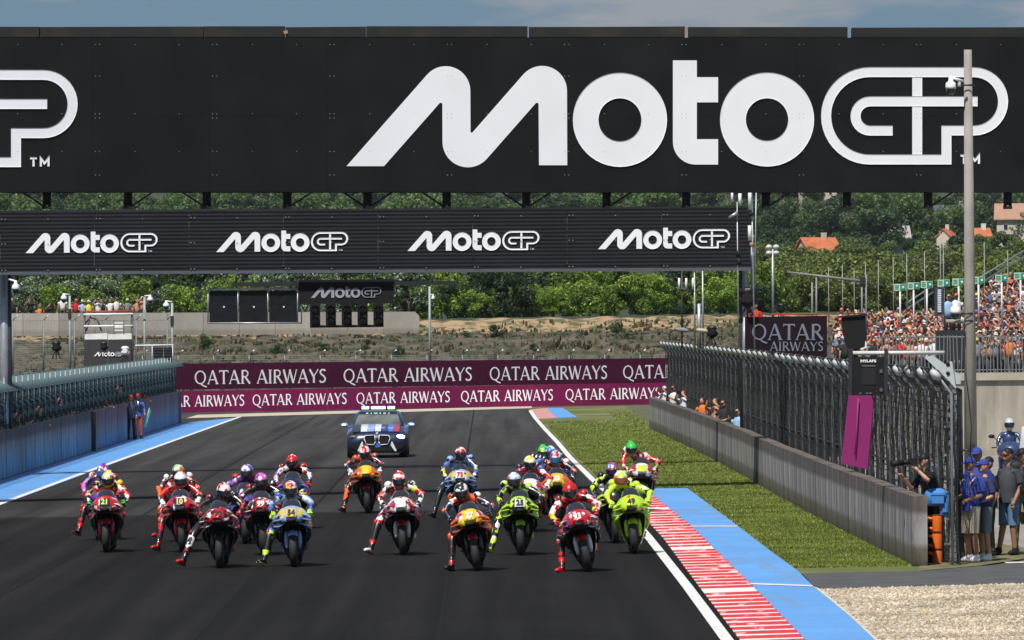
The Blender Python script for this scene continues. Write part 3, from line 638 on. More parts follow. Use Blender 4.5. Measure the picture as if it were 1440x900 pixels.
# far advertising walls
QM = mat('maroon_banner', (.068, .005, .034), .75, var=.2, scale=.5, spec=.2); QM2 = mat('bright_maroon_banner', (.155, .006, .060), .75, var=.2, scale=.5, spec=.2)
def ad(t, name, a, b, h, m, words, z0, cap, zb):
    """a long banner from a to b with a list of (s0, s1) word spans along it"""
    a, b = Vector(a), Vector(b); d = b-a; nn = Vector((d.y, -d.x, 0)).normalized()
    if nn.y > 0: nn = -nn
    n = 10
    for i in range(n):
        p, q = a+d*(i/n), a+d*((i+1)/n); e = d*(.0012/n*2); mb = MB(); mb.prism([p+e, q-e, q-e+Vector((0, 0, h)), p+e+Vector((0, 0, h))], -nn*.25); mb.build(name, m, t)
    mb = MB()
    for s0, s1, w_ in words:
        serif(mb, w_, s0, s1, lambda s, z, lift: a+d*s+Vector((0, 0, z0+z*cap))+nn*(.01+lift))
    mb.build('lettering', LETTER, t)
A1 = G(247, 580.5); B1 = G(960, 568)
t_ = thing('advertising_wall', 'lower bright maroon advertising wall across the end of the straight', 'banner wall', A1)
hh = 1.02
def us(u, U0=247, U1=960): return (u-U0)/(U1-U0)
ad(t_, 'banner_panel', A1, B1, hh, QM2, [(us(212), us(345), 'QATAR AIRWAYS'), (us(355), us(489), 'QATAR AIRWAYS'), (us(501), us(634), 'QATAR AIRWAYS'), (us(648), us(779), 'QATAR AIRWAYS'), (us(795), us(930), 'QATAR AIRWAYS')], .28, .52, 0)
A2 = P(244, 548, 340); B2 = P(960, 538, 357); t_ = thing('advertising_wall', 'upper dark maroon advertising wall rising behind the brighter one', 'banner wall', (A2.x, A2.y, A2.z))
ad(t_, 'banner_panel', A2, B2, 1.24, QM, [((u0-244)/716, (u1-244)/716, 'QATAR AIRWAYS') for u0, u1 in ((272, 453), (475, 657), (680, 851), (872, 1050))], .24, .66, 0)

# debris fences -----------------------------------------------------
WIRE = mat('fence_wire', (.045, .048, .050), .45, .2); WIREL = mat('teal_fence_mesh', (.035, .075, .085), .6); POSTM = mat('pale_fence_post', (.30, .31, .32), .45, .3)
CAPM = mat('light_grey_cap', (.50, .52, .52), .6)
def mesh_bay(L_, h, crook, sp=.085, r=.004, sag=.0):
    """a bay of welded wire in the YZ plane with the crooked top leaning to -x"""
    mb = MB(); k = int(L_/sp); rr = r
    def X(z, y): return -max(0, z-h)*.75+.03*math.sin(y*3+z*5)*sag
    zt = h+crook
    for i in range(k+1):
        y = L_*i/k; zs = [0, h*.33, h*.66, h, zt]
        for a, b in zip(zs, zs[1:]):
            mb.add([(X(a, y)-rr, y, a), (X(a, y)+rr, y, a), (X(b, y)+rr, y, b), (X(b, y)-rr, y, b)], [(0, 1, 2, 3)])
            mb.add([(X(a, y), y-rr, a), (X(a, y), y+rr, a), (X(b, y), y+rr, b), (X(b, y), y-rr, b)], [(0, 1, 2, 3)])
    nz_ = int(zt/.10)
    for j in range(nz_+1):
        z = zt*j/nz_
        mb.add([(X(z, 0), 0, z-rr), (X(z, L_), L_, z-rr), (X(z, L_), L_, z+rr), (X(z, 0), 0, z+rr)], [(0, 1, 2, 3)])
    for z in (h*.02, h*.5, h, zt): mb.tube((X(z, 0), 0, z), (X(z, L_), L_, z), .012, n=4)
    return mb
def post_mb(h, crook, lean=.75, r=.05):
    mb = MB(); mb.path([(0, 0, 0), (0, 0, h), (-crook*lean, 0, h+crook)], r, 6); return mb
def right_fence():
    t = thing('debris_fence', 'tall dark wire debris fence with crooked posts standing behind the right wall', 'fence', wbp[0]+Vector((.5, 0, 0)))
    total = []; 
    for p, q in zip(wbp, wbp[1:]):
        n = max(1, round((q-p).length/3.3)); total += [(p+(q-p)*i/n) for i in range(n)]
    total.append(wbp[-1]); o = ORG[t.name]
    pm = post_mb(2.86, .42, .75, .026).mesh('post', [POSTM])
    mb = MB(); mb.ell((-.26, 0, 3.17), (.12, .14, .07), 0, 10, 6, Euler((0, .8, 0)).to_matrix()); cmm = mb.mesh('post_cap', [CAPM])
    bay = mesh_bay(3.3, 2.86, .42, .14, .004, 1.5).mesh('wire_mesh', [WIRE])
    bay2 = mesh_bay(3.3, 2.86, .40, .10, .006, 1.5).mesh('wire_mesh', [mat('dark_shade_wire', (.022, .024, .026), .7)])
    for i in range(len(total)-1):
        p, q = total[i], total[i+1]; d = q-p; yaw = math.atan2(-d.x, d.y); L_ = d.length
        off = Vector((.42, 0, 0)); inst('post', pm, t, p+off-o, (0, 0, yaw)); inst('post_cap', cmm, t, p+off-o, (0, 0, yaw))
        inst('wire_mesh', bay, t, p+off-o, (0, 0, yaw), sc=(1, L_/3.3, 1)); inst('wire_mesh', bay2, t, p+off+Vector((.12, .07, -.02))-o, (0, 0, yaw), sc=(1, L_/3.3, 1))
right_fence()
def left_fence():
    t = thing('debris_fence', 'low teal wire fence with an angled mesh top standing on the left wall', 'fence', (LWX-.25, 180, 1.15)); o = ORG[t.name]
    pm = post_mb(1.15, .42, -.0, .028).mesh('post', [POSTM])
    bay = mesh_bay(2.5, 1.12, .0, .07, .006, .5).mesh('wire_mesh', [WIREL])
    y = 120; i = 0
    top = MB()
    for k in range(30): a = 2.5*k/29; top.tube((0, a, 0), (.62, a, -.36), .006, n=4)
    for k in range(8): a = k/7; top.tube((.62*a, 0, -.36*a), (.62*a, 2.5, -.36*a), .006, n=4)
    top.tube((0, 0, 0), (0, 2.5, 0), .022, n=5); top.tube((.62, 0, -.36), (.62, 2.5, -.36), .015, n=5); top.tube((0, 0, 0), (.62, 0, -.36), .02, n=5)
    topm = top.mesh('angled_mesh_top', [mat('pale_teal_mesh', (.10, .16, .17), .6)])
    pole = MB(); pole.tube((0, 0, -.02), (0, 0, 1.5), .022, n=6); polem = pole.mesh('post', [POSTM])
    while y < 301:
        inst('post', polem, t, (0, y-o.y, 0)); inst('wire_mesh', bay, t, (0, y-o.y, 0), (0, 0, 0)); inst('wire_mesh', bay, t, (-.09, y-o.y+.03, 0))
        inst('angled_mesh_top', topm, t, (-.3, y-o.y, 1.50)); y += 2.5; i += 1
left_fence()
# paddock fence further back on the left, pale posts with cranked heads
def back_fence(u0, u1, v0, D, n, label, h=2.2):
    a, b = P(u0, v0, D), P(u1, v0-1, D); t = thing('wire_fence', label, 'fence', a)
    o = a
    bay = mesh_bay((b-a).length/n, h, .0, .13, .005)
    me = bay.mesh('wire_mesh', [mat('grey_wire', (.22, .23, .22), .6)])
    pm = post_mb(h, .3, -.9, .045).mesh('post', [POSTM])
    for i in range(n+1):
        p = a+(b-a)*i/n; inst('post', pm, t, p-o, (0, 0, 0))
        if i < n: inst('wire_mesh', me, t, p-o, (0, 0, -math.atan2((b-a).y, (b-a).x)*0-PI/2))
back_fence(18, 235, 530, 330, 5, 'grey wire fence with cranked posts behind the left debris fence', 2.6)
a_ = P(235, 512, 362); back_fence(200, 1000, 512, 362, 16, 'thin grey wire fence at the foot of the earth bank behind the maroon wall', .42)

# concrete wall on the bank
def bankwall():
    t = thing('concrete_wall', 'long pale concrete wall on top of the earth bank under the trees', 'wall', (-20, 404, 3.2))
    y = 403; a = P(-120, 468, y); b = P(590, 465, y); n = 14
    m = zband('pale_concrete', [(0, (.24, .22, .19)), (.2, (.33, .31, .28)), (1.2, (.34, .32, .29)), (1.4, (.30, .28, .25))], .1, xs=.8)
    for i in range(n):
        p, q = a+(b-a)*i/n, a+(b-a)*(i+1)/n; mb = MB(); ch = .25 if i == n-1 else 0; z = Vector((0, 0, 1.08))
        mb.prism([p+Vector((.01, 0, -.2)), q+Vector((-.01, 0, -.2)), q+z+Vector((-.01, 0, -ch)), q+z+Vector((-.01-ch, 0, 0)), p+z+Vector((.01, 0, 0))], (0, .5, 0)); mb.build('wall_panel', m, t, loc=(p.x, p.y, p.z))
bankwall()
# ================================================================== PEOPLE
def glove_mesh(curl=1.0, name='glove', m=BLACK):
    """right hand closed round a bar lying along x; palm centre at the origin, fingers forward (-y) and down"""
    mb = MB(); mb.ell((0, .01, .022), (.045, .048, .020), 0, 10, 6)
    for i, (x, l_) in enumerate(((-.033, .85), (-.011, 1.0), (.011, .95), (.032, .75))):
        k = l_*curl
        mb.path([(x, -.025, .025), (x, -.058*l_, .012), (x*.98, -.062*l_, -.022*k), (x*.95, -.030, -.040*k)], [.012, .0115, .0105, .008], 6)
    mb.path([(-.030, .03, .012), (-.048, .005, -.008), (-.040, -.028, -.028)], [.014, .012, .009], 6)
    mb.path([(0, .03, .022), (0, .085, .03)], [.038, .043], 8)
    return mb.mesh(name, [m])
def boot_mesh():
    mb = MB()
    rings = []
    for y, hw, z0, z1 in ((-.19, .018, .0, .03), (-.17, .038, 0, .05), (-.10, .048, 0, .075), (-.02, .044, 0, .10), (.05, .042, 0, .12), (.085, .030, .005, .09)):
        rings.append([(hw*math.cos(a), y, (z0+z1)/2+(z1-z0)/2*math.sin(a)) for a in [2*PI*k/10 for k in range(10)]])
    mb.loft(rings, 0); mb.path([(0, .035, .06), (0, .035, .16), (0, .035, .26)], [.046, .047, .058], 10, 1)
    mb.box((0, -.04, .004), (.085, .25, .012), 1)
    return mb.mesh('boot', [WHITE, BLACK])
GLOVE = glove_mesh(); BOOT = boot_mesh()
def helmet_mesh():
    mb = MB(); nu, nv = 26, 18
    def pt(a, t, k=1.0):
        x, y, z = math.cos(t)*math.sin(a), -math.cos(t)*math.cos(a), math.sin(t)
        f = 1+(.10*max(0, -y)*max(0, -z)*1.6)+.09*max(0, y)*max(0, z)*0
        return (x*.126*k, y*(.158+.02*(y < 0)*max(0, -z)*3)*k*f, z*(.148 if z > 0 else .165)*k)
    vs = [pt(2*PI*i/nu, -PI/2*.86+(PI/2*1.86)*j/nv) for j in range(nv+1) for i in range(nu)]
    fs = [(j*nu+i, j*nu+(i+1) % nu, (j+1)*nu+(i+1) % nu, (j+1)*nu+i) for j in range(nv) for i in range(nu)]
    mb.add(vs, fs, 0, True)
    for f, k in zip(mb.f, range(len(mb.f))):
        z = sum(mb.v[i][2] for i in f)/4; mb.m[k] = 1 if z > .045 else 0
    mb.path([(-.03, .10, .13), (0, .15, .10), (.03, .10, .13)], [.02, .03, .02], 6, 0)
    me = mb.mesh('helmet', [WHITE, WHITE])
    mv = MB(); mv.shell(lambda s, t: pt((t-.5)*2.5, -.50+.78*s, 1.025), 5, 12, (0, .004, 0)); mv2 = mv.mesh('visor', [VISOR])
    return me, mv2
HELM, VIS = helmet_mesh()
def sidefn(a, b): return lambda c: b if abs(c[0]) > .125 else a
def rider(root, pal, leg='L', out=1.0, lean=0.0, label='', hx=0.0, head=(0, 0, 0), tuck=0.0):
    """root is the bike's Empty; the rider is a thing of its own posed in the same frame"""
    s = out; hx += random.uniform(-.03, .03); tk = random.uniform(0, .05)
    J = {'pelvis': ((-.05*s, .86, .93), .145), 'belly': ((-.04*s, .70, 1.06), .135), 'chest': ((-.03*s+hx*.4, .50-tk*.4, 1.19-tk*.6), .165), 'neckb': ((-.02*s+hx*.8, .38-tk*.5, 1.29-tk), .085), 'neck': ((hx, .30-tk*.5, 1.345-tk), .07), 'hump': ((-.02*s+hx*.5, .62, 1.30), .09)}
    for sg, n in ((1, 'r'), (-1, 'l')):
        J['sh'+n] = ((sg*.195+hx*.6, .45-tk*.4, 1.255-tk+sg*hx*.35), .092); J['el'+n] = ((sg*(.36+.05*random.random()), .30, 1.03+.05*random.random()), .062); J['wr'+n] = ((sg*.325, .13, .905), .042)
        J['hip'+n] = ((sg*.10-.05*s, .84, .88), .115); J['kn'+n] = ((sg*.265, .44, .68), .082); J['an'+n] = ((sg*.19, .86, .42), .052)
        J['ft'+n] = ((sg*.20, .78, .36), .04)
    foot = {}
    if leg:
        sg, n = (1, 'r') if leg == 'R' else (-1, 'l'); 
        J['hip'+n] = ((sg*.13-.05*s, .80, .88), .115); J['kn'+n] = ((sg*(.30+.13*out), .38, .60+.04*(1-out)), .084); J['an'+n] = ((sg*(.34+.22*out), .22, .22-.03*out), .052); J['ft'+n] = ((sg*(.36+.24*out), .12, .11), .04)
        foot[n] = True
    E = [('pelvis', 'belly'), ('belly', 'chest'), ('chest', 'neckb'), ('neckb', 'neck'), ('chest', 'hump')]
    LB = {E[0]: sidefn(0, 4), E[1]: sidefn(0, 1), E[2]: sidefn(0, 1), E[3]: 6, E[4]: 1}
    for n in 'rl':
        for a, b, k in (('chest', 'sh', 1), ('sh', 'el', 2), ('el', 'wr', 3), ('pelvis', 'hip', 4), ('hip', 'kn', 4), ('kn', 'an', 5), ('an', 'ft', 5)):
            e = (a+(n if a not in ('chest', 'pelvis') else ''), b+n); E.append(e); LB[e] = k
    me = skin_mesh(J, E, 'pelvis', LB, 7, 1)
    for k in range(7): me.materials.append(pal['suit'][k])
    o = bpy.data.objects.new('person', me); C.objects.link(o); o.location = root.location; o.rotation_euler = (0, lean, root.rotation_euler[2]); ORG[o.name] = Vector(o.location)
    tag(o, label, 'person', 'racers braking in the pack')
    hc = Vector((hx*1.15, .235-tk*.6, 1.375-tk))
    h = inst('helmet', HELM, o, hc, (.16+head[0], head[1]-lean*.5, head[2]), [pal['h2'], pal['h1']]); inst('visor', VIS, h, (0, 0, 0), (0, 0, 0), [pal.get('visor', VISOR)])
    for sg, n in ((1, 'r'), (-1, 'l')):
        inst('glove', GLOVE, o, (sg*.318, .075, .885), (.1, 0, sg*.05), [pal['glove']], sc=(1.15*(1 if sg > 0 else -1)*-1, 1.15, 1.15))
        a = Vector(J['an'+n][0]); 
        if n in foot:
            zx = ((Vector(J['kn'+n][0])-a).normalized()*.75+Vector((0, 0, .35))).normalized(); fx = Vector((sg*.55, -1, -.12)); yx = -(fx-zx*fx.dot(zx)).normalized(); xx = yx.cross(zx); Q = Matrix((xx, yx, zx)).transposed()
            inst('boot', BOOT, o, a-Q @ Vector((0, .035, .15)), Q.to_euler(), [pal['boot'], pal['boot2']], sc=1.0)
        else: inst('boot', BOOT, o, a+Vector((0, .03, -.10)), (.35, 0, 0), [pal['boot'], pal['boot2']], sc=1.05)
        # knee slider and shoulder pad
        k = Vector(J['kn'+n][0]); mb = MB(); mb.ell(k+Vector((sg*.040, -.030, 0)), (.040, .05, .065), 0, 8, 6); me2 = mb.mesh('knee_slider', [pal['knee']]); inst('knee_slider', me2, o)
        k = Vector(J['sh'+n][0]); mb = MB(); mb.ell(k+Vector((sg*.015, -.015, .022)), (.078, .08, .074), 0, 10, 6); inst('shoulder_pad', mb.mesh('shoulder_pad', [pal['pad']]), o)
        k = (Vector(J['el'+n][0])); mb = MB(); mb.ell(k+Vector((sg*.012, -.028, 0)), (.045, .035, .05), 0, 8, 5); inst('elbow_pad', mb.mesh('elbow_pad', [pal['knee']]), o)
    return o

# ================================================================== RACE BIKES
def bike_meshes():
    R = {}
    mb = MB(); rt_, rr = .30, .060
    def tyre(R0, w, h, n=30):
        prof = [(R0-h, -w*.82), (R0-h*.45, -w), (R0-h*.12, -w*.72), (R0, -w*.25), (R0, w*.25), (R0-h*.12, w*.72), (R0-h*.45, w), (R0-h, w*.82)]
        return MB().lathe(prof, (0, 0, R0), 'x', n)
    R['ftyre'] = tyre(.305, .062, .075).mesh('front_wheel', [RUBBER]); R['rtyre'] = tyre(.33, .098, .10).mesh('rear_wheel', [RUBBER])
    def rim(R0, w):
        m_ = MB(); m_.lathe([(R0, -w), (R0-.02, -w*.9), (R0-.03, 0), (R0-.02, w*.9), (R0, w)], (0, 0, 0), 'x', 24); m_.tube((-.06, 0, 0), (.06, 0, 0), .03, n=10)
        for k in range(7): a = 2*PI*k/7; m_.tube((0, .02*math.cos(a), .02*math.sin(a)), (0, (R0-.02)*math.cos(a), (R0-.02)*math.sin(a)), .013, n=5)
        return m_
    R['frim'] = rim(.235, .05).mesh('rim', [DKMET]); R['rrim'] = rim(.235, .08).mesh('rim', [DKMET])
    m_ = MB(); m_.lathe([(.10, -.003), (.165, -.003), (.165, .003), (.10, .003), (.10, -.003)], (0, 0, 0), 'x', 22); R['disc'] = m_.mesh('brake_disc', [mat('carbon_disc', (.09, .085, .08), .4, .3)])
    m_ = MB(); m_.tube((0, 0, 0), (0, .13, .42), .023, n=8); m_.tube((0, .13, .42), (0, .19, .62), .028, n=8); m_.box((0, 0, 0), (.03, .05, .07)); R['fork'] = m_.mesh('fork_leg', [DKMET])
    m_ = MB(); m_.path([(0, -.03, .05), (0, -.015, .14), (0, .01, .26), (0, .04, .34)], [.024, .042, .042, .026], 8); R['guard'] = m_.mesh('fork_guard', [WHITE])
    m_ = MB(); m_.box((0, 0, 0), (.038, .06, .11), rot=Euler((-.35, 0, 0)).to_matrix()); R['caliper'] = m_.mesh('brake_caliper', [GOLD])
    def fend(s, t):
        a = -.45+1.15*s; x = (t-.5)*2; r = .335-.035*x*x-.0; return (x*.083, -r*math.sin(.15+a*.8)*1.0, .305+r*math.cos(.15+a*.8))
    R['fender'] = MB().shell(fend, 12, 6, (0, 0, -.006)).mesh('front_fender', [WHITE])
    # side fairings: four slots – upper, lower, trim, black
    xo = lambda s: np.interp(s, [0, .15, .35, .6, .8, 1], [.10, .165, .225, .280, .298, .262]); yf = lambda s: np.interp(s, [0, .3, .55, .8, 1], [.42, .37, .26, .10, -.14]); yb = lambda s: np.interp(s, [0, .5, 1], [.86, .80, .62]); zz = lambda s: .10+.76*s
    def side(sg):
        def fn(s, t):
            y = yf(s)+(yb(s)-yf(s))*t; x = xo(s)*(.80+.20*min(1, t*3.2))+.012*math.sin(t*6+s*4); return (sg*x, y, zz(s)+.04*t*(1-s))
        m_ = MB().shell(fn, 14, 10, (-sg*.008, 0, 0)); m2 = m_
        for k, f in enumerate(m2.f):
            z = sum(m2.v[i][2] for i in f)/len(f); y = sum(m2.v[i][1] for i in f)/len(f)
            m2.m[k] = 0 if z > .60+.12*y else (2 if z > .56+.12*y else 1)
        return m2.mesh('side_fairing', [WHITE, CARBON, WHITE])
    R['sideR'] = side(1); R['sideL'] = side(-1)
    def pan(s, t):
        x = (s-.5)*2; return (x*.088, .42+.46*t, .10-.03*(1-x*x)+.02*t)
    R['pan'] = MB().shell(pan, 6, 6, (0, 0, .006)).mesh('belly_pan', [CARBON])
    m_ = MB(); m_.box((0, .36, .50), (.30, .03, .34), rot=None); 
    for k in range(9): m_.box((0, .342, .355+.036*k), (.29, .012, .010))
    R['radiator'] = m_.mesh('radiator', [BLACK])
    R['inner'] = MB().prism([(-.09, .47, .11), (.09, .47, .11), (.20, .45, .34), (.265, .42, .58), (.25, .40, .78), (-.25, .40, .78), (-.265, .42, .58), (-.20, .45, .34)], (0, .02, 0)).mesh('inner_fairing', [BLACK])
    m_ = MB(); m_.box((0, .60, .42), (.30, .40, .44)); m_.tube((-.17, .6, .35), (.17, .6, .35), .12, n=14); m_.box((0, .95, .55), (.12, .5, .25)); R['engine'] = m_.mesh('engine', [DKMET])
    # nose: a shield, wide low down and narrow at the top
    rings = []
    for y, hw, zb, zt in ((-.475, .045, .80, .86), (-.455, .095, .775, .915), (-.41, .15, .755, .985), (-.33, .20, .74, 1.03), (-.20, .245, .725, 1.06), (-.02, .272, .72, 1.07), (.16, .27, .74, 1.04), (.32, .24, .76, 1.0)):
        r = []; zc, hh = (zb+zt)/2, (zt-zb)/2
        for k in range(24):
            a = 2*PI*k/24; ca, sa = math.cos(a), math.sin(a); sz = math.copysign(abs(sa)**.8, sa); r.append((hw*math.copysign(abs(ca)**.75, ca)*(1-.30*max(0, sz)-.06*sz), y, zc+hh*sz))
        rings.append(r)
    m_ = MB().loft(rings, 0)
    for k, f in enumerate(m_.f):
        x = abs(sum(m_.v[i][0] for i in f)/len(f)); z = sum(m_.v[i][2] for i in f)/len(f); m_.m[k] = 1 if (x > .115 and z > .87) else (2 if z < .79 else 0)
    R['nose'] = m_.mesh('nose_fairing', [WHITE, WHITE, BLACK])
    m_ = MB(); m_.ell((0, -.435, .815), (.10, .06, .046), 0, 14, 8); R['intake'] = m_.mesh('air_intake', [BLACK])
    def scr(s, t):
        a = (t-.5)*PI*.98; k = s; r = .165*(1-.35*k*k); return (r*math.sin(a), -.24+.26*k+(.17-.17*math.cos(a)), 1.02+.165*math.sin(k*PI/2)*(.62+.38*math.cos(a)))
    R['screen'] = MB().shell(scr, 8, 12, (0, .004, -.004)).mesh('windscreen', [SCREEN])
    def plate(s, t):
        x = (t-.5)*.195*(1-.12*s); return (x, -.508+.125*s+1.5*x*x, .880+.135*s)
    R['plate'] = MB().shell(plate, 4, 6, (0, .006, -.006)).mesh('number_plate', [WHITE])
    def wing(sg):
        m_ = MB()
        pts = [(.14, -.36, .915), (.25, -.33, .885), (.325, -.28, .835), (.338, -.24, .76), (.315, -.23, .70), (.23, -.26, .705), (.12, -.32, .755)]
        for (a, b) in list(zip(pts, pts[1:]))+[((.13, -.37, .835), (.33, -.27, .80))]:
            a, b = Vector(a), Vector(b); c = Vector((0, .15, .025))
            q = [Vector((sg*p.x, p.y, p.z)) for p in (a, b, b+c, a+c)]; m_.prism(q, (0, .002, .010))
        return m_.mesh('winglet', [WHITE])
    R['wingR'] = wing(1); R['wingL'] = wing(-1)
    def pod(sg):
        m_ = MB(); m_.path([(sg*.22, .05, .70), (sg*.285, .15, .62), (sg*.28, .28, .52), (sg*.24, .42, .43)], [.02, .035, .035, .02], 8); return m_.mesh('side_duct', [WHITE])
    R['podR'] = pod(1); R['podL'] = pod(-1)
    m_ = MB(); m_.ell((0, .44, .86), (.155, .26, .15), 0, 14, 9); R['tank'] = m_.mesh('fuel_tank', [WHITE])
    m_ = MB(); rings = []
    for y, hw, z0, z1 in ((.66, .11, .80, .86), (.90, .13, .80, .87), (1.10, .11, .86, .98), (1.30, .06, .93, 1.04), (1.38, .02, .97, 1.03)):
        rings.append([(hw*math.cos(a), y, (z0+z1)/2+(z1-z0)/2*math.sin(a)) for a in [2*PI*k/10 for k in range(10)]])
    m_.loft(rings); R['tail'] = m_.mesh('seat_unit', [WHITE])
    m_ = MB(); 
    for sg in (-1, 1): m_.path([(sg*.07, .85, .40), (sg*.10, 1.1, .36), (sg*.115, 1.40, .33)], [.04, .035, .03], 6)
    R['swing'] = m_.mesh('swingarm', [DKMET])
    m_ = MB(); m_.path([(.05, .5, .2), (.12, .8, .2), (.17, 1.0, .42), (.18, 1.15, .55)], [.03, .035, .045, .05], 8); m_.path([(0, 1.0, .7), (0, 1.25, .85), (0, 1.4, .92)], [.03, .04, .045], 8); R['pipe'] = m_.mesh('exhaust', [mat('burnt_titanium', (.25, .2, .18), .35, .9)])
    m_ = MB(); m_.tube((0, 0, 0), (.30, .02, -.025), .014, n=6); m_.tube((.22, .015, -.02), (.345, .022, -.028), .019, n=8); m_.path([(.34, .02, -.03), (.37, -.04, -.02), (.34, -.09, -.01), (.24, -.09, -.01)], [.008]*4, 5); R['bar'] = m_.mesh('handlebar', [BLACK])
    m_ = MB(); m_.tube((0, 0, 0), (.24, 0, 0), .015, n=6); m_.box((.21, 0, 0), (.08, .04, .02)); R['peg'] = m_.mesh('footpeg', [DKMET])
    m_ = MB(); m_.tube((0, 0, 0), (0, -.05, .12), .012, n=5); m_.box((0, -.05, .13), (.10, .02, .03)); R['dash'] = m_.mesh('dashboard', [BLACK])
    return R
BM = bike_meshes()
NUMS = {}
def make_bike(u, v, lean, pal, num, label, steer=0.0):
    g = G(u, v, .004); t = thing('race_motorcycle', label, 'motorcycle', g, (0, lean, pal.get('yaw', 0)), 'racing motorcycles braking in the pack')
    w = inst('front_wheel', BM['ftyre'], t, rot=(0, 0, steer)); inst('rim', BM['frim'], w, (0, 0, .305), mats=[pal.get('rim')]); 
    for sg in (-1, 1): inst('brake_disc', BM['disc'], w, (sg*.066, 0, .305))
    w2 = inst('rear_wheel', BM['rtyre'], t, (0, 1.40, 0)); inst('rim', BM['rrim'], w2, (0, 0, .33), mats=[pal.get('rim')])
    for sg in (-1, 1):
        f = inst('fork_leg', BM['fork'], t, (sg*.098, 0, .305)); inst('fork_guard', BM['guard'], f, (sg*.014, -.02, -.04), mats=[pal['guard']]); inst('brake_caliper', BM['caliper'], f, (sg*-.004, .06, .12))
        inst('winglet', BM['wingR' if sg > 0 else 'wingL'], t, mats=[pal['wing']]); inst('side_duct', BM['podR' if sg > 0 else 'podL'], t, mats=[pal['low']])
        inst('side_fairing', BM['sideR' if sg > 0 else 'sideL'], t, mats=[pal['main'], pal['low'], pal['trim']])
        inst('handlebar', BM['bar'], t, (0, .08, .915), mats=[BLACK], sc=(sg, 1, 1)); inst('footpeg', BM['peg'], t, (0, .88, .34), sc=(sg, 1, 1))
    inst('front_fender', BM['fender'], t, mats=[pal['fend']]); inst('belly_pan', BM['pan'], t, mats=[pal['low']]); inst('radiator', BM['radiator'], t); inst('inner_fairing', BM['inner'], t); inst('engine', BM['engine'], t)
    n = inst('nose_fairing', BM['nose'], t, mats=[pal['nose'], pal['nose2'], pal.get('chin', BLACK)]); inst('air_intake', BM['intake'], n)
    inst('windscreen', BM['screen'], t); inst('fuel_tank', BM['tank'], t, mats=[pal['main']]); inst('seat_unit', BM['tail'], t, mats=[pal['main']])
    inst('swingarm', BM['swing'], t); inst('exhaust', BM['pipe'], t); inst('dashboard', BM['dash'], t, (0, .0, .97))
    if pal.get('plate'):
        pl = inst('number_plate', BM['plate'], t, mats=[pal['plate']])
        if num:
            if num not in NUMS: NUMS[num] = text_mesh(num, .135, .003, .005)
            me = NUMS[num].copy(); me.materials.clear(); me.materials.append(pal['numc']); inst('race_number', me, pl, (0, -.466, .950), (PI/2-.71, 0, 0), sc=(1, 1.25, 1))
    return t

def M_(n, c, r=.3): return mat(n, c, r, coat=.5, var=.06)
RED = M_('racing_red', (.56, .010, .014)); ORG_ = M_('racing_orange', (.80, .13, .015)); YEL = M_('racing_yellow', (.80, .55, .02)); LIME = M_('racing_lime', (.52, .80, .03)); BLU = M_('racing_blue', (.06, .16, .55)); LBL = M_('racing_light_blue', (.30, .42, .75)); PUR = M_('racing_purple', (.16, .04, .36)); NAVY = M_('racing_navy', (.012, .02, .07)); WHI = M_('racing_white', (.80, .80, .80)); BLK = M_('racing_black', (.012, .012, .014)); GRE = M_('racing_green', (.03, .55, .06)); PNK = M_('racing_pink', (.75, .10, .30)); MRN = M_('racing_maroon', (.10, .01, .02)); SIL = M_('racing_silver', (.5, .52, .55)); DGY = M_('racing_grey', (.10, .10, .11))
c_ = dict(r=(.56, .01, .014), k=(.012, .012, .014), w=(.78, .78, .78), o=(.80, .13, .015), y=(.80, .6, .02), l=(.52, .80, .03), b=(.06, .16, .55), a=(.30, .42, .75), p=(.16, .04, .36), v=(.42, .22, .62), n=(.012, .02, .07), g=(.03, .5, .06), m=(.10, .01, .02), d=(.06, .06, .065), t=(.0, .35, .38), i=(.75, .10, .45))
def pt(s, scale=11, sz=(1, 1, 1)):
    """'r6 w2 k2' style pattern"""
    if scale == 11: s = s+' k%d' % max(1, round(.3*sum(int(q[1:]) for q in s.split())))  # extra black cells in suits and some panels stand for shade under top light
    tot = sum(int(q[1:]) for q in s.split()); return patch('livery_'+s.replace(' ', '_')+'_%g' % scale, [(int(q[1:])/tot, c_[q[0]]) for q in s.split()], scale, sz=sz)
def suit(torso, side, ua, fa, th, sh): return [torso, side, ua, fa, th, sh, BLK]
PAL = {}
def mkpal(name, main, low, trim, nose, nose2, wing, duct, fend, guard, plate, numc, st, h1, h2, glove, boot, boot2, knee, pad, **k):
    PAL[name] = dict(main=main, low=low, trim=trim, nose=nose, nose2=nose2, wing=wing, duct=duct, fend=fend, guard=guard, plate=plate, numc=numc, suit=suit(*st), h1=h1, h2=h2, glove=glove, boot=boot, boot2=boot2, knee=knee, pad=pad, **k)
RS = pt('r6 k2 w2'); KR = pt('k6 r2 w1'); OK = pt('o4 n4 w1 r1'); BK = pt('k6 b2 w1 y1')
mkpal('red21', pt('r7 w2 d1', 7), DGY, RED, pt('w5 r4', 7), pt('r6 w1', 7), pt('r4 w2 d2'), pt('d4 w1'), RED, RED, NAVY, LIME, (pt('m5 r3 n2'), pt('r3 y4 m2'), pt('r5 w2 y2'), pt('r3 w3 k2'), pt('k4 r3'), KR), pt('y5 w3 k1 r1', 16), YEL, pt('g2 k5'), BLK, BLK, RED, pt('y5 w1'))
mkpal('purple', PUR, BLK, BLU, PUR, BLU, PUR, BLK, PUR, PUR, None, None, (pt('n5 p4 w1'), pt('v4 r3 w2'), pt('v5 p2 w2'), pt('v4 i3 w1'), pt('n4 m3 r2'), pt('k5 r3')), pt('p4 w3 r2', 16), BLU, pt('r4 w3 k2'), BLK, RED, RED, pt('r3 w3'), visor=M_('blue_visor', (.02, .12, .25), .08))
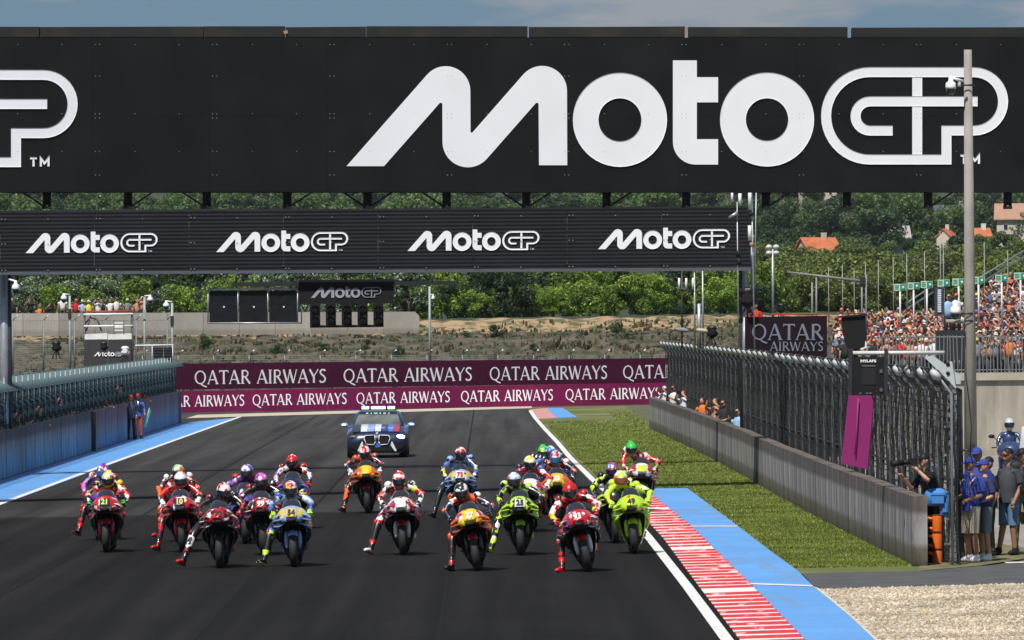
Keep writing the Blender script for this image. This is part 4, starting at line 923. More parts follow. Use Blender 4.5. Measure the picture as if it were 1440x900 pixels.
mkpal('red10', RED, BLK, pt('r4 w1', 7), pt('w3 r4 n2', 7), RED, RED, RED, RED, RED, NAVY, YEL, (pt('m4 r4 k2'), pt('r6 m2'), pt('r6 w2 k1'), pt('w5 r3'), pt('r5 w1 n1'), pt('n4 m3 r2')), pt('o5 w3', 5), ORG_, WHI, RED, BLK, ORG_, pt('r4 o3 w1'))
mkpal('black5', BLK, BLK, BLK, BLK, BLK, BLK, BLK, BLK, BLK, None, None, (pt('k6 o2 w1'), pt('k4 w2 o1'), pt('k4 w2 r2'), pt('o4 r2 k2'), OK, KR), pt('g5 o2 w2', 16), BLK, BLK, RED, BLK, ORG_, pt('w4 r3'))
mkpal('aprA', pt('k7 w1 r1', 9), BLK, pt('k2 w1', 9), pt('k6 r3 w1', 13), pt('k4 r2 w2', 9), pt('k5 r3 w2', 16), pt('k4 w3'), BLK, BLK, pt('r4 k2', 9), BLK, (pt('k7 r1 w1'), pt('k6 r2 w1'), pt('k5 r2 w2'), pt('k5 r3 w1'), pt('k7 r1'), pt('k5 r2 w1')), pt('w6 r3', 16), pt('k5 w3'), pt('r5 k3'), RED, BLK, pt('r4 k1'), pt('k4 w1 r2'))
mkpal('aprB', pt('k7 w1 r1', 9), BLK, pt('k2 w1', 9), pt('r5 k3 w2', 13), pt('r4 w3 k3', 9), pt('r5 k3 w2', 16), pt('k4 w3'), BLK, BLK, RED, WHI, (pt('k7 r1 w1'), pt('k6 r2 w1'), pt('k5 r1 w2'), pt('k5 r3 w1'), pt('k7 r1'), pt('k5 r2 w1')), pt('i5 p3 w1', 16), BLK, RED, BLK, BLK, RED, pt('k4 w1 r2'))
mkpal('purpW', PUR, PUR, BLU, pt('p4 w3 b3'), PUR, BLU, BLU, BLU, PUR, None, None, (pt('n5 p4 w1'), pt('n4 r3 p2'), pt('v4 p3 w2'), pt('v4 i1 w2'), pt('p4 m3'), pt('k5 p3')), pt('w5 p3 b1', 16), BLK, pt('v5 w2'), BLK, PUR, PUR, pt('r4 w1'))
mkpal('blue54', LBL, pt('n4 b4 k2'), WHI, pt('w2 a6', 9), pt('y5 w2', 9), LBL, BLU, LBL, LBL, YEL, NAVY, (pt('n5 b3 r1'), pt('n5 a2'), pt('b4 a4 w2'), pt('b5 k2 w1'), pt('k5 b2'), pt('k6 l1')), pt('r4 y4 w2', 16), BLK, LIME, BLK, LIME, pt('r3 l3'), pt('b3 w2 y2'))
mkpal('red20', NAVY, BLK, WHI, NAVY, NAVY, BLU, BLU, NAVY, WHI, None, None, (pt('k5 m2 r1'), pt('k4 w2 r1'), pt('b3 w4 r2'), pt('w3 b3 r2'), pt('k5 b2'), pt('k6 b1')), pt('r6 w1', 16), pt('r3 k4'), RED, BLK, BLK, RED, pt('r5 w2'))
mkpal('ktmA', pt('o6 n2 r1', 7), BLK, ORG_, pt('y5 o3', 7), pt('o5 r2 w1', 9), ORG_, ORG_, RED, BLK, YEL, RED, (pt('n4 m3 r2'), pt('n3 o3 w1'), OK, pt('n5 w2'), pt('o6 k2 w1'), pt('k5 o2 r1')), pt('r5 w4 k1', 16), RED, WHI, BLK, BLK, pt('w3 o3'), pt('o3 r2 w2'))
mkpal('duc63', pt('r8 w1 b1', 7), BLK, RED, pt('w6 r2 k1', 13), pt('r5 b1 w2', 9), pt('r5 w2 b2'), pt('r4 w1 k2'), RED, WHI, WHI, BLK, (pt('m4 d3 r2'), pt('r4 w3 k1'), pt('r5 w4 l1'), pt('w5 r3'), pt('r4 w4'), pt('k6 r2')), pt('r4 w5', 16), pt('r3 k3 w1'), pt('w4 d3'), WHI, RED, RED, pt('w5 k2'))
mkpal('gres73', LBL, BLU, YEL, pt('a6 w2'), YEL, LBL, BLU, LBL, LBL, WHI, RED, (pt('b5 a3 n2'), pt('a5 b2 y1'), pt('a5 b3 w1'), pt('y4 b3'), pt('k4 a3'), pt('k6 a1')), pt('r5 w3', 16), BLK, pt('k4 y1 w1'), BLK, BLK, BLK, pt('a4 m2 w1'))
mkpal('ktm37', pt('o4 k4 r1', 7), pt('k6 r1'), ORG_, pt('y6 r2', 7), pt('r4 w3'), ORG_, ORG_, RED, BLK, YEL, WHI, (pt('m4 n3 r2 o1'), pt('o4 r3 n2 w1'), pt('n5 w2'), pt('n5 w2 t1'), pt('n4 o2'), pt('r3 k4')), pt('w4 n3 k1 y1', 16), BLK, BLK, BLK, BLK, ORG_, pt('o5 w2'))
mkpal('vr25', pt('k6 l4', 6), BLK, LIME, pt('k5 l2', 9), pt('l5 k4', 7), LIME, pt('k5 l2'), LIME, BLK, WHI, BLK, (pt('k6 d1'), pt('k6 l2'), pt('k6 l2 w1'), pt('k5 l2 w1'), pt('k6 l2'), pt('k6 l2 w1')), pt('w4 a3 r2 g1', 16), pt('w2 g2 k2'), BLK, LIME, LIME, pt('l3 k3'), pt('l3 k2 w2'))
mkpal('hon', WHI, RED, RED, WHI, RED, RED, GRE, WHI, WHI, None, None, (pt('r5 m2 b1'), pt('r4 n3'), pt('r3 w3 n2'), pt('w5 r2'), pt('r6 w1'), pt('r5 k2')), pt('y5 w3 o1', 16), BLK, WHI, RED, BLK, RED, pt('m4 b2'))
mkpal('yamG', NAVY, BLK, BLU, NAVY, NAVY, BLU, BLU, NAVY, BLU, None, None, (pt('k6 n3'), pt('k5 w2'), pt('k4 w2 b2'), pt('k4 b2 w2'), BK, BK), pt('l4 g5', 16), GRE, BLK, BLK, BLK, BLU, pt('k4 w3'))
mkpal('yamB', NAVY, BLK, BLU, NAVY, NAVY, BLU, BLU, NAVY, BLU, None, None, (pt('k6 n3'), pt('k5 w2'), pt('b4 w2 k2'), pt('n4 b2 w2'), BK, BK), pt('w4 b5', 16), BLU, BLK, BLK, BLK, BLU, pt('k4 w3'))
mkpal('ktm33', ORG_, BLK, ORG_, YEL, ORG_, ORG_, RED, ORG_, BLK, YEL, WHI, (pt('o3 r3 n3'), pt('o5 n3 w1'), pt('n3 o3 w3'), pt('n6 w2'), OK, KR), pt('w3 a3 r3', 16), BLU, BLK, BLK, BLK, ORG_, pt('o5 w2'), visor=M_('blue_visor', (.02, .12, .25), .08))
mkpal('duc93', pt('r8 w1 b1', 7), BLK, pt('r3 w1', 7), pt('r6 w2 b1', 14), RED, pt('r5 w2 b2'), pt('r4 w1 k1'), RED, WHI, RED, WHI, (pt('k3 m4 r2'), pt('r4 k3'), pt('r5 w4 k1'), pt('r4 w4 y1'), pt('r5 w3'), pt('k5 r3')), pt('r6 m1', 7), RED, pt('r6 w2'), RED, RED, pt('r5 w2'), pt('r5 w2'))
mkpal('vr49', pt('l9 k1', 6), LIME, LIME, pt('l9 r1', 7), LIME, LIME, LIME, LIME, LIME, LIME, BLK, (pt('l3 k4 m2'), pt('l5 k3'), pt('l6 w1'), pt('l6 r1'), pt('l3 k4'), pt('k5 l2')), pt('o3 w3 l3', 16), YEL, LIME, BLK, LIME, LIME, pt('l6 w1'), chin=BLK, visor=M_('amber_visor', (.20, .06, .03), .08))
mkpal('vrB', BLK, BLK, LIME, BLK, BLK, LIME, BLK, BLK, BLK, None, None, (pt('k6 d1'), pt('k6 l2'), pt('k5 l3'), pt('k5 l2 w2'), pt('m3 k4 l2'), pt('k5 w1 l1')), pt('b4 r4 w1', 16), pt('r4 b3'), pt('b2 k5'), RED, BLK, LIME, pt('l3 k3'))
mkpal('lcr', pt('r5 w3 g2'), BLK, GRE, WHI, RED, pt('r4 w3'), pt('g4 w1 r1'), pt('r5 w3'), GRE, LIME, None, (pt('m4 r3 g2'), pt('r5 w2'), pt('r5 w3'), pt('w3 r4 g1'), pt('k4 g2'), KR), GRE, GRE, pt('w4 k3'), BLK, GRE, RED, pt('w4 r2'))
D_ = 'row'
BIKES = [
 # u, v, lean, pal, num, bike label, rider label, leg, out, rider lean, hx
 (150, 777, .00, 'red21', '21', 'red and white race motorcycle with lime number, leftmost of the pack', 'racer in maroon and red leathers and yellow helmet, leftmost of the front riders', None, .1, .0, .03),
 (139, 760, .05, 'purple', None, 'purple race motorcycle half hidden behind the leftmost red one', 'racer in purple leathers with blue visor and red knee out at far left', 'L', .3, .05, .02),
 (258, 777, -.03, 'red10', '10', 'red race motorcycle with orange number 10 on a navy nose plate', 'racer in red leathers and orange helmet with white spot on top, foot down', 'L', .55, -.03, .03),
 (250, 762, -.02, 'black5', None, 'dark race motorcycle hidden behind the red number 10 machine', 'racer with green and orange helmet and orange knee, behind the orange helmet', 'L', .15, -.02, .0),
 (309, 799, .0, 'aprA', '72', 'black race motorcycle with red nose band, lowest left of the front row', 'racer in black leathers and white and pink helmet stretching a leg out wide', 'L', 1.25, .0, .05),
 (371, 781, -.01, 'aprB', '99', 'black and red race motorcycle with two white digits between black and blue ones', 'racer in black leathers with magenta and violet helmet', None, .1, -.01, .05),
 (345, 765, .0, 'purpW', None, 'violet and blue race motorcycle behind the black number machines', 'racer in violet leathers with white and violet helmet', None, .1, .0, .0),
 (414, 797, -.01, 'blue54', '54', 'pale blue race motorcycle with yellow nose plate', 'racer in navy and blue leathers with red and yellow helmet and lime gloves', 'L', .75, -.01, .03),
 (412, 744, .0, 'red20', None, 'dark blue race motorcycle behind the pale blue one', 'racer in black and blue leathers with plain red helmet and red gloves', None, .1, .0, .0),
 (517, 722, .0, 'ktmA', None, 'orange and yellow race motorcycle in front of the safety car', 'racer with red and white striped helmet lifting an orange knee by the safety car', 'L', .75, .0, .02),
 (567, 781, -.02, 'duc63', None, 'red race motorcycle with white nose mask in mid track', 'racer in white and red leathers with red and white helmet, leg stretched out', 'L', 1.0, -.02, .02),
 (649, 730, -.01, 'gres73', '73', 'light blue race motorcycle with yellow screen edges behind the orange front one', 'racer in light blue leathers with red helmet, black boot out to the side', 'L', 1.0, -.01, .0),
 (672, 803, -.16, 'ktm37', '37', 'orange race motorcycle with yellow plate 37 leaning, front middle of the pack', 'racer in orange and navy leathers with white and navy helmet, boot on the track', 'L', .35, -.16, -.05),
 (733, 781, .0, 'vr25', '25', 'lime and black race motorcycle with white plate 25', 'racer in black leathers with lime stripes and white and pale blue helmet', 'L', .75, .0, -.08),
 (745, 748, .0, 'hon', None, 'white and red race motorcycle hidden behind the lime and black one', 'racer with yellow and white helmet and red leathers behind the white helmet', None, .1, .0, -.02),
 (762, 723, .0, 'yamG', None, 'navy race motorcycle at the back near the right track line, left of its twin', 'racer in black leathers with lime green helmet partly hidden, far back', None, .1, .0, .0),
 (778, 725, .0, 'yamB', None, 'navy race motorcycle at the back, right one of two close together', 'racer in black and blue leathers with white and blue helmet, far back', None, .1, .0, .0),
 (785, 738, -.02, 'ktm33', '33', 'orange race motorcycle with yellow nose right behind the leaning red one', 'racer in orange and navy leathers with blue visor and pale helmet', None, .1, -.02, .02),
 (828, 804, -.19, 'duc93', '93', 'red race motorcycle with blue and white stripes leaning at the front right', 'racer in red leathers and plain red helmet leaning off, knee pad out', 'L', .3, -.20, -.03),
 (866, 764, -.03, 'vrB', None, 'black race motorcycle hidden behind the plain lime one', 'racer with blue and red helmet and black sleeves with lime stripe, red boot out', 'L', .25, -.05, .03),
 (893, 779, -.07, 'vr49', '49', 'all lime yellow race motorcycle with black number 49', 'racer in lime leathers with orange and yellow helmet and amber visor', None, .1, -.09, -.08),
 (901, 720, .02, 'lcr', None, 'red, white and green race motorcycle, rearmost at the kerb', 'racer in red and white leathers with plain bright green helmet', None, .1, .0, -.15),
]
for (u, v, ln, pn, num, bl, rl_, leg, out, rln, hx) in BIKES:
    dl = random.uniform(-.035, .02); ln += dl; rln += dl*1.5
    b = make_bike(u, v, ln, PAL[pn], num, bl, steer=random.uniform(-.05, .05)); rider(b, PAL[pn], leg, out, rln, rl_, hx, head=(random.uniform(-.05, .1), 0, random.uniform(-.28, .28)))

# ================================================================== SAFETY CAR
def safety_car():
    g = G(531, 643.5, .004); t = thing('safety_car', 'blue, white and red safety car with lit blue roof lights following the riders', 'car', g); o = g
    body = pt('n5 a1 k6 b2', 1.9); W = .93
    def ring(y, hw, zb, zs, zt, tw=.7): return [Vector(p)+o for p in ((-hw*.85, y, zb), (-hw, y, zb+.12), (-hw, y, zs-.12), (-hw*.95, y, zs), (-hw*tw, y, zt), (0, y, zt+.02), (hw*tw, y, zt), (hw*.95, y, zs), (hw, y, zs-.12), (hw, y, zb+.12), (hw*.85, y, zb), (0, y, zb))]
    ST = [(0, .60, .24, .50, .56), (.05, .78, .16, .60, .68), (.18, .88, .14, .68, .77), (.6, .93, .16, .78, .86), (1.1, .94, .18, .86, .94), (1.5, .94, .18, .92, .98), (2.6, .94, .18, .95, .99), (3.6, .95, .18, .97, 1.02), (4.4, .90, .2, .95, 1.0), (4.6, .8, .3, .8, .9)]
    y0 = -.75; mb = MB(); mb.loft([ring(y+y0, *r) for y, *r in ST]); mb.build('body', body, t)
    def cab(y, hw, z, th): return [Vector(p)+o for p in ((-hw, y, .93), (-hw*.86, y, z-.06), (-hw*.70, y, z), (hw*.70, y, z), (hw*.86, y, z-.06), (hw, y, .93))]
    mb = MB(); mb.loft([cab(.72, .80, .95, 0), cab(1.35, .80, 1.36, 0), cab(2.2, .80, 1.42, 0), cab(2.9, .78, 1.36, 0), cab(3.5, .74, 1.0, 0)]); cb = mb.build('cabin', mat('dark_blue_roof', (.02, .05, .15), .25, coat=.8), t)
    mb = MB(); mb.prism([Vector(p)+o for p in ((-.72, .735, .975), (.72, .735, .975), (.60, 1.24, 1.30), (-.60, 1.24, 1.30))], (0, -.012, .012)); mb.build('windscreen', mat('reflecting_glass', (.17, .18, .17), .12, .2, .5, 2, coat=1), cb)
    mb = MB(); mb.prism([Vector(p)+o for p in ((-.60, 1.245, 1.305), (.60, 1.245, 1.305), (.585, 1.33, 1.36), (-.585, 1.33, 1.36))], (0, -.015, .014)); mb.build('sun_strip', NAVY, cb)
    for k_, w__ in enumerate((.10, .05, .16, .07, .12, .06)): mb = MB(); mb.box(Vector((-.34+k_*.135, 1.262, 1.345))+o, (w__*.7, .008, .035), rot=Euler((-.9, 0, 0)).to_matrix()); mb.build('lettering_mark', WHITE, cb)
    for sg in (-1, 1):
        mb = MB(); mb.ell(Vector((sg*1.03, .80, .99))+o, (.12, .07, .075), 0, 12, 8); mb.tube(Vector((sg*.85, .82, .93))+o, Vector((sg*.98, .8, .97))+o, .02, n=6); m_ = mb.build('wing_mirror', LBL, t)
        mb = MB(); mb.box(Vector((sg*1.05, .735, 1.0))+o, (.12, .02, .04)); mb.build('repeater_light', mat('blue_flash_lamp', (.3, .5, 1), .3, emit=(.35, .65, 1), es=2.5), m_)
        for yy in (.0, 2.75):
            mb = MB(); mb.lathe([(.20, -.12), (.33, -.13), (.345, -.08), (.345, .08), (.33, .13), (.20, .12)], Vector((sg*.80, yy, .345))+o, 'x', 26); w = mb.build('wheel', RUBBER, t)
            mb = MB(); c = Vector((sg*.80, yy, .345))+o; mb.lathe([(.22, -.11), (.21, 0), (.22, .11)], c, 'x', 20)
            for k in range(10): a = 2*PI*k/10; mb.tube(c+Vector((sg*.08, 0, 0)), c+Vector((sg*.10, .21*math.cos(a), .21*math.sin(a))), .014, n=5)
            mb.build('rim', SIL, w)
            mb = MB(); mb.lathe([(.36, -.10), (.40, -.05), (.40, .12), (.36, .12)], c, 'x', 16, a0=-.2, a1=PI+.2); mb.build('wheel_arch', BLACK, t)
        on = sg > 0
        mb = MB(); mb.ell(Vector((sg*.70, -.62, .64))+o, (.15, .10, .07), 0, 14, 8); mb.build('headlight', mat('headlight_on', (1, .95, .8), .2, emit=(1, .93, .75), es=7) if on else mat('headlight_off', (.10, .10, .11), .1, coat=1), t)
        mb = MB(); pts = [(sg*.07, .70), (sg*.36, .69), (sg*.40, .60), (sg*.33, .42), (sg*.10, .40), (sg*.05, .50)]
        mb.prism([Vector((x, -.775, z))+o for x, z in pts], (0, .1, 0)); kg = mb.build('kidney_grille', BLACK, t)
        mb = MB(); n = len(pts)
        for i in range(n): a, b = pts[i], pts[(i+1) % n]; mb.tube(Vector((a[0], -.785, a[1]))+o, Vector((b[0], -.785, b[1]))+o, .014, n=5)
        mb.build('grille_frame', WHITE, kg)
        mb = MB(); mb.prism([Vector((sg*x, -.74, z))+o for x, z in ((.50, .46), (.74, .50), (.78, .32), (.58, .24), (.48, .30))], (0, .1, 0)); mb.build('side_intake', BLACK, t)
        mb = MB(); mb.prism([Vector((sg*x, -.80, z))+o for x, z in ((.44, .50), (.47, .50), (.60, .22), (.55, .20), (.42, .38))], (0, .06, 0)); mb.build('bumper_stripe', WHITE, t)
    mb = MB(); mb.box(Vector((0, -.77, .27))+o, (.86, .10, .12)); mb.build('lower_intake', BLACK, t); mb = MB(); mb.box(Vector((0, -.80, .17))+o, (1.5, .25, .03)); mb.build('splitter', BLACK, t)
    for x, w_, m_ in ((-.66, .22, BLK), (-.40, .20, WHI), (-.20, .22, LBL), (.02, .18, WHI), (.22, .20, BLK), (.42, .16, BLU), (.60, .16, RED)):
        mb = MB(); f = lambda y, xx: Vector((xx, y, np.interp(y, [-.57, -.15, .35, .75], [.79, .878, .958, 1.0])+.022-.02*abs(xx)))+o
        mb.add([f(-.55, x-w_/2), f(-.55, x+w_/2), f(-.15, x+w_/2*1.05), f(.35, x+w_/2*1.1), f(.70, x+w_/2*1.1), f(.70, x-w_/2*.9), f(.35, x-w_/2), f(-.15, x-w_/2)], [(0, 1, 2, 7), (7, 2, 3, 6), (6, 3, 4, 5)]); mb.build('bonnet_stripe', m_, t)
    mb = MB(); mb.box(Vector((0, 1.75, 1.455))+o, (1.12, .28, .05)); lb = mb.build('light_bar', BLACK, t)
    for x, w_ in ((-.40, .22), (0, .44), (.40, .22)): mb = MB(); mb.box(Vector((x, 1.72, 1.51))+o, (w_, .24, .085)); mb.build('beacon', mat('blue_beacon', (.1, .2, 1), .3, emit=(.16, .34, 1), es=6), lb)
    mb = MB(); mb.lathe([(0, -.01), (.045, -.01), (.045, .01)], Vector((0, -.66, .745))+o, 'y', 12); mb.build('badge', SIL, t)
safety_car()

# ================================================================== STANDING PEOPLE
def face_mb(skin_i=0, hair_i=1, h=1.0):
    mb = MB(); 
    mb.ell((0, 0, 0), (.076, .092, .112), skin_i, 16, 12)
    mb.ell((0, -.045, -.055), (.052, .045, .055), skin_i, 12, 8)          # jaw
    mb.add([(-.012, -.088, .012), (.012, -.088, .012), (.016, -.108, -.026), (-.016, -.108, -.026), (0, -.085, -.036)], [(0, 1, 2, 3), (3, 2, 4), (0, 3, 4), (1, 4, 2)], skin_i, True)
    for sg in (-1, 1):
        mb.ell((sg*.079, .01, -.005), (.010, .020, .032), skin_i, 8, 6); mb.ell((sg*.030, -.083, .012), (.013, .008, .008), 2, 8, 5); mb.box((sg*.030, -.089, .032), (.032, .008, .007), hair_i)
    mb.box((0, -.094, -.054), (.042, .010, .008), 3)
    mb.ell((0, .014, .028), (.083, .095, .098), hair_i, 16, 8, lo=-.05)
    return mb
def hand_mb(c, d, m, grip=.5):
    """open relaxed hand: palm, four fingers and thumb; d is the forearm direction"""
    mb = MB(); d = Vector(d).normalized(); q = d.to_track_quat('Z', 'Y'); c = Vector(c)
    T = lambda x, y, z: c+q @ Vector((x, y, z))
    mb.path([T(0, 0, -.03), T(0, 0, .02), T(0, 0, .07)], [.026, .032, .03], 8, m)
    for i, (x, l_) in enumerate(((-.027, .055), (-.009, .066), (.009, .062), (.026, .048))):
        mb.path([T(x, 0, .065), T(x, -.018*grip*2, .065+l_*.6), T(x, -.05*grip*2, .065+l_*.85)], [.010, .009, .007], 5, m)
    mb.path([T(-.028, 0, .01), T(-.05, -.014, .04), T(-.045, -.03, .065)], [.012, .010, .008], 5, m); return mb
STD = {'pelvis': (0, 0, .95), 'belly': (0, 0, 1.10), 'chest': (0, 0, 1.30), 'neckb': (0, .01, 1.43), 'neck': (0, 0, 1.53),
       'shl': (-.17, .01, 1.40), 'ell': (-.23, .04, 1.13), 'wrl': (-.24, -.06, .90), 'shr': (.17, .01, 1.40), 'elr': (.23, .04, 1.13), 'wrr': (.24, -.06, .90),
       'hipl': (-.09, 0, .90), 'knl': (-.10, -.02, .50), 'anl': (-.11, .02, .10), 'tol': (-.13, -.15, .045), 'hipr': (.09, 0, .90), 'knr': (.10, -.02, .50), 'anr': (.11, .02, .10), 'tor': (.13, -.15, .045)}
RAD = dict(pelvis=.125, belly=.12, chest=.135, neckb=.07, neck=.055, sh=.068, el=.045, wr=.030, hip=.095, kn=.062, an=.042, to=.038)
def person(loc, yaw, label, skin=SKIN, shirt=BLACK, pants=DKMET, shoe=WHITE, hair=BLACK, pose={}, sleeves='short', legs='short', cap=None, girth=1.0, k=1.0, head=(0, 0, 0), group=None, headpos=None, coat=False):
    J = {n: Vector(p) for n, p in STD.items()}
    for n, p in pose.items(): J[n] = Vector(p)
    rr = lambda n: RAD.get(n, RAD.get(n[:2] if n[:2] in RAD else n[:3], .05))*(girth if n in ('pelvis', 'belly', 'chest') else 1)
    nodes = {n: (tuple(p), rr(n)) for n, p in J.items()}
    E = [('pelvis', 'belly'), ('belly', 'chest'), ('chest', 'neckb'), ('neckb', 'neck')]
    for s in 'lr': E += [('chest', 'sh'+s), ('sh'+s, 'el'+s), ('el'+s, 'wr'+s), ('pelvis', 'hip'+s), ('hip'+s, 'kn'+s), ('kn'+s, 'an'+s), ('an'+s, 'to'+s)]
    LB = {}
    for e in E:
        b = e[1]; LB[e] = 0
        if b[:2] in ('be', 'ch', 'sh') or b == 'neckb': LB[e] = 1
        elif b[:2] == 'el': LB[e] = 1
        elif b[:2] == 'wr': LB[e] = 1 if sleeves == 'long' else 0
        elif b[:3] == 'hip' or b[:2] == 'kn': LB[e] = 2
        elif b[:2] == 'an': LB[e] = 2 if legs == 'long' else 0
        elif b[:2] == 'to': LB[e] = 3
    me = skin_mesh(nodes, E, 'pelvis', LB, 4, 1)
    for m_ in (skin, shirt, pants, shoe, BLACK, mat('lip_colour', (.30, .09, .07)), hair): me.materials.append(m_)
    R_ = Euler(head).to_matrix(); hc = J['neck']+Vector((0, -.02, .115)) if headpos is None else Vector(headpos)
    f = face_mb(0, 6); f.m = [4 if m_ == 2 else 5 if m_ == 3 else m_ for m_ in f.m]; f.v = [tuple(R_ @ Vector(p)+hc) for p in f.v]; join_mb(me, f)
    for s in 'lr': join_mb(me, hand_mb(J['wr'+s], J['wr'+s]-J['el'+s], 0))
    for s, sg in (('l', -1), ('r', 1)):
        sb = MB(); a = J['an'+s]; tdir = (J['to'+s]-a); tdir.z = 0; tdir.normalize(); c = a+tdir*.06; c.z -= .055
        sb.ell(c, (.048+.075*abs(tdir.x), .048+.09*abs(tdir.y), .048), 3, 12, 6); sb.path([a+Vector((0, 0, -.05)), a+Vector((0, 0, .035))], [.052, .046], 8, 3); join_mb(me, sb)
    o = bpy.data.objects.new('person', me); C.objects.link(o); o.location = loc; o.rotation_euler = (0, 0, yaw); o.scale = (k, k, k); ORG[o.name] = Vector(loc); tag(o, label, 'person', group)
    # loose clothing over the body
    def cloth(name, segs, m_, n=10):
        mb = MB()
        for pts, rs in segs: mb.path(pts, rs, n, 0, False)
        inst(name, mb.mesh(name, [m_]), o)
    if sleeves == 'short':
        for s in 'lr': cloth('sleeve', [([J['sh'+s]+(J['chest']-J['sh'+s])*.15, J['sh'+s].lerp(J['el'+s], .4), J['sh'+s].lerp(J['el'+s], .78)], [.074, .066, .066])], shirt)
    cloth('shirt_body', [([J['pelvis']+Vector((0, 0, -.08)), J['pelvis']+Vector((0, 0, .06)), J['belly'], J['chest'], J['chest'].lerp(J['neckb'], .6)], [.148*girth, .145*girth, .142*girth, .155*girth, .105]), ([J['chest'].lerp(J['neckb'], .55), J['neckb']+Vector((0, 0, .03))], [.11, .066])], shirt, 14)
    if legs == 'short':
        for s in 'lr': cloth('shorts_leg', [([J['hip'+s]+Vector((0, 0, .04)), J['hip'+s].lerp(J['kn'+s], .5), J['hip'+s].lerp(J['kn'+s], 1.02)], [.105, .088, .080])], pants)
    if cap:
        mb = MB(); mb.ell((0, .012, .035), (.090, .104, .098), 0, 16, 6, lo=0); mb.v = [tuple(p) for p in mb.v]
        mb.add([(-.07, -.07, .045), (.07, -.07, .045), (.055, -.165, .025), (0, -.18, .022), (-.055, -.165, .025)], [(0, 1, 2, 3, 4)]); mb.add([(-.07, -.07, .036), (.07, -.07, .036), (.055, -.165, .018), (0, -.18, .014), (-.055, -.165, .018)], [(4, 3, 2, 1, 0)])
        mb.v = [tuple(R_ @ Vector(p)+hc) for p in mb.v]; c = inst('cap', mb.mesh('cap', [cap]), o)
    return o
def gp(u, v): p = G(u, v, .0); return p
NB = mat('royal_blue_cloth', (.025, .05, .28), .8); JEAN = mat('denim', (.09, .19, .33), .85); KHAKI = mat('beige_cloth', (.50, .44, .32), .85); GREYC = mat('charcoal_cloth', (.045, .05, .06), .85); CAMO = patch('camouflage_cloth', [(.4, (.08, .09, .05)), (.3, (.2, .18, .12)), (.3, (.03, .03, .025))], 9, .9, coat=0); GSH = mat('washed_denim', (.14, .19, .23), .85)
p = gp(1366, 791); man1 = person(p, -.9, 'man in royal blue shirt, blue cap and beige shorts standing beside the steel post', SKIN2, NB, KHAKI, WHITE, BLACK, {'anl': (-.14, .1, .1), 'tol': (-.17, -.05, .045), 'wrl': (-.15, -.25, 1.05), 'wrr': (.18, -.25, 1.05)}, cap=NB)
def backpack(o, m, m2, name, label, off=(0, .17, 1.22), sz=(.17, .10, .23)):
    b = MB(); b.ell((0, 0, 0), sz, 0, 14, 10); b.ell((0, sz[1]*.8, -sz[2]*.3), (sz[0]*.7, sz[1]*.5, sz[2]*.5), 0, 12, 8)
    M2 = Matrix.Rotation(o.rotation_euler[2], 3, 'Z'); l_ = Vector(o.location)+M2 @ Vector(off); t = bpy.data.objects.new(name, b.mesh(name, [m])); C.objects.link(t); t.location = l_; t.rotation_euler = o.rotation_euler; ORG[t.name] = l_; tag(t, label, name.replace('_', ' '))
    for sg in (-1, 1):
        s = MB(); s.path([(sg*.09, -.02, sz[2]*.7), (sg*.12, -.16, sz[2]*.9), (sg*.12, -.30, sz[2]*.5), (sg*.11, -.28, -.02), (sg*.10, -.1, -.18)], .018, 5); inst('strap', s.mesh('strap', [m2]), t)
    return t
backpack(man1, NB, mat('pink_strap', (.45, .3, .38)), 'backpack', 'royal blue backpack worn by the man in beige shorts')
p = gp(1385, 789); man2 = person(p, -1.1, 'man in navy shirt, blue cap and washed denim shorts behind the beige shorts', SKIN, mat('navy_cloth', (.02, .03, .12), .8), GSH, WHITE, BLACK, {'wrr': (.12, -.32, 1.0), 'wrl': (-.2, -.25, 1.05)}, cap=NB, k=.97)
p = gp(1375, 783); man4 = person(p, -.3, 'man in blue cap mostly hidden behind two others in blue', SKIN2, NB, GREYC, BLACK, BLACK, {}, cap=NB, k=1.06, legs='long')
p = gp(1392, 782); person(p, -1.2, 'dark clothed person behind the denim shorts holding a black object', SKIN2, BLACK, BLACK, BLACK, BLACK, {'wrl': (-.12, -.42, 1.12), 'ell': (-.2, -.2, 1.1)}, legs='long', k=.97)
pb = gp(1386, 788); b = MB(); b.ell((0, 0, 0), (.09, .07, .2), 0, 10, 8); bb = b.build('bag', mat('purple_cloth', (.09, .03, .24), .8), loc=(0, 0, 0)); bb.location = pb+Vector((-.04, -.10, .98)); tag(bb, 'purple drawstring bag hanging at the hip of the man in washed shorts', 'bag')
p = gp(1419, 781); man3 = person(p, -.75, 'heavy man in charcoal polo shirt, sunglasses and blue denim shorts with tattooed arm', SKIN2, GREYC, JEAN, BLACK, BLACK, {'wrr': (.22, -.14, .88), 'wrl': (-.28, -.22, .98), 'ell': (-.25, .02, 1.12), 'anl': (-.16, -.06, .10), 'tol': (-.26, -.16, .045), 'tor': (.16, -.15, .045)}, girth=1.08, k=1.05, head=(0, 0, -.35))
g = MB(); g.path([(-.085, .02, .012), (-.06, -.085, .014), (0, -.105, .014), (.06, -.085, .014), (.085, .02, .012)], [.006, .014, .010, .014, .006], 5); R_ = Euler((0, 0, -.35)).to_matrix(); g.v = [tuple(R_ @ Vector(q)+Vector((0, -.02, 1.645))) for q in g.v]; inst('sunglasses', g.mesh('sunglasses', [mat('red_lens', (.25, .03, .02), .2)]), man3)
p = gp(1438, 778); person(p, .1, 'bearded man in black cap and camouflage trousers at the right edge', SKIN, BLACK, CAMO, BLACK, BLACK, {'wrr': (.16, -.3, 1.05)}, cap=BLACK, legs='long', k=1.03, head=(0, 0, -.8))
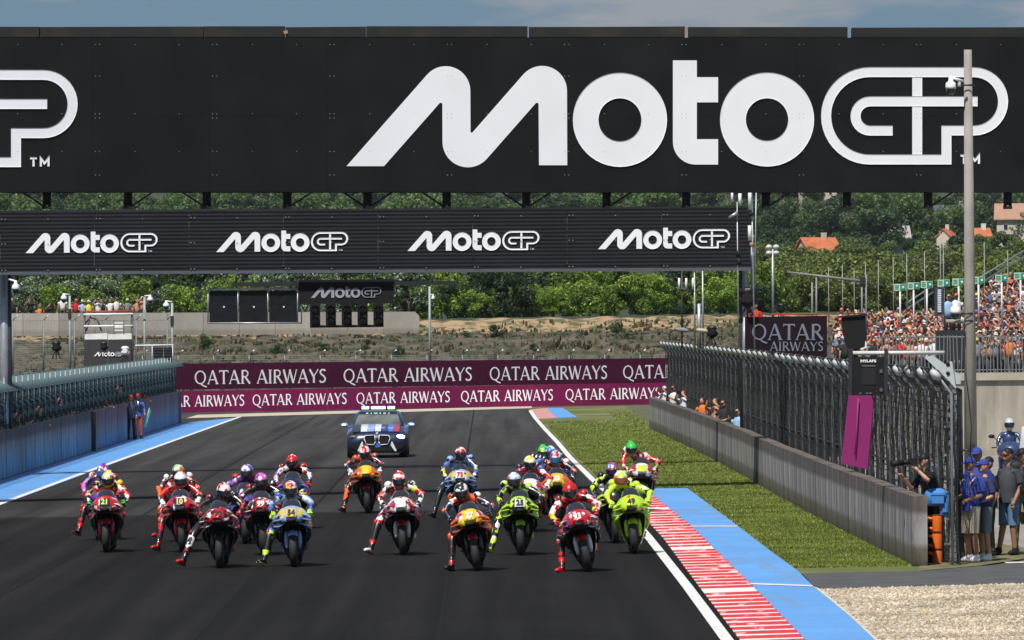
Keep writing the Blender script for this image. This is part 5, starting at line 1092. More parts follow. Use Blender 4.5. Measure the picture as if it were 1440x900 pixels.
c = gp(1440, 781)+Vector((0, -.2, 1.12)); b = MB(); b.box((0, 0, 0), (.16, .12, .15)); b.tube((0, -.05, 0), (0, -.22, -.03), .06, n=12); b.box((0, 0, .09), (.08, .08, .05)); o = b.build('camera', BLACK, loc=(0, 0, 0)); o.location = c; tag(o, 'black photo camera held by the man in camouflage trousers', 'camera')
# photographer behind the wall end, with long lens and blue bag
p = gp(1309, 791)+Vector((.06, 0, .12)); BAGB = mat('sky_blue_bag', (.05, .22, .58), .7)
ph = person(p, -1.15, 'photographer in black with flat cap aiming a long lens across the wall', SKIN, BLACK, BLACK, BLACK, BLACK, {'belly': (0, -.04, 1.10), 'chest': (0, -.11, 1.29), 'neckb': (0, -.14, 1.42), 'neck': (0, -.17, 1.52), 'ell': (-.16, -.34, 1.14), 'wrl': (-.05, -.58, 1.36), 'elr': (.28, -.24, 1.28), 'wrr': (.10, -.36, 1.47), 'shl': (-.18, -.13, 1.39), 'shr': (.17, -.13, 1.39)}, legs='long', cap=BLACK, head=(.05, 0, .15), k=.98, headpos=(0, -.19, 1.63))
def at_p(o, q): return Vector(o.location)+Matrix.Rotation(o.rotation_euler[2], 3, 'Z') @ Vector(q)
b = MB(); R3 = Matrix.Rotation(-1.15, 3, 'Z'); f_ = lambda q: R3 @ Vector(q)
b.box(f_((0, -.16, 0)), (.13, .13, .12)); b.tube(f_((0, -.20, 0)), f_((0, -.36, -.01)), .035, .04, n=12); b.tube(f_((0, -.36, -.01)), f_((0, -.58, -.03)), .05, .055, n=14)
o = b.build('camera', BLACK, loc=(0, 0, 0)); o.location = at_p(ph, (0, -.22, 1.58)); tag(o, 'black camera with long telephoto lens resting above the wall', 'camera')
b = MB(); b.loft([[(x*w_, y*d_, z) for x, y in ((-1, -.7), (-.8, -1), (.8, -1), (1, -.7), (1, .7), (.8, 1), (-.8, 1), (-1, .7))] for z, w_, d_ in ((-.15, .13, .08), (-.12, .17, .11), (.05, .185, .12), (.12, .16, .10), (.15, .10, .07))]); b.box((.03, -.125, -.03), (.20, .05, .14)); b.box((.03, -.13, .055), (.22, .06, .03)); o = b.build('camera_bag', BAGB, loc=(0, 0, 0)); o.location = p+Vector((.02, -.12, .98)); tag(o, 'sky blue camera bag hanging low on the photographer in black', 'bag')
b = MB(); b.path([(-.1, 0, .1), (-.12, -.05, .35), (-.02, 0, .55)], .02, 5); inst('strap', b.mesh('strap', [BAGB]), o)
b = MB(); b.loft([[(x*w_, y*d_, z) for x, y in ((-1, -.7), (-.8, -1), (.8, -1), (1, -.7), (1, .7), (.8, 1), (-.8, 1), (-1, .7))] for z, w_, d_ in ((-.22, .08, .06), (-.17, .12, .09), (.08, .125, .10), (.20, .08, .06))]); b.box((0, -.10, -.05), (.14, .04, .16)); o = b.build('camera_bag', BAGB, loc=(0, 0, 0)); o.location = p+Vector((.20, -.10, .86)); tag(o, 'second sky blue bag with a dark mark at the back of the photographer', 'bag')
# marshals on the run-off at the left
OR2 = mat('orange_cloth', (.70, .09, .03), .8); NVC = mat('dark_navy_cloth', (.035, .05, .10), .8)
p = G(174, 618.5)+Vector((.28, 0, 0)); person(p, .15, 'official in dark navy shirt, black trousers and red cap standing on the blue run-off', SKIN, NVC, BLACK, BLACK, BLACK, {'wrr': (.2, -.1, .95)}, sleeves='long', legs='long', cap=mat('red_cloth', (.55, .03, .02), .8), girth=1.2, k=.93)
p = G(182.5, 617.5)+Vector((.30, 0, 0)); mm_ = person(p+Vector((0, .5, 0)), -.1, 'marshal in blue and orange suit with red helmet, right of the official in navy', SKIN, pt('b4 o2 n2', 3), OR2, BLACK, BLACK, {'wrr': (.26, -.12, 1.0), 'ell': (-.22, .04, 1.13)}, sleeves='long', legs='long', cap=mat('red_cloth', (.55, .03, .02), .8), girth=1.05, k=.95)
b = MB(); b.tube((0, 0, 0), (-.22, 0, -.75), .012, n=6); b.prism([(-.02, 0, 0), (-.20, 0, -.70), (-.14, .01, -.72), (.05, .01, -.1)], (0, .015, 0), 1); o = b.build('flag', [STEEL, mat('green_cloth', (.05, .42, .30), .8)], loc=(0, 0, 0)); o.location = p+Vector((.42, .3, 1.15)); tag(o, 'rolled green marshal flag held pointing down beside the orange trousers', 'flag')
# ================================================================== POSTS, SIGNS, CAMERAS
def ptz(t, c, arm_from=None, r=.11, h=.30):
    """white dome camera hanging at c"""
    mb = MB(); mb.lathe([(0, .16), (r*.35, .15), (r*.45, .06), (r*.9, .02), (r, -.06), (r*.95, -.10), (0, -.10)], c, 'z', 14); o = mb.build('camera_housing', WHITE, t)
    mb = MB(); mb.ell(Vector(c)+Vector((0, 0, -.12)), (r*.85, r*.85, r*1.0), 0, 14, 8); mb.build('camera_dome', VISOR, o)
    if arm_from is not None: mb = MB(); mb.tube(arm_from, Vector(c)+Vector((0, 0, .13)), .03, n=6); mb.build('arm', WHITE, t)
def pole(name, label, cat, u, v0, v1, D, r0, r1=None, m=STEEL, group=None, ground=True):
    a = P(u, v1, D); top = P(u, v0, D); z0 = a.z; base = Vector((top.x, D, z0)); t = thing(name, label, cat, base, group=group)
    mb = MB(); mb.tube(base, (top.x, D, top.z), r0, r1 or r0, 10); mb.build('pole', m, t); return t, base, Vector((top.x, D, top.z))
t, b0, top = pole('concrete_pole', 'tall pale concrete pole with a dome camera near its top', 'pole', 1361, 70, 725, 150, .15, .085, CONC)
ptz(t, P(1337, 118, 149.6), P(1355, 114, 149.7), .115)
mb = MB(); mb.tube(P(1349, 112, 149.7), P(1349, 122, 149.7), .04, n=6); mb.build('bracket', WHITE, t)
for v in (120, 441, 451, 633): mb = MB(); c = P(1360, v, 150); mb.lathe([(.155, -.02), (.165, 0), (.155, .02)], c, 'z', 14); mb.build('clamp_band', DKMET, t)
mb = MB(); mb.path([P(1356, 455, 149.82), P(1357, 520, 149.82), P(1362, 560, 149.8), P(1366, 600, 149.82), P(1364, 640, 149.82)], .008, 5); mb.build('cable', BLACK, t)
mb = MB(); mb.box(P(1368, 638, 149.9), (.12, .14, .34)); mb.build('junction_box', DKMET, t)
mb = MB(); mb.tube(P(1330, 452, 149.9), P(1356, 452, 149.9), .05, n=6); mb.build('bracket', CONC, t)
t = thing('dome_camera', 'large white dome camera low on the concrete pole in front of the crowd', 'camera', P(1343, 440, 149.6)); ptz(t, P(1343.5, 434, 149.6), None, .12)
# end post of the fence
D = 119.5; base = G(1341, 799); t = thing('fence_end_post', 'tall grey steel end post with a row of round holes closing the debris fence', 'post', base)
mb = MB(); mb.prism([P(1335.5, 558, D), P(1345.5, 560, D), P(1345.5, 797, D), P(1336, 797, D)], (0, .12, 0)); mb.build('upright', mat('steel_post', (.52, .56, .58), .5, .1), t)
mb = MB(); mb.prism([P(1330, 512, D), P(1339, 508, D), P(1346, 560, D), P(1335.5, 558, D)], (0, .12, 0)); mb.build('crooked_head', MATS['steel_post'], t)
mb = MB(); mb.prism([P(1300, 502, D+.1), P(1312, 500, D+.1), P(1351, 528, D+.1), P(1351, 540, D+.1), P(1338, 540, D+.1)], (0, .06, 0)); mb.build('end_plate', MATS['steel_post'], t)
for v in range(512, 632, 13): mb = MB(); mb.lathe([(0, -.004), (.035, -.004), (.035, .004)], P(1335.5 if v > 556 else 1333, v, D-.01), 'y', 12); mb.build('hole', BLACK, t)
mb = MB(); mb.prism([P(1347, 545, D+.2), P(1353, 548, D+.2), P(1357, 793, D+.2), P(1347, 796, D+.2)], (0, .5, 0)); mb.build('mesh_panel', WIRE, t)
for v in (600, 640, 692, 730, 765): mb = MB(); mb.box(P(1332, v, D), (.10, .06, .03)); mb.build('bracket', STEEL, t)
# orange impact tubes at the wall end
ORB = mat('orange_plastic', (.80, .16, .015), .45, var=.08)
for k, (v0, v1, nm) in enumerate(((773, 800.5, 'lowest'), (749, 772, 'middle'), (724, 748, 'topmost'))):
    D = 119.4; b = P(1318, v1, D); t = thing('crash_absorber', 'orange plastic cylinder at the end of the right wall, %s of the stack of three' % nm, 'crash absorber', b, group='orange cylinders stacked at the wall end')
    h = (v1-v0)/10000*D; mb = MB(); mb.lathe([(0, 0), (.078, 0), (.082, .015), (.082, h-.015), (.078, h), (0, h)], b, 'z', 16); mb.build('tube', ORB, t)
    mb = MB(); mb.lathe([(.084, h-.012), (.086, h-.006), (.084, h-.0)], b, 'z', 16); mb.build('strap', BLACK, t)
    for zz_ in (.05, h-.07): mb = MB(); mb.tube(b+Vector((-.07, 0, zz_)), b+Vector((-.16, .02, zz_+.02)), .03, .02, 8); mb.build('lug', ORB, t)
    mb = MB(); mb.box(b+Vector((-.13, .10, h/2)), (.12, .04, h*.95)); mb.build('recess_shade', BLACK, t)  # black sheet standing for the shade in the recess behind the lugs
# timing display box
D = 124; t = thing('timing_display', 'black square timing display box hanging from a pale tube above the fence', 'display', P(1221, 557, D))
mb = MB(); mb.prism([P(1198, 502, D), P(1245, 502, D), P(1245, 556, D), P(1198, 556, D)], (0, .12, 0)); bx = mb.build('housing', BLACK, t)
mb = MB(); mb.prism([P(1212, 517, D-.01), P(1232, 517, D-.01), P(1232, 541, D-.01), P(1212, 541, D-.01)], (0, .03, 0)); mb.build('screen', mat('dim_screen', (.015, .012, .015), .2, coat=.5), bx)
mb = MB(); mb.prism([P(1212, 513.3, D-.01), P(1231, 513.3, D-.01), P(1231, 515.5, D-.01), P(1212, 515.5, D-.01)], (0, .02, 0)); mb.build('trim_bar', mat('grey_trim', (.12, .12, .12), .5), bx)
me = text_mesh('MYLAPS', .062, .002, .004); me.materials.append(WHITE); inst('lettering', me, bx, P(1221, 507.8, D-.012)-ORG[bx.name], (PI/2, 0, 0), sc=(1.25, 1, 1))
for u in (1196, 1246): mb = MB(); mb.prism([P(u-2.4, 490, D-.02), P(u+2.4, 490, D-.02), P(u+2.4, 556, D-.02), P(u-2.4, 556, D-.02)], (0, .15, 0)); mb.build('side_bracket', DKMET, t)
mb = MB(); mb.tube(P(1199, 496.5, D+.05), P(1328, 496, D+.05), .035, n=12); mb.build('tube', mat('pale_tube', (.62, .62, .60), .4), t)
for u, v in ((1239, 522), (1239, 548)): mb = MB(); mb.box(P(u, v, D-.01), (.05, .02, .06)); mb.build('label', mat('grey_trim2', (.10, .10, .10), .5), bx)
for u in (1210, 1219.5, 1224): mb = MB(); mb.box(P(u, 553, D-.01), (.04, .02, .025)); mb.build('socket', MATS['grey_trim'], bx)
# magenta board on the fence
D = 137; t = tag(MB().prism([P(1194, 545, D), P(1229, 557, D), P(1220, 660, D), P(1183, 652, D)], (.02, .05, 0)).build('magenta_board', mat('magenta_cloth', (.25, .01, .13), .7, var=.05), loc=P(1205, 655, D)), 'tall magenta board hanging on the fence below the timing display', 'board')
mb = MB(); mb.path([P(1207, 560, D-.06), P(1205, 600, D-.06), P(1202, 640, D-.06)], .012, 5); mb.build('rope', mat('magenta_edge', (.35, .03, .18), .6), t)
# maroon sign on the camera platform
D = 199.5; t = thing('platform_sign', 'dark maroon two line sign on the camera platform right of the gantry post', 'sign', P(1105, 503, D))
mb = MB(); mb.prism([P(1048, 446, D), P(1163, 444, D), P(1163, 502, D), P(1048, 504, D)], (0, .1, 0)); mb.build('sign_board', mat('shaded_maroon_board', (.012, .003, .009), .7, spec=.2), t)  # board coloured very dark, standing for the gantry's shade on it
mb = MB(); GL = mat('shaded_lettering', (.16, .19, .24), .6)  # letters greyed down in colour for the same shade
serif(mb, 'QATAR', 0, 1, lambda s, z, l: P(1057+s*102, 478-z*22.5, D-.02-l)); mb.build('lettering', GL, t)
mb = MB(); serif(mb, 'AIRWAYS', 0, 1, lambda s, z, l: P(1083+s*76, 493.5-z*13, D-.02-l)); mb.build('lettering', GL, t)
mb = MB(); mb.tube(P(1046.5, 446, D), P(1046.5, 530, D), .03, n=6); mb.build('frame_post', STEEL, t)
for u in (1052, 1105, 1160): mb = MB(); a = P(u, 500, D+.2); mb.tube((a.x, a.y, .1), a, .05, n=6); mb.build('leg', DKMET, t)
mb = MB(); mb.tube(P(1088, 442, D+.3), P(1215, 441, D+3), .02, n=5); mb.build('rail', mat('red_rail', (.5, .03, .02), .6), t)
mb = MB(); mb.prism([P(1085, 440.5, D+.1), P(1113, 440.5, D+.1), P(1113, 443, D+.1), P(1085, 443, D+.1)], (0, .4, 0)); mb.build('platform_edge', MATS['red_rail'], t)
def tvcam(u, v, D, label, k=1.0, m=BLACK):
    c = P(u, v, D); t = thing('television_camera', label, 'camera', c-Vector((0, 0, .5*k))); f = lambda x, y, z: c+Vector((x, y, z))*k
    mb = MB(); mb.box(f(0, 0, .12), (.26*k, .45*k, .26*k)); mb.ell(f(0, 0, .24), (.22*k, .3*k, .12*k), 0, 12, 8); mb.ell(f(.02, .05, .02), (.24*k, .25*k, .16*k), 0, 12, 8); mb.build('rain_cover', m, t)
    mb = MB(); mb.tube(f(0, -.2, .10), f(0, -.42, .10), .11*k, .13*k, 14); mb.build('lens_hood', m, t); mb = MB(); mb.box(f(0, -.24, .30), (.12*k, .03, .04*k)); mb.build('tally_box', MATS['rivet_metal'], t)
    for sx in (-1, 0, 1): mb = MB(); mb.tube(f(0, 0, -.05), f(sx*.22, .1*abs(sx), -.5), .025*k, n=5); mb.build('tripod_leg', DKMET, t)
    return t
tvcam(1051, 424, 199.6, 'black television camera under a rain hood on the platform beside the gantry post', 1.15)
op_ = person(P(1063, 441, 200.6)-Vector((0, 0, 1.0)), -.4, 'camera operator in red mostly hidden behind the hooded television camera', SKIN, MATS['red_cloth'], BLACK, BLACK, BLACK, {'wrl': (-.2, -.35, 1.25)}, legs='long', k=.75)
tvcam(1098, 436, 201, 'small black camera on the red platform edge above the maroon sign', .55)
D = 160; t = thing('covered_monitor', 'black cloth covered monitor on a stand in front of the crowd', 'monitor', P(1202, 495, D))
mb = MB(); mb.prism([P(1184, 447, D), P(1217, 443, D), P(1218, 470, D), P(1216, 488, D), P(1206, 491, D), P(1192, 489, D), P(1186, 470, D)], (0, .35, 0)); mb.build('cover', mat('black_cloth', (.004, .004, .005), .9), t)
mb = MB(); mb.prism([P(1180, 444.5, D-.05), P(1219, 441.5, D-.05), P(1219, 444, D-.05), P(1180, 447, D-.05)], (0, .45, 0)); mb.build('top_board', BLACK, t); mb = MB(); a = P(1203, 488, D+.2); mb.tube((a.x, a.y, .1), a, .04, n=6); mb.build('stand', DKMET, t)
# crane arm and its tower
D = 210; t = thing('camera_crane', 'thin grey crane arm reaching left from a lattice post above the platform sign', 'crane', P(1213, 480, D))
mb = MB(); mb.tube(P(1107, 382.5, D), P(1217, 396, D), .028, .055, 6); mb.build('arm', mat('grey_metal_tube', (.22, .22, .22), .5), t)
for u, v in ((1142, 397), (1148, 390), (1212, 392), (1218, 386)): mb = MB(); mb.tube(P(u, v, D), P(u, 478, D), .03, n=6); mb.build('upright', MATS['grey_metal_tube'], t)
mb = MB(); mb.box(P(1213, 395, D), (.16, .14, .22)); mb.build('head', DKMET, t)
# floodlight pole with four round lamps
t, b0, top = pole('floodlight_pole', 'pale pole with a cluster of four round floodlights behind the platform sign', 'light pole', 1086.5, 350, 455, 240, .045)
for dx, dz in ((-.12, .06), (.12, .06), (-.12, -.14), (.12, -.14)): mb = MB(); mb.ell(top+Vector((dx, 0, dz)), (.115, .13, .09), 0, 12, 8); mb.build('floodlight', mat('frosted_lamp', (.55, .55, .52), .4), t)
# bare flag poles behind the crowd
for k, (u, v) in enumerate(((1165, 375), (1184.5, 372), (1201, 378), (1217, 370), (1235, 366), (1256, 362), (1275, 357), (1300, 353), (1322, 325), (1326.5, 342), (1384, 340), (1417, 352))):
    pole('flag_pole', 'thin bare pole rising behind the packed crowd in front of the green scrub', 'pole', u, v, 455, 405, .032, .02, mat('thin_pole_grey', (.30, .31, .30), .5), 'bare thin poles behind the crowd')
# green escape signs on white posts
GS = mat('sign_green', (.01, .27, .15), .5); PG = mat('pale_sign', (.55, .72, .60), .5)
for k, (u, v) in enumerate(((1265.6, 404), (1284.7, 402), (1303.3, 400), (1327, 398), (1348, 396.5), (1376, 394), (1408.6, 391), (1435, 388))):
    nth = ('leftmost', 'second from the left', 'third from the left', 'fourth from the left', 'just left of the pole', 'just right of the pole', 'next to last on the right', 'rightmost')[k]
    D = 300-k*2; t, b0, top = pole('escape_sign', 'green and white escape sign over the crowd, %s' % nth, 'sign', u, v+4, v+60, D, .035, .035, WHITE, 'green escape route signs over the crowd')
    w_ = 8+k*.15
    mb = MB(); mb.prism([P(u-w_, v-4.6, D-.05), P(u+w_, v-4.9, D-.05), P(u+w_, v+4.6, D-.05), P(u-w_, v+4.9, D-.05)], (0, .06, 0)); sb = mb.build('sign_board', PG, t)
    mb = MB(); mb.prism([P(u+.2, v-4.2, D-.065), P(u+w_-.5, v-4.4, D-.065), P(u+w_-.5, v+4, D-.065), P(u+.2, v+4.2, D-.065)], (0, .01, 0)); mb.build('green_field', GS, sb)
    mb = MB(); c = (u+w_*.52, v-.2); mb.prism([P(c[0]-1.6, c[1]-1.2, D-.08), P(c[0]+1.2, c[1]-1.8, D-.08), P(c[0]+2.0, c[1]+.6, D-.08), P(c[0]-.2, c[1]+2.2, D-.08)], (0, .01, 0)); mb.build('arrow', WHITE, sb)
    for j in range(3): mb = MB(); mb.prism([P(u-w_+1, v-3.2+j*2.4, D-.065), P(u-1.5, v-3.3+j*2.4, D-.065), P(u-1.5, v-2.2+j*2.4, D-.065), P(u-w_+1, v-2.1+j*2.4, D-.065)], (0, .01, 0)); mb.build('text_bar', GS, sb)
# light strip panel
D = 255; t = thing('light_strip_panel', 'dark upright panel with a column of small white lamps above the crowd', 'light panel', P(1321, 445, D))
mb = MB(); mb.prism([P(1314.5, 404, D), P(1328, 403.6, D), P(1328, 443, D), P(1314.5, 445, D)], (0, .2, 0)); mb.build('housing', mat('dark_slate_panel', (.04, .05, .06), .5), t)
for j in range(13): mb = MB(); mb.box(P(1321, 408+j*2.5, D-.02), (.13, .03, .045)); mb.build('lamp', mat('white_lamp', (.75, .75, .85), .3), t)
# television gear, poles and tower behind the left fence
D = 325; t = thing('camera_tower', 'scaffold camera tower with red and white top rail and black logo panels', 'tower', P(152, 515, D))
for u in (119, 186): mb = MB(); a = P(u, 439, D); mb.tube((a.x, a.y, -.1), a, .05, n=6); mb.build('upright', DKMET, t)
for u in (119, 186): mb = MB(); a = P(u, 441, D+2); mb.tube((a.x, a.y, -.1), a, .05, n=6); mb.build('upright', DKMET, t)
for v, m_, r in ((438, mat('red_rail', (1, 0, 0)), .045), (442, WHITE, .06), (458.5, WHITE, .05)): mb = MB(); mb.tube(P(118, v+.4, D-.05), P(187, v-.4, D-.05), r, n=6); mb.build('rail', m_, t)
for a, b in (((120, 455), (128, 445)), ((128, 447), (135, 449)), ((136, 448), (143, 466)), ((121, 466), (126, 450))): mb = MB(); mb.tube(P(*a, D), P(*b, D), .04, n=5); mb.build('brace', DKMET, t)
for v in (454, 460, 464.5): mb = MB(); mb.box(P(167, v, D-.1), (.40, .05, .06)); mb.build('ladder_rung', WHITE, t)
for u in (160.5, 174): mb = MB(); mb.tube(P(u, 450, D-.1), P(u, 470, D-.1), .015, n=5); mb.build('ladder_rail', DKMET, t)
for u0, u1 in ((119, 151), (152, 185)):
    mb = MB(); mb.prism([P(u0, 470, D-.1), P(u1, 468.5, D-.1), P(u1, 477, D-.1), P(u0, 478, D-.1)], (0, .3, 0)); mb.build('white_cover', WHITE, t)
    mb = MB(); mb.prism([P(u0, 477.5, D-.12), P(u1, 477, D-.12), P(u1, 516, D-.12), P(u0, 517, D-.12)], (0, .1, 0)); mb.build('black_panel', mat('dark_panel', (.035, .033, .037), .7), t)
mb = MB(); s_ = .044; put_logo_front(mb, lambda a, b: P(132+(a-487.3)*s_, 501+(b-233.7)*s_, D-.16), .01, False); mb.build('logo_lettering', LETTER, t)
tvcam(146, 489, 322, 'black and white camera on a short mount in front of the tower panels', .8); tvcam(79, 490, 318, 'black camera with white lens cover standing alone behind the left fence', .95); tvcam(176, 496, 321, 'white topped camera at the right side of the tower panels', .85, WHITE)
for (u, v0, D, sd, lb) in ((98, 416, 300, -1, 'pale pole with white lamp head left of the camera tower'), (203, 418, 310, 1, 'pale pole with dome camera arm right of the camera tower'), (242, 426, 300, -1, 'grey pole with dome camera beside the black loudspeaker')):
    t, b0, top = pole('camera_pole', lb, 'pole', u, v0, 530, D, .06, .05, mat('grey_green_pole', (.34, .38, .36), .5)); ptz(t, top+Vector((sd*.25, 0, -.05)), top+Vector((0, 0, .05)), .13)
    mb = MB(); mb.box(top+Vector((0, -.05, -.75)), (.14, .1, .4)); mb.build('control_box', DKMET if u != 203 else MATS['grey_green_pole'], t)
D = 298; t = thing('loudspeaker_rack', 'black loudspeaker rack hanging under a white bar at the end of the left fence', 'loudspeaker', P(228, 515, D))
for u in (222, 237): 
    mb = MB(); mb.prism([P(u-6.4, 489, D), P(u+6.4, 489, D), P(u+6.4, 514, D), P(u-6.4, 514, D)], (0, .25, 0)); sp_ = mb.build('speaker', BLACK, t)
    for j in range(6): mb = MB(); mb.box(P(u, 491.5+j*4, D-.01), (.32, .02, .05)); mb.build('grille_slat', mat('speaker_grey', (.035, .04, .045), .5), sp_)
mb = MB(); mb.tube(P(190, 486, D), P(244, 485, D), .035, n=6); mb.build('bar', WHITE, t)
for u in (214, 243): mb = MB(); mb.tube(P(u, 485, D-.03), P(u, 530, D-.03), .025, n=6); mb.build('post', STEEL, t)
t, b0, top = pole('camera_pole', 'thin pale pole with a small white dome camera right of the start lights', 'pole', 604, 403, 520, 352, .07, .055, mat('grey_green_pole', (1, 1, 1))); ptz(t, P(609, 418, 351.8), P(604, 414, 351.8), .09)
t = thing('dome_camera', 'black ball camera on a white arm at the left gantry column', 'camera', P(22, 410, 199.4)); ptz(t, P(22, 402, 199.4), P(13, 393, 199.6), .11)
# antenna group on the right fence
D = 222; t = thing('antenna_mast', 'mast with three white stick antennas behind the far end of the fence', 'antenna', P(959, 490, D))
mb = MB(); mb.tube(P(959, 380, D), P(959, 490, D), .03, n=6); mb.build('mast', DKMET, t)
for u in (955, 965, 974.5): mb = MB(); mb.tube(P(u, 391, D-.05), P(u, 407, D-.05), .035, n=8); mb.build('antenna', WHITE, t)
mb = MB(); mb.tube(P(954, 407.5, D-.05), P(976, 407, D-.05), .02, n=5); mb.build('cross_bar', DKMET, t)
for u, v0, lb in ((976.5, 383, 'tall thin pale post second of the group left of the gantry post'), (988, 379, 'tall thin pale post third of the group left of the gantry post')): pole('thin_post', lb, 'post', u, v0, 490, D, .03, .028, STEEL)
t, b0, top = pole('short_post', 'short thick grey post between the thin posts at the fence end', 'post', 983, 427, 490, D, .065, .06, STEEL)
for u, v, lb in ((959, 464, 'grey fluffy microphone on a stand at the fence end'), (988, 465, 'beige fluffy microphone on a stand at the fence end')):
    t = thing('microphone', lb, 'microphone', P(u, 480, D-3)); mb = MB(); mb.ell(P(u, v, D-3), (.22, .09, .07), 0, 12, 8, Euler((0, .15, 0)).to_matrix()); mb.build('windshield', mat('fluffy_'+('grey' if u < 970 else 'beige'), (.25, .25, .25) if u < 970 else (.5, .42, .3), .95), t); mb = MB(); mb.tube(P(u, v+2, D-3), P(u, 480, D-3), .015, n=5); mb.build('stand', BLACK, t)
tvcam(1001, 470, 219, 'black camera with head on the fence between the microphones and the gantry post', .75)
D = 192; t = thing('antenna_mast', 'thin mast with white antennas and black boxes in front of the far gantry end', 'antenna', P(1037, 490, D))
mb = MB(); mb.tube(P(1036.5, 284, D), P(1038.5, 490, D), .018, n=6); mb.build('mast', STEEL, t); mb = MB(); mb.tube(P(1057, 262, D), P(1061, 490, D), .022, n=6); mb.build('mast', STEEL, t); mb = MB(); mb.tube(P(1063.5, 262, D), P(1061.5, 400, D), .018, n=6); mb.build('mast', STEEL, t)
for u, v0, v1, r, m_ in ((1029.5, 270, 284, .03, WHITE), (1040.5, 272, 288, .045, WHITE), (1054.5, 262, 295, .05, WHITE), (1054.3, 317, 338, .05, WHITE), (1038.5, 352, 362, .06, BLACK), (1039.5, 364, 373, .065, BLACK), (1056, 298, 304, .05, BLACK), (1057, 341, 347, .05, mat('rusty_brown', (1, 1, 1)))): mb = MB(); mb.tube(P(u, v0, D-.06), P(u, v1, D-.06), r, n=8); mb.build('antenna' if m_ is WHITE else 'control_box', m_, t)
mb = MB(); mb.tube(P(1025, 306, D-.1), P(1037, 299, D-.1), .03, .05, 8); mb.build('horn', STEEL, t)

# ================================================================== GRANDSTAND SIDE
t = thing('retaining_wall', 'pale streaked concrete retaining wall behind the concrete pole with a picket fence on top', 'wall', P(1400, 655, 206)); D = 206
cw = zband('streaked_concrete', [(0, (.34, .31, .25)), (.3, (.42, .39, .32)), (1.2, (.40, .37, .31)), (1.5, (.38, .345, .29))], .20, xs=2.5)
for u0, u1 in ((1215, 1300), (1300, 1372), (1372, 1444), (1444, 1560), (1560, 1800)):
    a, b = P(u0+.4, 533, D), P(u1-.4, 533, D); zt = 2.34; mb = MB(); mb.prism([(a.x, D, -.3), (b.x, D, -.3), (b.x, D, zt), (a.x, D, zt)], (0, .4, 0)); mb.build('wall_panel', cw, t, loc=(a.x, D, .1))
    mb = MB(); mb.prism([(a.x, D-.1, zt-.02), (b.x, D-.1, zt-.02), (b.x, D-.1, zt+.20), (a.x, D-.1, zt+.20)], (0, .5, 0)); mb.build('coping', mat('pale_coping', (.40, .37, .30), .85), t)
ft = thing('picket_fence', 'grey metal picket fence on the retaining wall with the crowd pressing behind it', 'fence', P(1400, 531, D)); x = P(1235, 531, D).x; pk = MB(); pk.box((0, 0, .55), (.026, .03, 1.12)); pkm = pk.mesh('picket', [mat('picket_metal', (.20, .22, .23), .5, .4)])
while x < 16.5: inst('picket', pkm, ft, Vector((x, D+.05, 2.53))-ORG[ft.name], (0, random.uniform(-.03, .03), 0)); x += .105
for z in (2.62, 3.58): mb = MB(); mb.tube((10.5, D+.09, z), (16.6, D+.09, z), .018, n=5); mb.build('rail', MATS['picket_metal'], ft)
tag(MB().add([(6.9, 207, 2.3), (60, 207, 2.3), (60, 281, 1.30), (8.5, 281, 1.30)], [(0, 1, 2, 3)]).build('terrace', mat('terrace_dark_asphalt', (.04, .042, .045), .9)), kind='structure')
gs = thing('grandstand', 'stepped grandstand carrying the packed crowd at the right edge', 'grandstand', (16, 300, 1))
HAIR = [mat('hair_%s' % n, c, .8) for n, c in (('dark', (.02, .012, .008)), ('brown', (.08, .04, .02)), ('blond', (.35, .22, .09)))]
CAPS = [mat('cap_%s' % n, c, .7) for n, c in (('red', (.55, .02, .02)), ('white', (.7, .7, .7)), ('black', (.015, .015, .018)), ('blue', (.04, .12, .45)), ('yellow', (.7, .65, .05)))]
SHIRTS = [(n, mat('shirt_'+n, c, .85)) for n, c in (('red', (.50, .02, .025)), ('black', (.02, .02, .022)), ('white', (.70, .70, .70)), ('blue', (.05, .15, .42)), ('orange', (.70, .18, .03)), ('grey', (.20, .21, .22)), ('skin', (.48, .25, .16)), ('pale blue', (.30, .48, .70)), ('yellow', (.70, .60, .08)), ('turquoise', (.12, .50, .42)))]
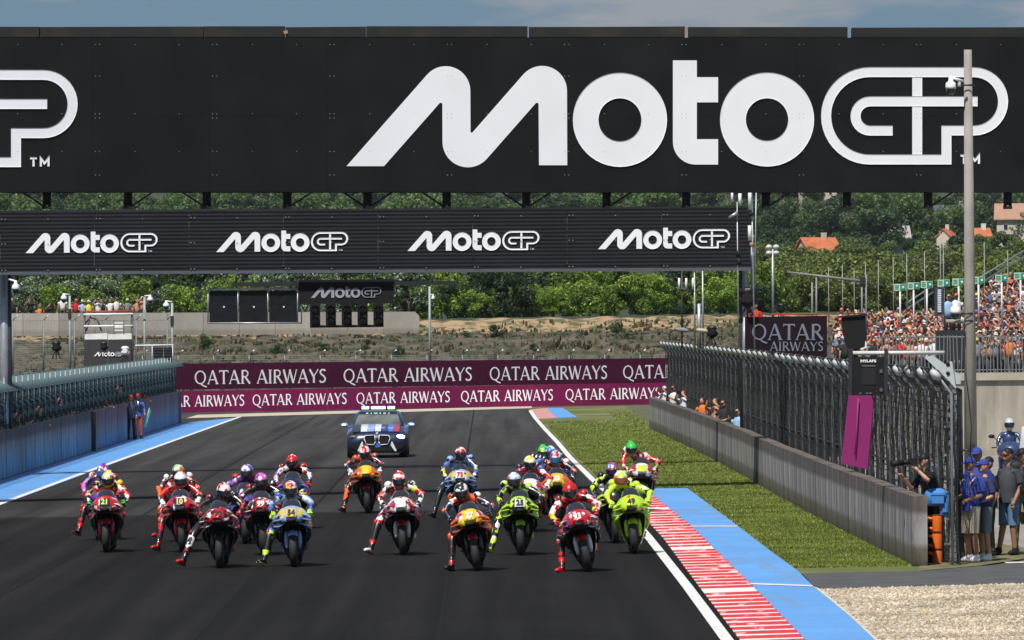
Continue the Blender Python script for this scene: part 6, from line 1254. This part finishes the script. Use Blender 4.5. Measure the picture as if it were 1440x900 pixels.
def crowd_mesh(arms, cap):
    mb = MB()
    r = lambda z, w_, d: [(w_*math.cos(a), d*math.sin(a), z) for a in [2*PI*k/8 for k in range(8)]]
    mb.loft([r(.92, .17, .12), r(1.15, .155, .11), r(1.36, .20, .12), r(1.46, .13, .09), r(1.50, .06, .06)], 0)
    for s in (-1, 1):
        mb.path([(s*.09, 0, .95), (s*.10, 0, .5), (s*.11, 0, .04)], [.095, .07, .05], 6, 3)
        if arms == 'up': p = [(s*.20, 0, 1.40), (s*.30, -.12, 1.42), (s*.12, -.26, 1.66)]
        elif arms == 'front': p = [(s*.20, 0, 1.40), (s*.27, -.05, 1.15), (s*.06, -.32, 1.32)]
        elif arms == 'one' and s > 0: p = [(s*.20, 0, 1.40), (s*.30, -.02, 1.60), (s*.22, -.10, 1.86)]
        elif arms == 'rail': p = [(s*.20, 0, 1.40), (s*.30, -.10, 1.18), (s*.22, -.34, 1.12)]
        else: p = [(s*.20, 0, 1.40), (s*.26, .02, 1.14), (s*.25, -.06, .88)]
        mid = [p[0][i]*.45+p[1][i]*.55 for i in range(3)]
        mb.path([p[0], mid], [.058, .052], 6, 0); mb.path([mid, p[1], p[2]], [.042, .042, .032], 6, 1); mb.ell(p[2], (.035, .03, .05), 1, 6, 4)
    mb.ell((0, -.01, 1.63), (.085, .10, .125), 1, 8, 6); mb.ell((0, .012, 1.665), (.092, .105, .10), 2, 8, 4, lo=0 if cap else -.35)
    if cap: mb.prism([(-.07, -.08, 1.67), (.07, -.08, 1.67), (.05, -.18, 1.655), (-.05, -.18, 1.655)], (0, 0, .012), 2)
    if arms == 'front': mb.box((0, -.35, 1.36), (.09, .02, .15), 3)
    if arms == 'up': mb.box((0, -.28, 1.68), (.16, .09, .10), 3)
    return mb.mesh('person', [WHITE, SKIN, BLACK, DKMET])
ARMS = {'up': 'hands at the face', 'front': 'holding a phone', 'one': 'with one arm raised', 'rail': 'leaning forward', 'down': 'with arms down'}
CM = {(a, c): crowd_mesh(a, c) for a in ARMS for c in (0, 1)}
def spectator(loc, yaw, where, group, k=1.0, arms=None, shirt=None, cap=None, extra=None):
    a = arms or random.choice(['up', 'front', 'one', 'rail', 'down', 'rail', 'up']); c = cap if cap is not None else random.choice([None, None, None, None, 0, 1, 2, 2, 3, 1, 4 if random.random() < .3 else 2]); sn, sm = SHIRTS[shirt] if shirt is not None else SHIRTS[random.choice((0, 0, 1, 1, 1, 1, 1, 2, 2, 3, 5, 5, 6, 6, 6, 4))]
    hm = random.choice(HAIR[:2]*2+HAIR) if c is None or c == 'none' else CAPS[c]
    nm = ('bare chested' if sn == 'skin' else 'in %s shirt' % sn); hd = 'bare headed' if c is None or c == 'none' else ('red', 'white', 'black', 'blue', 'yellow')[c]+' cap'
    o = inst('person', CM[(a, 0 if (c is None or c == 'none') else 1)], None, loc, (0, 0, yaw), [sm, random.choice((SKIN, SKIN2, SKIN)), hm, random.choice((DKMET, BLACK, BLACK, GREYC))], k*random.uniform(.95, 1.05))
    tag(o, extra or 'spectator %s, %s, %s, %s' % (nm, hd, ARMS[a], where), 'person', group); return o
cnt = 0
stepm = mat('stand_step_concrete', (.16, .16, .16), .9)
for r in range(21):
    D = 284+4.6*r; vh = 476-4.6*r if r <= 9 else 434.6-5.4*(r-9); um = 1178 if r <= 9 else 1338+(r-9)*7.5
    zf = P(1300, vh, D).z-1.74
    a = P(um-12, 450, D); bx_ = MB(); bx_.prism([(a.x, D-2.3, zf-.5), (60, D-2.3, zf-.5), (60, D-2.3, zf), (a.x, D-2.3, zf)], (0, 4.58, 0)); bx_.build('step', stepm, gs)
    u = um+random.random()*6
    while u < 1448 and cnt < 292:
        if 1352 < u < 1369 and r < 14: u += 9; continue
        p = P(u, 450, D+random.uniform(-.8, .8)); p.z = zf; spectator(p, random.uniform(-.7, .1), 'in the packed crowd', 'spectators packed on the grandstand'); cnt += 1
        u += random.uniform(7.5, 12.5)*(1.18 if r > 3 else .92)
mb = MB()
for (ua, va, ub, vb) in ((1278, 424, 1312, 402), (1375, 392, 1440, 352)): mb = MB(); mb.tube(P(ua, va, 330), P(ub, vb, 362), .04, n=5); mb.build('handrail', STEEL, gs); mb = MB(); mb.tube(P(ua, va+9, 330), P(ub, vb+9, 362), .05, n=5); mb.build('handrail', STEEL, gs)
p = P(1334, 450, 262); p.z = P(1334, 417, 262).z-1.74; spectator(p, .1, '', None, 1, 'down', 7, 2, 'person in pale blue shirt on a platform above the crowd, right of the lamp strip')
p = P(1345, 450, 262); p.z = P(1345, 412, 262).z-1.74; spectator(p, -.1, '', None, 1, 'down', 2, 0, 'person in white shirt and red cap standing above the crowd, left of the concrete pole')
t = tag(MB().box(P(1341, 455, 262)-Vector((0, 0, .8)), (1.3, .8, 1.1)).build('platform', DKMET, loc=P(1341, 470, 262)), 'small dark platform carrying two people above the crowd', 'platform')
# people on the bank wall
for k, (u, vt, a, s_, c, tx) in enumerate(((17, 421, 'down', 1, 'none', 'dark shirt leftmost behind the bank wall, beside the gantry column'), (43, 418, 'up', 1, 'none', 'dark shirt shooting over the bank wall, second from left'), (56, 430, 'front', 4, 'none', 'tan shirt crouching low behind the bank wall'), (71, 425, 'up', 1, 2, 'black shirt and cap behind the bank wall holding a camera'), (88, 418, 'down', 2, 1, 'white shirt and white hat behind the bank wall left of the pale pole'), (107, 420, 'down', 0, 0, 'bright red top and red cap behind the bank wall'), (116, 421, 'rail', 7, 1, 'pale blue shirt next to the red one on the bank'), (125, 424, 'down', 8, 1, 'pale yellow shirt above the camera tower'), (138, 421, 'up', 2, 'none', 'white shirt with dark band above the camera tower'), (155, 420, 'down', 2, 'none', 'broad white shirt seen above the tower rail'), (164, 419, 'down', 2, 2, 'second white shirt close to the broad one above the tower'), (179, 418, 'down', 5, 1, 'grey shirt with white cap right of the tower'), (193, 421, 'down', 6, 'none', 'bare shouldered figure right of the tower on the bank'), (200, 417, 'up', 6, 1, 'bare arms and white hat next to the pole on the bank'))):
    D = 405.5; p = P(u, vt, D); p.z -= 1.74; spectator(p, random.uniform(-.2, .5), '', 'spectators behind the bank wall', 1, a, s_, c, 'spectator in '+tx)
# photographers along the left wall
for k, (u, a, s_, c, w_) in enumerate(((12, 'up', 1, 2, 'first from the left'), (31, 'front', 4, 'none', 'second from the left'), (43, 'up', 1, 2, 'third from the left'), (50, 'rail', 1, 'none', 'fourth, close to the third'), (73, 'up', 3, 2, 'fifth, blue shirted'), (92, 'front', 2, 2, 'sixth, white shirted'), (108, 'down', 1, 2, 'seventh, standing upright'), (141, 'rail', 4, 'none', 'eighth, leaning right out'), (157, 'up', 1, 'none', 'ninth, tallest with dark top'), (162, 'rail', 1, 'none', 'tenth, bent low beside the tallest'), (197, 'rail', 4, 2, 'last one near the wall end'))):
    Dq = 14.45e4/(720-u); spectator((-14.41, Dq, .02+.16*(k in (4, 8))), 1.2, '', 'photographers leaning through the left fence', .98, a, s_, c, 'photographer leaning over the left wall, '+w_)
wx = lambda y: np.interp(y, [q.y for q in wbp], [q.x for q in wbp])
for k, (u, a, s_, c, w_) in enumerate(((928, 'up', 2, 1, 'in white at the far end'), (941, 'front', 2, 2, 'in white and black near the far end'), (955, 'up', 2, 'none', 'in white, third from the far end'), (981, 'rail', 4, 'none', 'in orange'), (999, 'up', 6, 'none', 'with bare arms in the middle'), (1010, 'rail', 1, 2, 'in black, low'), (1030, 'down', 7, 2, 'in pale blue'))):
    y = 240.0
    for _ in range(20): y = (wx(y)+.16)*1e4/(u-720)
    spectator((wx(y)+.30, y, .02), -.7, '', 'people leaning between right wall and fence', .95, a, s_, c, 'person leaning on the right wall '+w_)

# police style touring motorcycle with rider, and white van at the right edge
c = P(1422, 660, 172); c.z = .12; t = thing('touring_motorcycle', 'dark blue touring motorcycle with mirrors in front of the retaining wall', 'motorcycle', c); BL2 = mat('police_blue', (.025, .05, .14), .35, coat=.5)
w = inst('front_wheel', BM['ftyre'], t, (0, -.1, 0)); inst('rear_wheel', BM['rtyre'], t, (0, 1.4, 0)); mb = MB(); mb.ell(c+Vector((0, .1, .80)), (.34, .35, .24), 0, 16, 10); mb.ell(c+Vector((0, .2, .5)), (.22, .4, .25), 0, 14, 8); mb.build('fairing', BL2, t)
for s in (-1, 1): mb = MB(); mb.tube(c+Vector((s*.2, .1, .98)), c+Vector((s*.42, .12, 1.14)), .012, n=5); mb.ell(c+Vector((s*.46, .12, 1.16)), (.08, .03, .05), 0, 8, 6); mb.build('mirror', BLACK, t); mb = MB(); mb.tube(c+Vector((s*.2, .2, .9)), c+Vector((s*.46, .2, .88)), .018, n=6); mb.build('handlebar', BLACK, t)
pr = person(c+Vector((0, .55, -.05)), 0, 'helmeted rider in dark blue sitting on the touring motorcycle', SKIN, BL2, BL2, BLACK, BLACK, {'pelvis': (0, .1, .85), 'belly': (0, .08, 1.0), 'chest': (0, .02, 1.18), 'neckb': (0, 0, 1.30), 'neck': (0, -.02, 1.38), 'shl': (-.19, 0, 1.27), 'shr': (.19, 0, 1.27), 'ell': (-.30, -.12, 1.05), 'elr': (.30, -.12, 1.05), 'wrl': (-.30, -.36, .93), 'wrr': (.30, -.36, .93), 'hipl': (-.12, .05, .82), 'hipr': (.12, .05, .82), 'knl': (-.24, -.3, .70), 'knr': (.24, -.3, .70), 'anl': (-.22, -.1, .35), 'anr': (.22, -.1, .35), 'tol': (-.22, -.25, .3), 'tor': (.22, -.25, .3)}, sleeves='long', legs='long', girth=1.15)
h = inst('helmet', HELM, pr, (0, -.04, 1.50), (.05, 0, 0), [SIL, SIL]); inst('visor', VIS, h)
c = G(1517, 742); t = thing('white_van', 'white van cut off by the right edge with a black door mirror', 'van', c); f = lambda x, y, z: Vector((x, y, z))+c
mb = MB(); ri = []
for y, hw, z0, z1 in ((-1.0, .86, .35, .75), (-.9, .92, .28, 1.0), (-.2, .95, .25, 1.12), (.5, .95, .25, 1.75), (.95, .93, .25, 1.96), (3.4, .93, .25, 1.98), (4.0, .90, .35, 1.85)):
    ri.append([f(sx*hw*(1 if zz2 < .6 else .90 if z1 > 1.3 else .96), y, z0+(z1-z0)*zz2-(.08 if abs(sx) == 1 and zz2 == 1 else 0)) for sx, zz2 in ((-1, 0), (-1, .5), (-1, 1), (-.6, 1), (0, 1.02), (.6, 1), (1, 1), (1, .5), (1, 0))])
mb.loft(ri); mb.build('body', WHITE, t)
mb = MB(); mb.prism([f(-.78, -.16, 1.16), f(.78, -.16, 1.16), f(.70, .46, 1.70), f(-.70, .46, 1.70)], (0, -.02, .012)); mb.build('windscreen', mat('pale_glass', (.16, .17, .18), .1, coat=1), t)
mb = MB(); mb.ell(f(-1.18, -.05, 1.16), (.19, .09, .15), 0, 12, 8); mb.tube(f(-.92, 0, 1.05), f(-1.05, 0, 1.1), .03, n=6); mb.build('door_mirror', BLACK, t)
for s in (-1, 1):
    for y in (-.2, 2.9): mb = MB(); mb.lathe([(.18, -.1), (.31, -.11), (.33, 0), (.31, .11), (.18, .1)], f(s*.82, y, .33), 'x', 20); mb.build('wheel', RUBBER, t)
    mb = MB(); mb.ell(f(s*.68, -.93, .78), (.15, .06, .09), 0, 10, 6); mb.build('headlight', SIL, t)
    mb = MB(); mb.prism([f(s*.945, .30, 1.15), f(s*.945, 1.2, 1.15), f(s*.90, 1.15, 1.62), f(s*.90, .62, 1.62)], (s*.012, 0, 0)); mb.build('side_window', MATS['pale_glass'], t)

# ================================================================== TREES
def crown_mesh(name, R_, Hh, lumps, leaves, ls, seed, mtl, squash=.8, z0=.22):
    r = np.random.default_rng(seed); C_ = []
    for i in range(lumps):
        a = r.random()*6.28; q = R_*.72*math.sqrt(r.random()); z = Hh*(z0+(.92-z0)*r.random()); q *= 1-.55*max(0, z/Hh-.45)
        C_.append((q*math.cos(a), q*math.sin(a), z, R_*(.24+.24*r.random())))
    C_ = np.array(C_); k = r.integers(0, lumps, leaves); d = r.normal(size=(leaves, 3)); d /= np.linalg.norm(d, axis=1)[:, None]; rad = C_[k, 3]*(.62+.44*r.random(leaves)**.5)
    c = C_[k, :3]+d*rad[:, None]*np.array([1, 1, squash]); n = d+r.normal(size=(leaves, 3))*.55; n /= np.linalg.norm(n, axis=1)[:, None]
    t1 = np.cross(n, r.normal(size=(leaves, 3))); t1 /= np.linalg.norm(t1, axis=1)[:, None]; t2 = np.cross(n, t1); s = ls*(.6+.8*r.random(leaves))[:, None]
    V = np.stack([c-t1*s, c+t2*s*.55, c+t1*s, c-t2*s*.55], 1); keep = V[:, :, 2].min(1) > .02
    V = V[keep]; N = len(V); me = bpy.data.meshes.new(name); me.from_pydata(V.reshape(-1, 3).tolist(), [], np.arange(N*4).reshape(-1, 4).tolist()); me.materials.append(mtl); return me
BARK = mat('tree_bark', (.09, .07, .05), .9, bump=.5)
def trunk_mesh(h, r, seed, limbs=5):
    rr = random.Random(seed); mb = MB(); x = rr.uniform(-.2, .2); mb.path([(0, 0, -.4), (x*.4, 0, h*.4), (x, .1, h*.8)], [r, r*.75, r*.3], 7)
    for i in range(limbs): a = rr.random()*6.28; z = h*(.3+.4*rr.random()); mb.path([(x*.4, 0, z), (math.cos(a)*h*.22, math.sin(a)*h*.22, z+h*.22)], [r*.4, r*.15], 5)
    return mb.mesh('trunk', [BARK])
LB1 = leafmat('bright_shrub_leaf', (.06, .13, .010), (.22, .34, .03), (.40, .48, .07)); LD = leafmat('dark_tree_leaf', (.010, .030, .008), (.045, .09, .022), (.07, .12, .03)); LM = leafmat('mid_tree_leaf', (.035, .08, .016), (.10, .17, .035), (.16, .22, .05)); LS = leafmat('silver_leaf', (.05, .09, .03), (.15, .22, .09), (.60, .62, .55)); LO = leafmat('olive_scrub_leaf', (.045, .075, .012), (.15, .20, .03), (.24, .24, .06))
KINDS = {'bright': [crown_mesh('crown', 1.5, 2.9, 16, 4200, .085, s, LB1, .8, .08) for s in (1, 2, 3)], 'silver': [crown_mesh('crown', 1.6, 3.4, 16, 4200, .085, s, LS, .8, .08) for s in (4, 5)], 'shade': [crown_mesh('crown', 1.6, 3.2, 16, 4200, .09, s, LD, .8, .08) for s in (6, 7)],
 'scrub': [crown_mesh('crown', 2.2, 3.0, 18, 4000, .14, s, LO, .8, .05) for s in (8, 9, 10)], 'dark': [crown_mesh('crown', 4.0, 8.5, 26, 6500, .26, s, LD) for s in (11, 12)], 'mid': [crown_mesh('crown', 4.0, 8.0, 26, 6500, .26, s, LM) for s in (13, 14, 15)]}
TR = {k: trunk_mesh(2.0 if k in ('bright', 'silver', 'shade', 'scrub') else 5.5, .09 if k in ('bright', 'silver', 'shade', 'scrub') else .25, i) for i, k in enumerate(KINDS)}
LMK = ((120, 'left of the camera tower'), (190, 'behind the camera tower'), (290, 'right of the camera tower'), (430, 'behind the signal panels'), (560, 'behind the start lights'), (650, 'by the thin pale pole'), (760, 'under the third logo'), (860, 'right of the third logo'), (950, 'left of the stick antennas'), (1040, 'behind the stick antennas'), (1090, 'by the floodlight pole'), (1160, 'over the maroon sign'), (1230, 'over the covered monitor'), (1310, 'over the leftmost green signs'), (1370, 'by the concrete pole'), (9e9, 'at the right edge'))
TXT = {'bright': 'bright green leafy shrub', 'silver': 'silvery tree with pale leaves', 'shade': 'dark green shrub', 'scrub': 'olive green scrub bush', 'dark': 'dark green tree', 'mid': 'mid green broad tree'}
GRP = {'bright': 'bright shrubs along the top of the bank', 'silver': 'silvery trees behind the bank wall', 'shade': 'dark shrubs behind the bank', 'scrub': 'scrub bushes on the lower hillside', 'dark': 'dark trees on the hillside', 'mid': 'mid green trees on the hillside'}
def plant(kind, u, D, k, dz=0, row='front row'):
    wh = next(w for q, w in LMK if u < q)
    x = (u-720)*D/F; z = H(x, D)+dz-.1; nm = 'tree' if kind in ('dark', 'mid', 'silver') else 'shrub'
    t = thing(nm, '%s, %s, %s' % (TXT[kind], row, wh), nm, (x, D, z), (0, 0, random.random()*6.28), GRP[kind]); t.scale = (k*random.uniform(.9, 1.15), k*random.uniform(.9, 1.15), k*random.uniform(.85, 1.15))
    inst('crown', random.choice(KINDS[kind]), t); inst('trunk', TR[kind], t)
for i in range(30): u = 545+i*18+random.uniform(-6, 6); plant('bright' if random.random() < .72 else 'shade', u, random.uniform(425, 440), random.uniform(.62, .98), 0, 'front row')
for i in range(22): u = 560+i*24+random.uniform(-8, 8); plant('bright' if random.random() < .5 else 'shade', u, random.uniform(446, 470), random.uniform(.95, 1.3), 0, 'rear row')
for i in range(26): u = -20+i*24+random.uniform(-8, 8); plant('silver' if random.random() < .55 else 'bright', u, random.uniform(422, 445), random.uniform(.7, 1.05), 0, 'front row')
for i in range(18): u = -20+i*34+random.uniform(-8, 8); plant('shade' if random.random() < .5 else 'silver', u, random.uniform(455, 480), random.uniform(1.2, 1.5), 0, 'rear row')
ROWS = ('first', 'second', 'third', 'fourth', 'fifth', 'sixth', 'seventh')
for ri_, (D, n) in enumerate(((520, 10), (570, 12), (640, 14), (720, 15), (800, 16), (890, 16), (980, 14))):
    for i in range(n): plant('scrub', 1030+430*(i+random.random())/n, D*random.uniform(.97, 1.03), random.uniform(.75, 1.25)*(1 if D < 750 else 1.3), 0, ROWS[ri_]+' row up')
for ri_, (D, n) in enumerate(((1060, 12), (1200, 13), (1330, 13), (1470, 12), (1620, 10), (1800, 8))):
    for i in range(n):
        u = 1040+430*(i+random.random())/n
        if D == 1060 and (1120 < u < 1172 or 1300 < u < 1340): continue
        plant('dark' if random.random() < .55 else 'mid', u, D*random.uniform(.98, 1.02), random.uniform(.75, 1.05)*(.62 if D == 1060 else 1), 0, ROWS[ri_]+' wooded row')
for ri_, (D, n) in enumerate(((1000, 12), (1180, 18), (1330, 22), (1480, 22), (1650, 18), (1850, 14))):
    for i in range(n): plant('mid' if random.random() < .7 else 'dark', -30+1090*(i+random.random())/n, D*random.uniform(.97, 1.03), random.uniform(.85, 1.25), 0, ROWS[ri_]+' wooded row')
for i in range(16): u = 300+i*46+random.uniform(-18, 18); plant('shade', u, random.uniform(366, 396), random.uniform(.16, .30), 0, 'low tuft on the bank')
# houses on the hillside
def house(u, v, D, w_, wall, roof, label, yaw=.3, big=1):
    c = P(u, v, D); t = thing('house', label, 'house', c, (0, 0, yaw)); h = w_*.42; d = w_*.7; rh = w_*.30
    q = lambda *p: Vector(p)
    mb = MB(); mb.box((0, 0, h/2-1), (w_, d, h+2)); mb.prism([q(-w_/2, -d/2, h), q(-w_/2, d/2, h), q(-w_/2, 0, h+rh)], (w_, 0, 0)); inst('wall', mb.mesh('wall', [wall]), t)
    for s in (-1, 1):
        mb = MB(); mb.prism([q(-w_*.56, s*d*.60, h-.25), q(w_*.56, s*d*.60, h-.25), q(w_*.56, 0, h+rh+.15), q(-w_*.56, 0, h+rh+.15)], (0, 0, .18)); rf = inst('roof', mb.mesh('roof', [roof]), t)
    mb = MB(); mb.box((w_*.2, 0, h+rh+.3), (.6, .6, 1.4)); inst('chimney', mb.mesh('chimney', [wall]), rf)
    for x in (-.3, 0, .3):
        mb = MB(); mb.box((x*w_, -d/2-.02, h*.55), (w_*.11, .06, h*.32)); wn = inst('window', mb.mesh('window', [WHITE]), t); mb = MB(); mb.box((x*w_, -d/2-.07, h*.55), (w_*.085, .04, h*.26)); inst('pane', mb.mesh('pane', [VISOR]), wn)
    return t
RT = mat('terracotta_roof', (.50, .15, .06), .85, scale=1.5, var=.2); CWL = mat('cream_wall', (.60, .50, .42), .85); GRF = mat('grey_roof', (.20, .18, .18), .85); PKW = mat('pink_wall', (.55, .38, .34), .85)
house(1150, 374, 1010, 5.2, CWL, RT, 'cream house with bright orange tiled roof low on the hillside', .5); house(1255, 352, 1180, 5.2, mat('grey_wall', (.35, .33, .31), .85), mat('pale_grey_roof', (.38, .35, .34), .85), 'pale grey house with chimneys between the hillside trees', .1); house(1331, 345, 1120, 3.2, CWL, RT, 'narrow house with orange gable just left of the concrete pole', 1.2); house(1340, 332, 1230, 7, mat('grey_wall', (1, 1, 1)), mat('slate_roof', (.07, .075, .085), .8), 'house with dark slate roof behind the concrete pole', .0); house(1434, 334, 1190, 7.5, CWL, mat('brown_tiled_roof', (.38, .22, .15), .85, scale=1.5), 'house with wide brown tiled roof at the right edge of the hillside', -.1); house(1378, 343, 1100, 3, WHITE, RT, 'small white and red house just right of the concrete pole', .3); house(1150, 282, 1480, 7, CWL, RT, 'far house with reddish roof under the big gantry, left one', .2); house(1385, 286, 1480, 8, PKW, RT, 'far house with pinkish walls under the big gantry, right of the pole', .2)
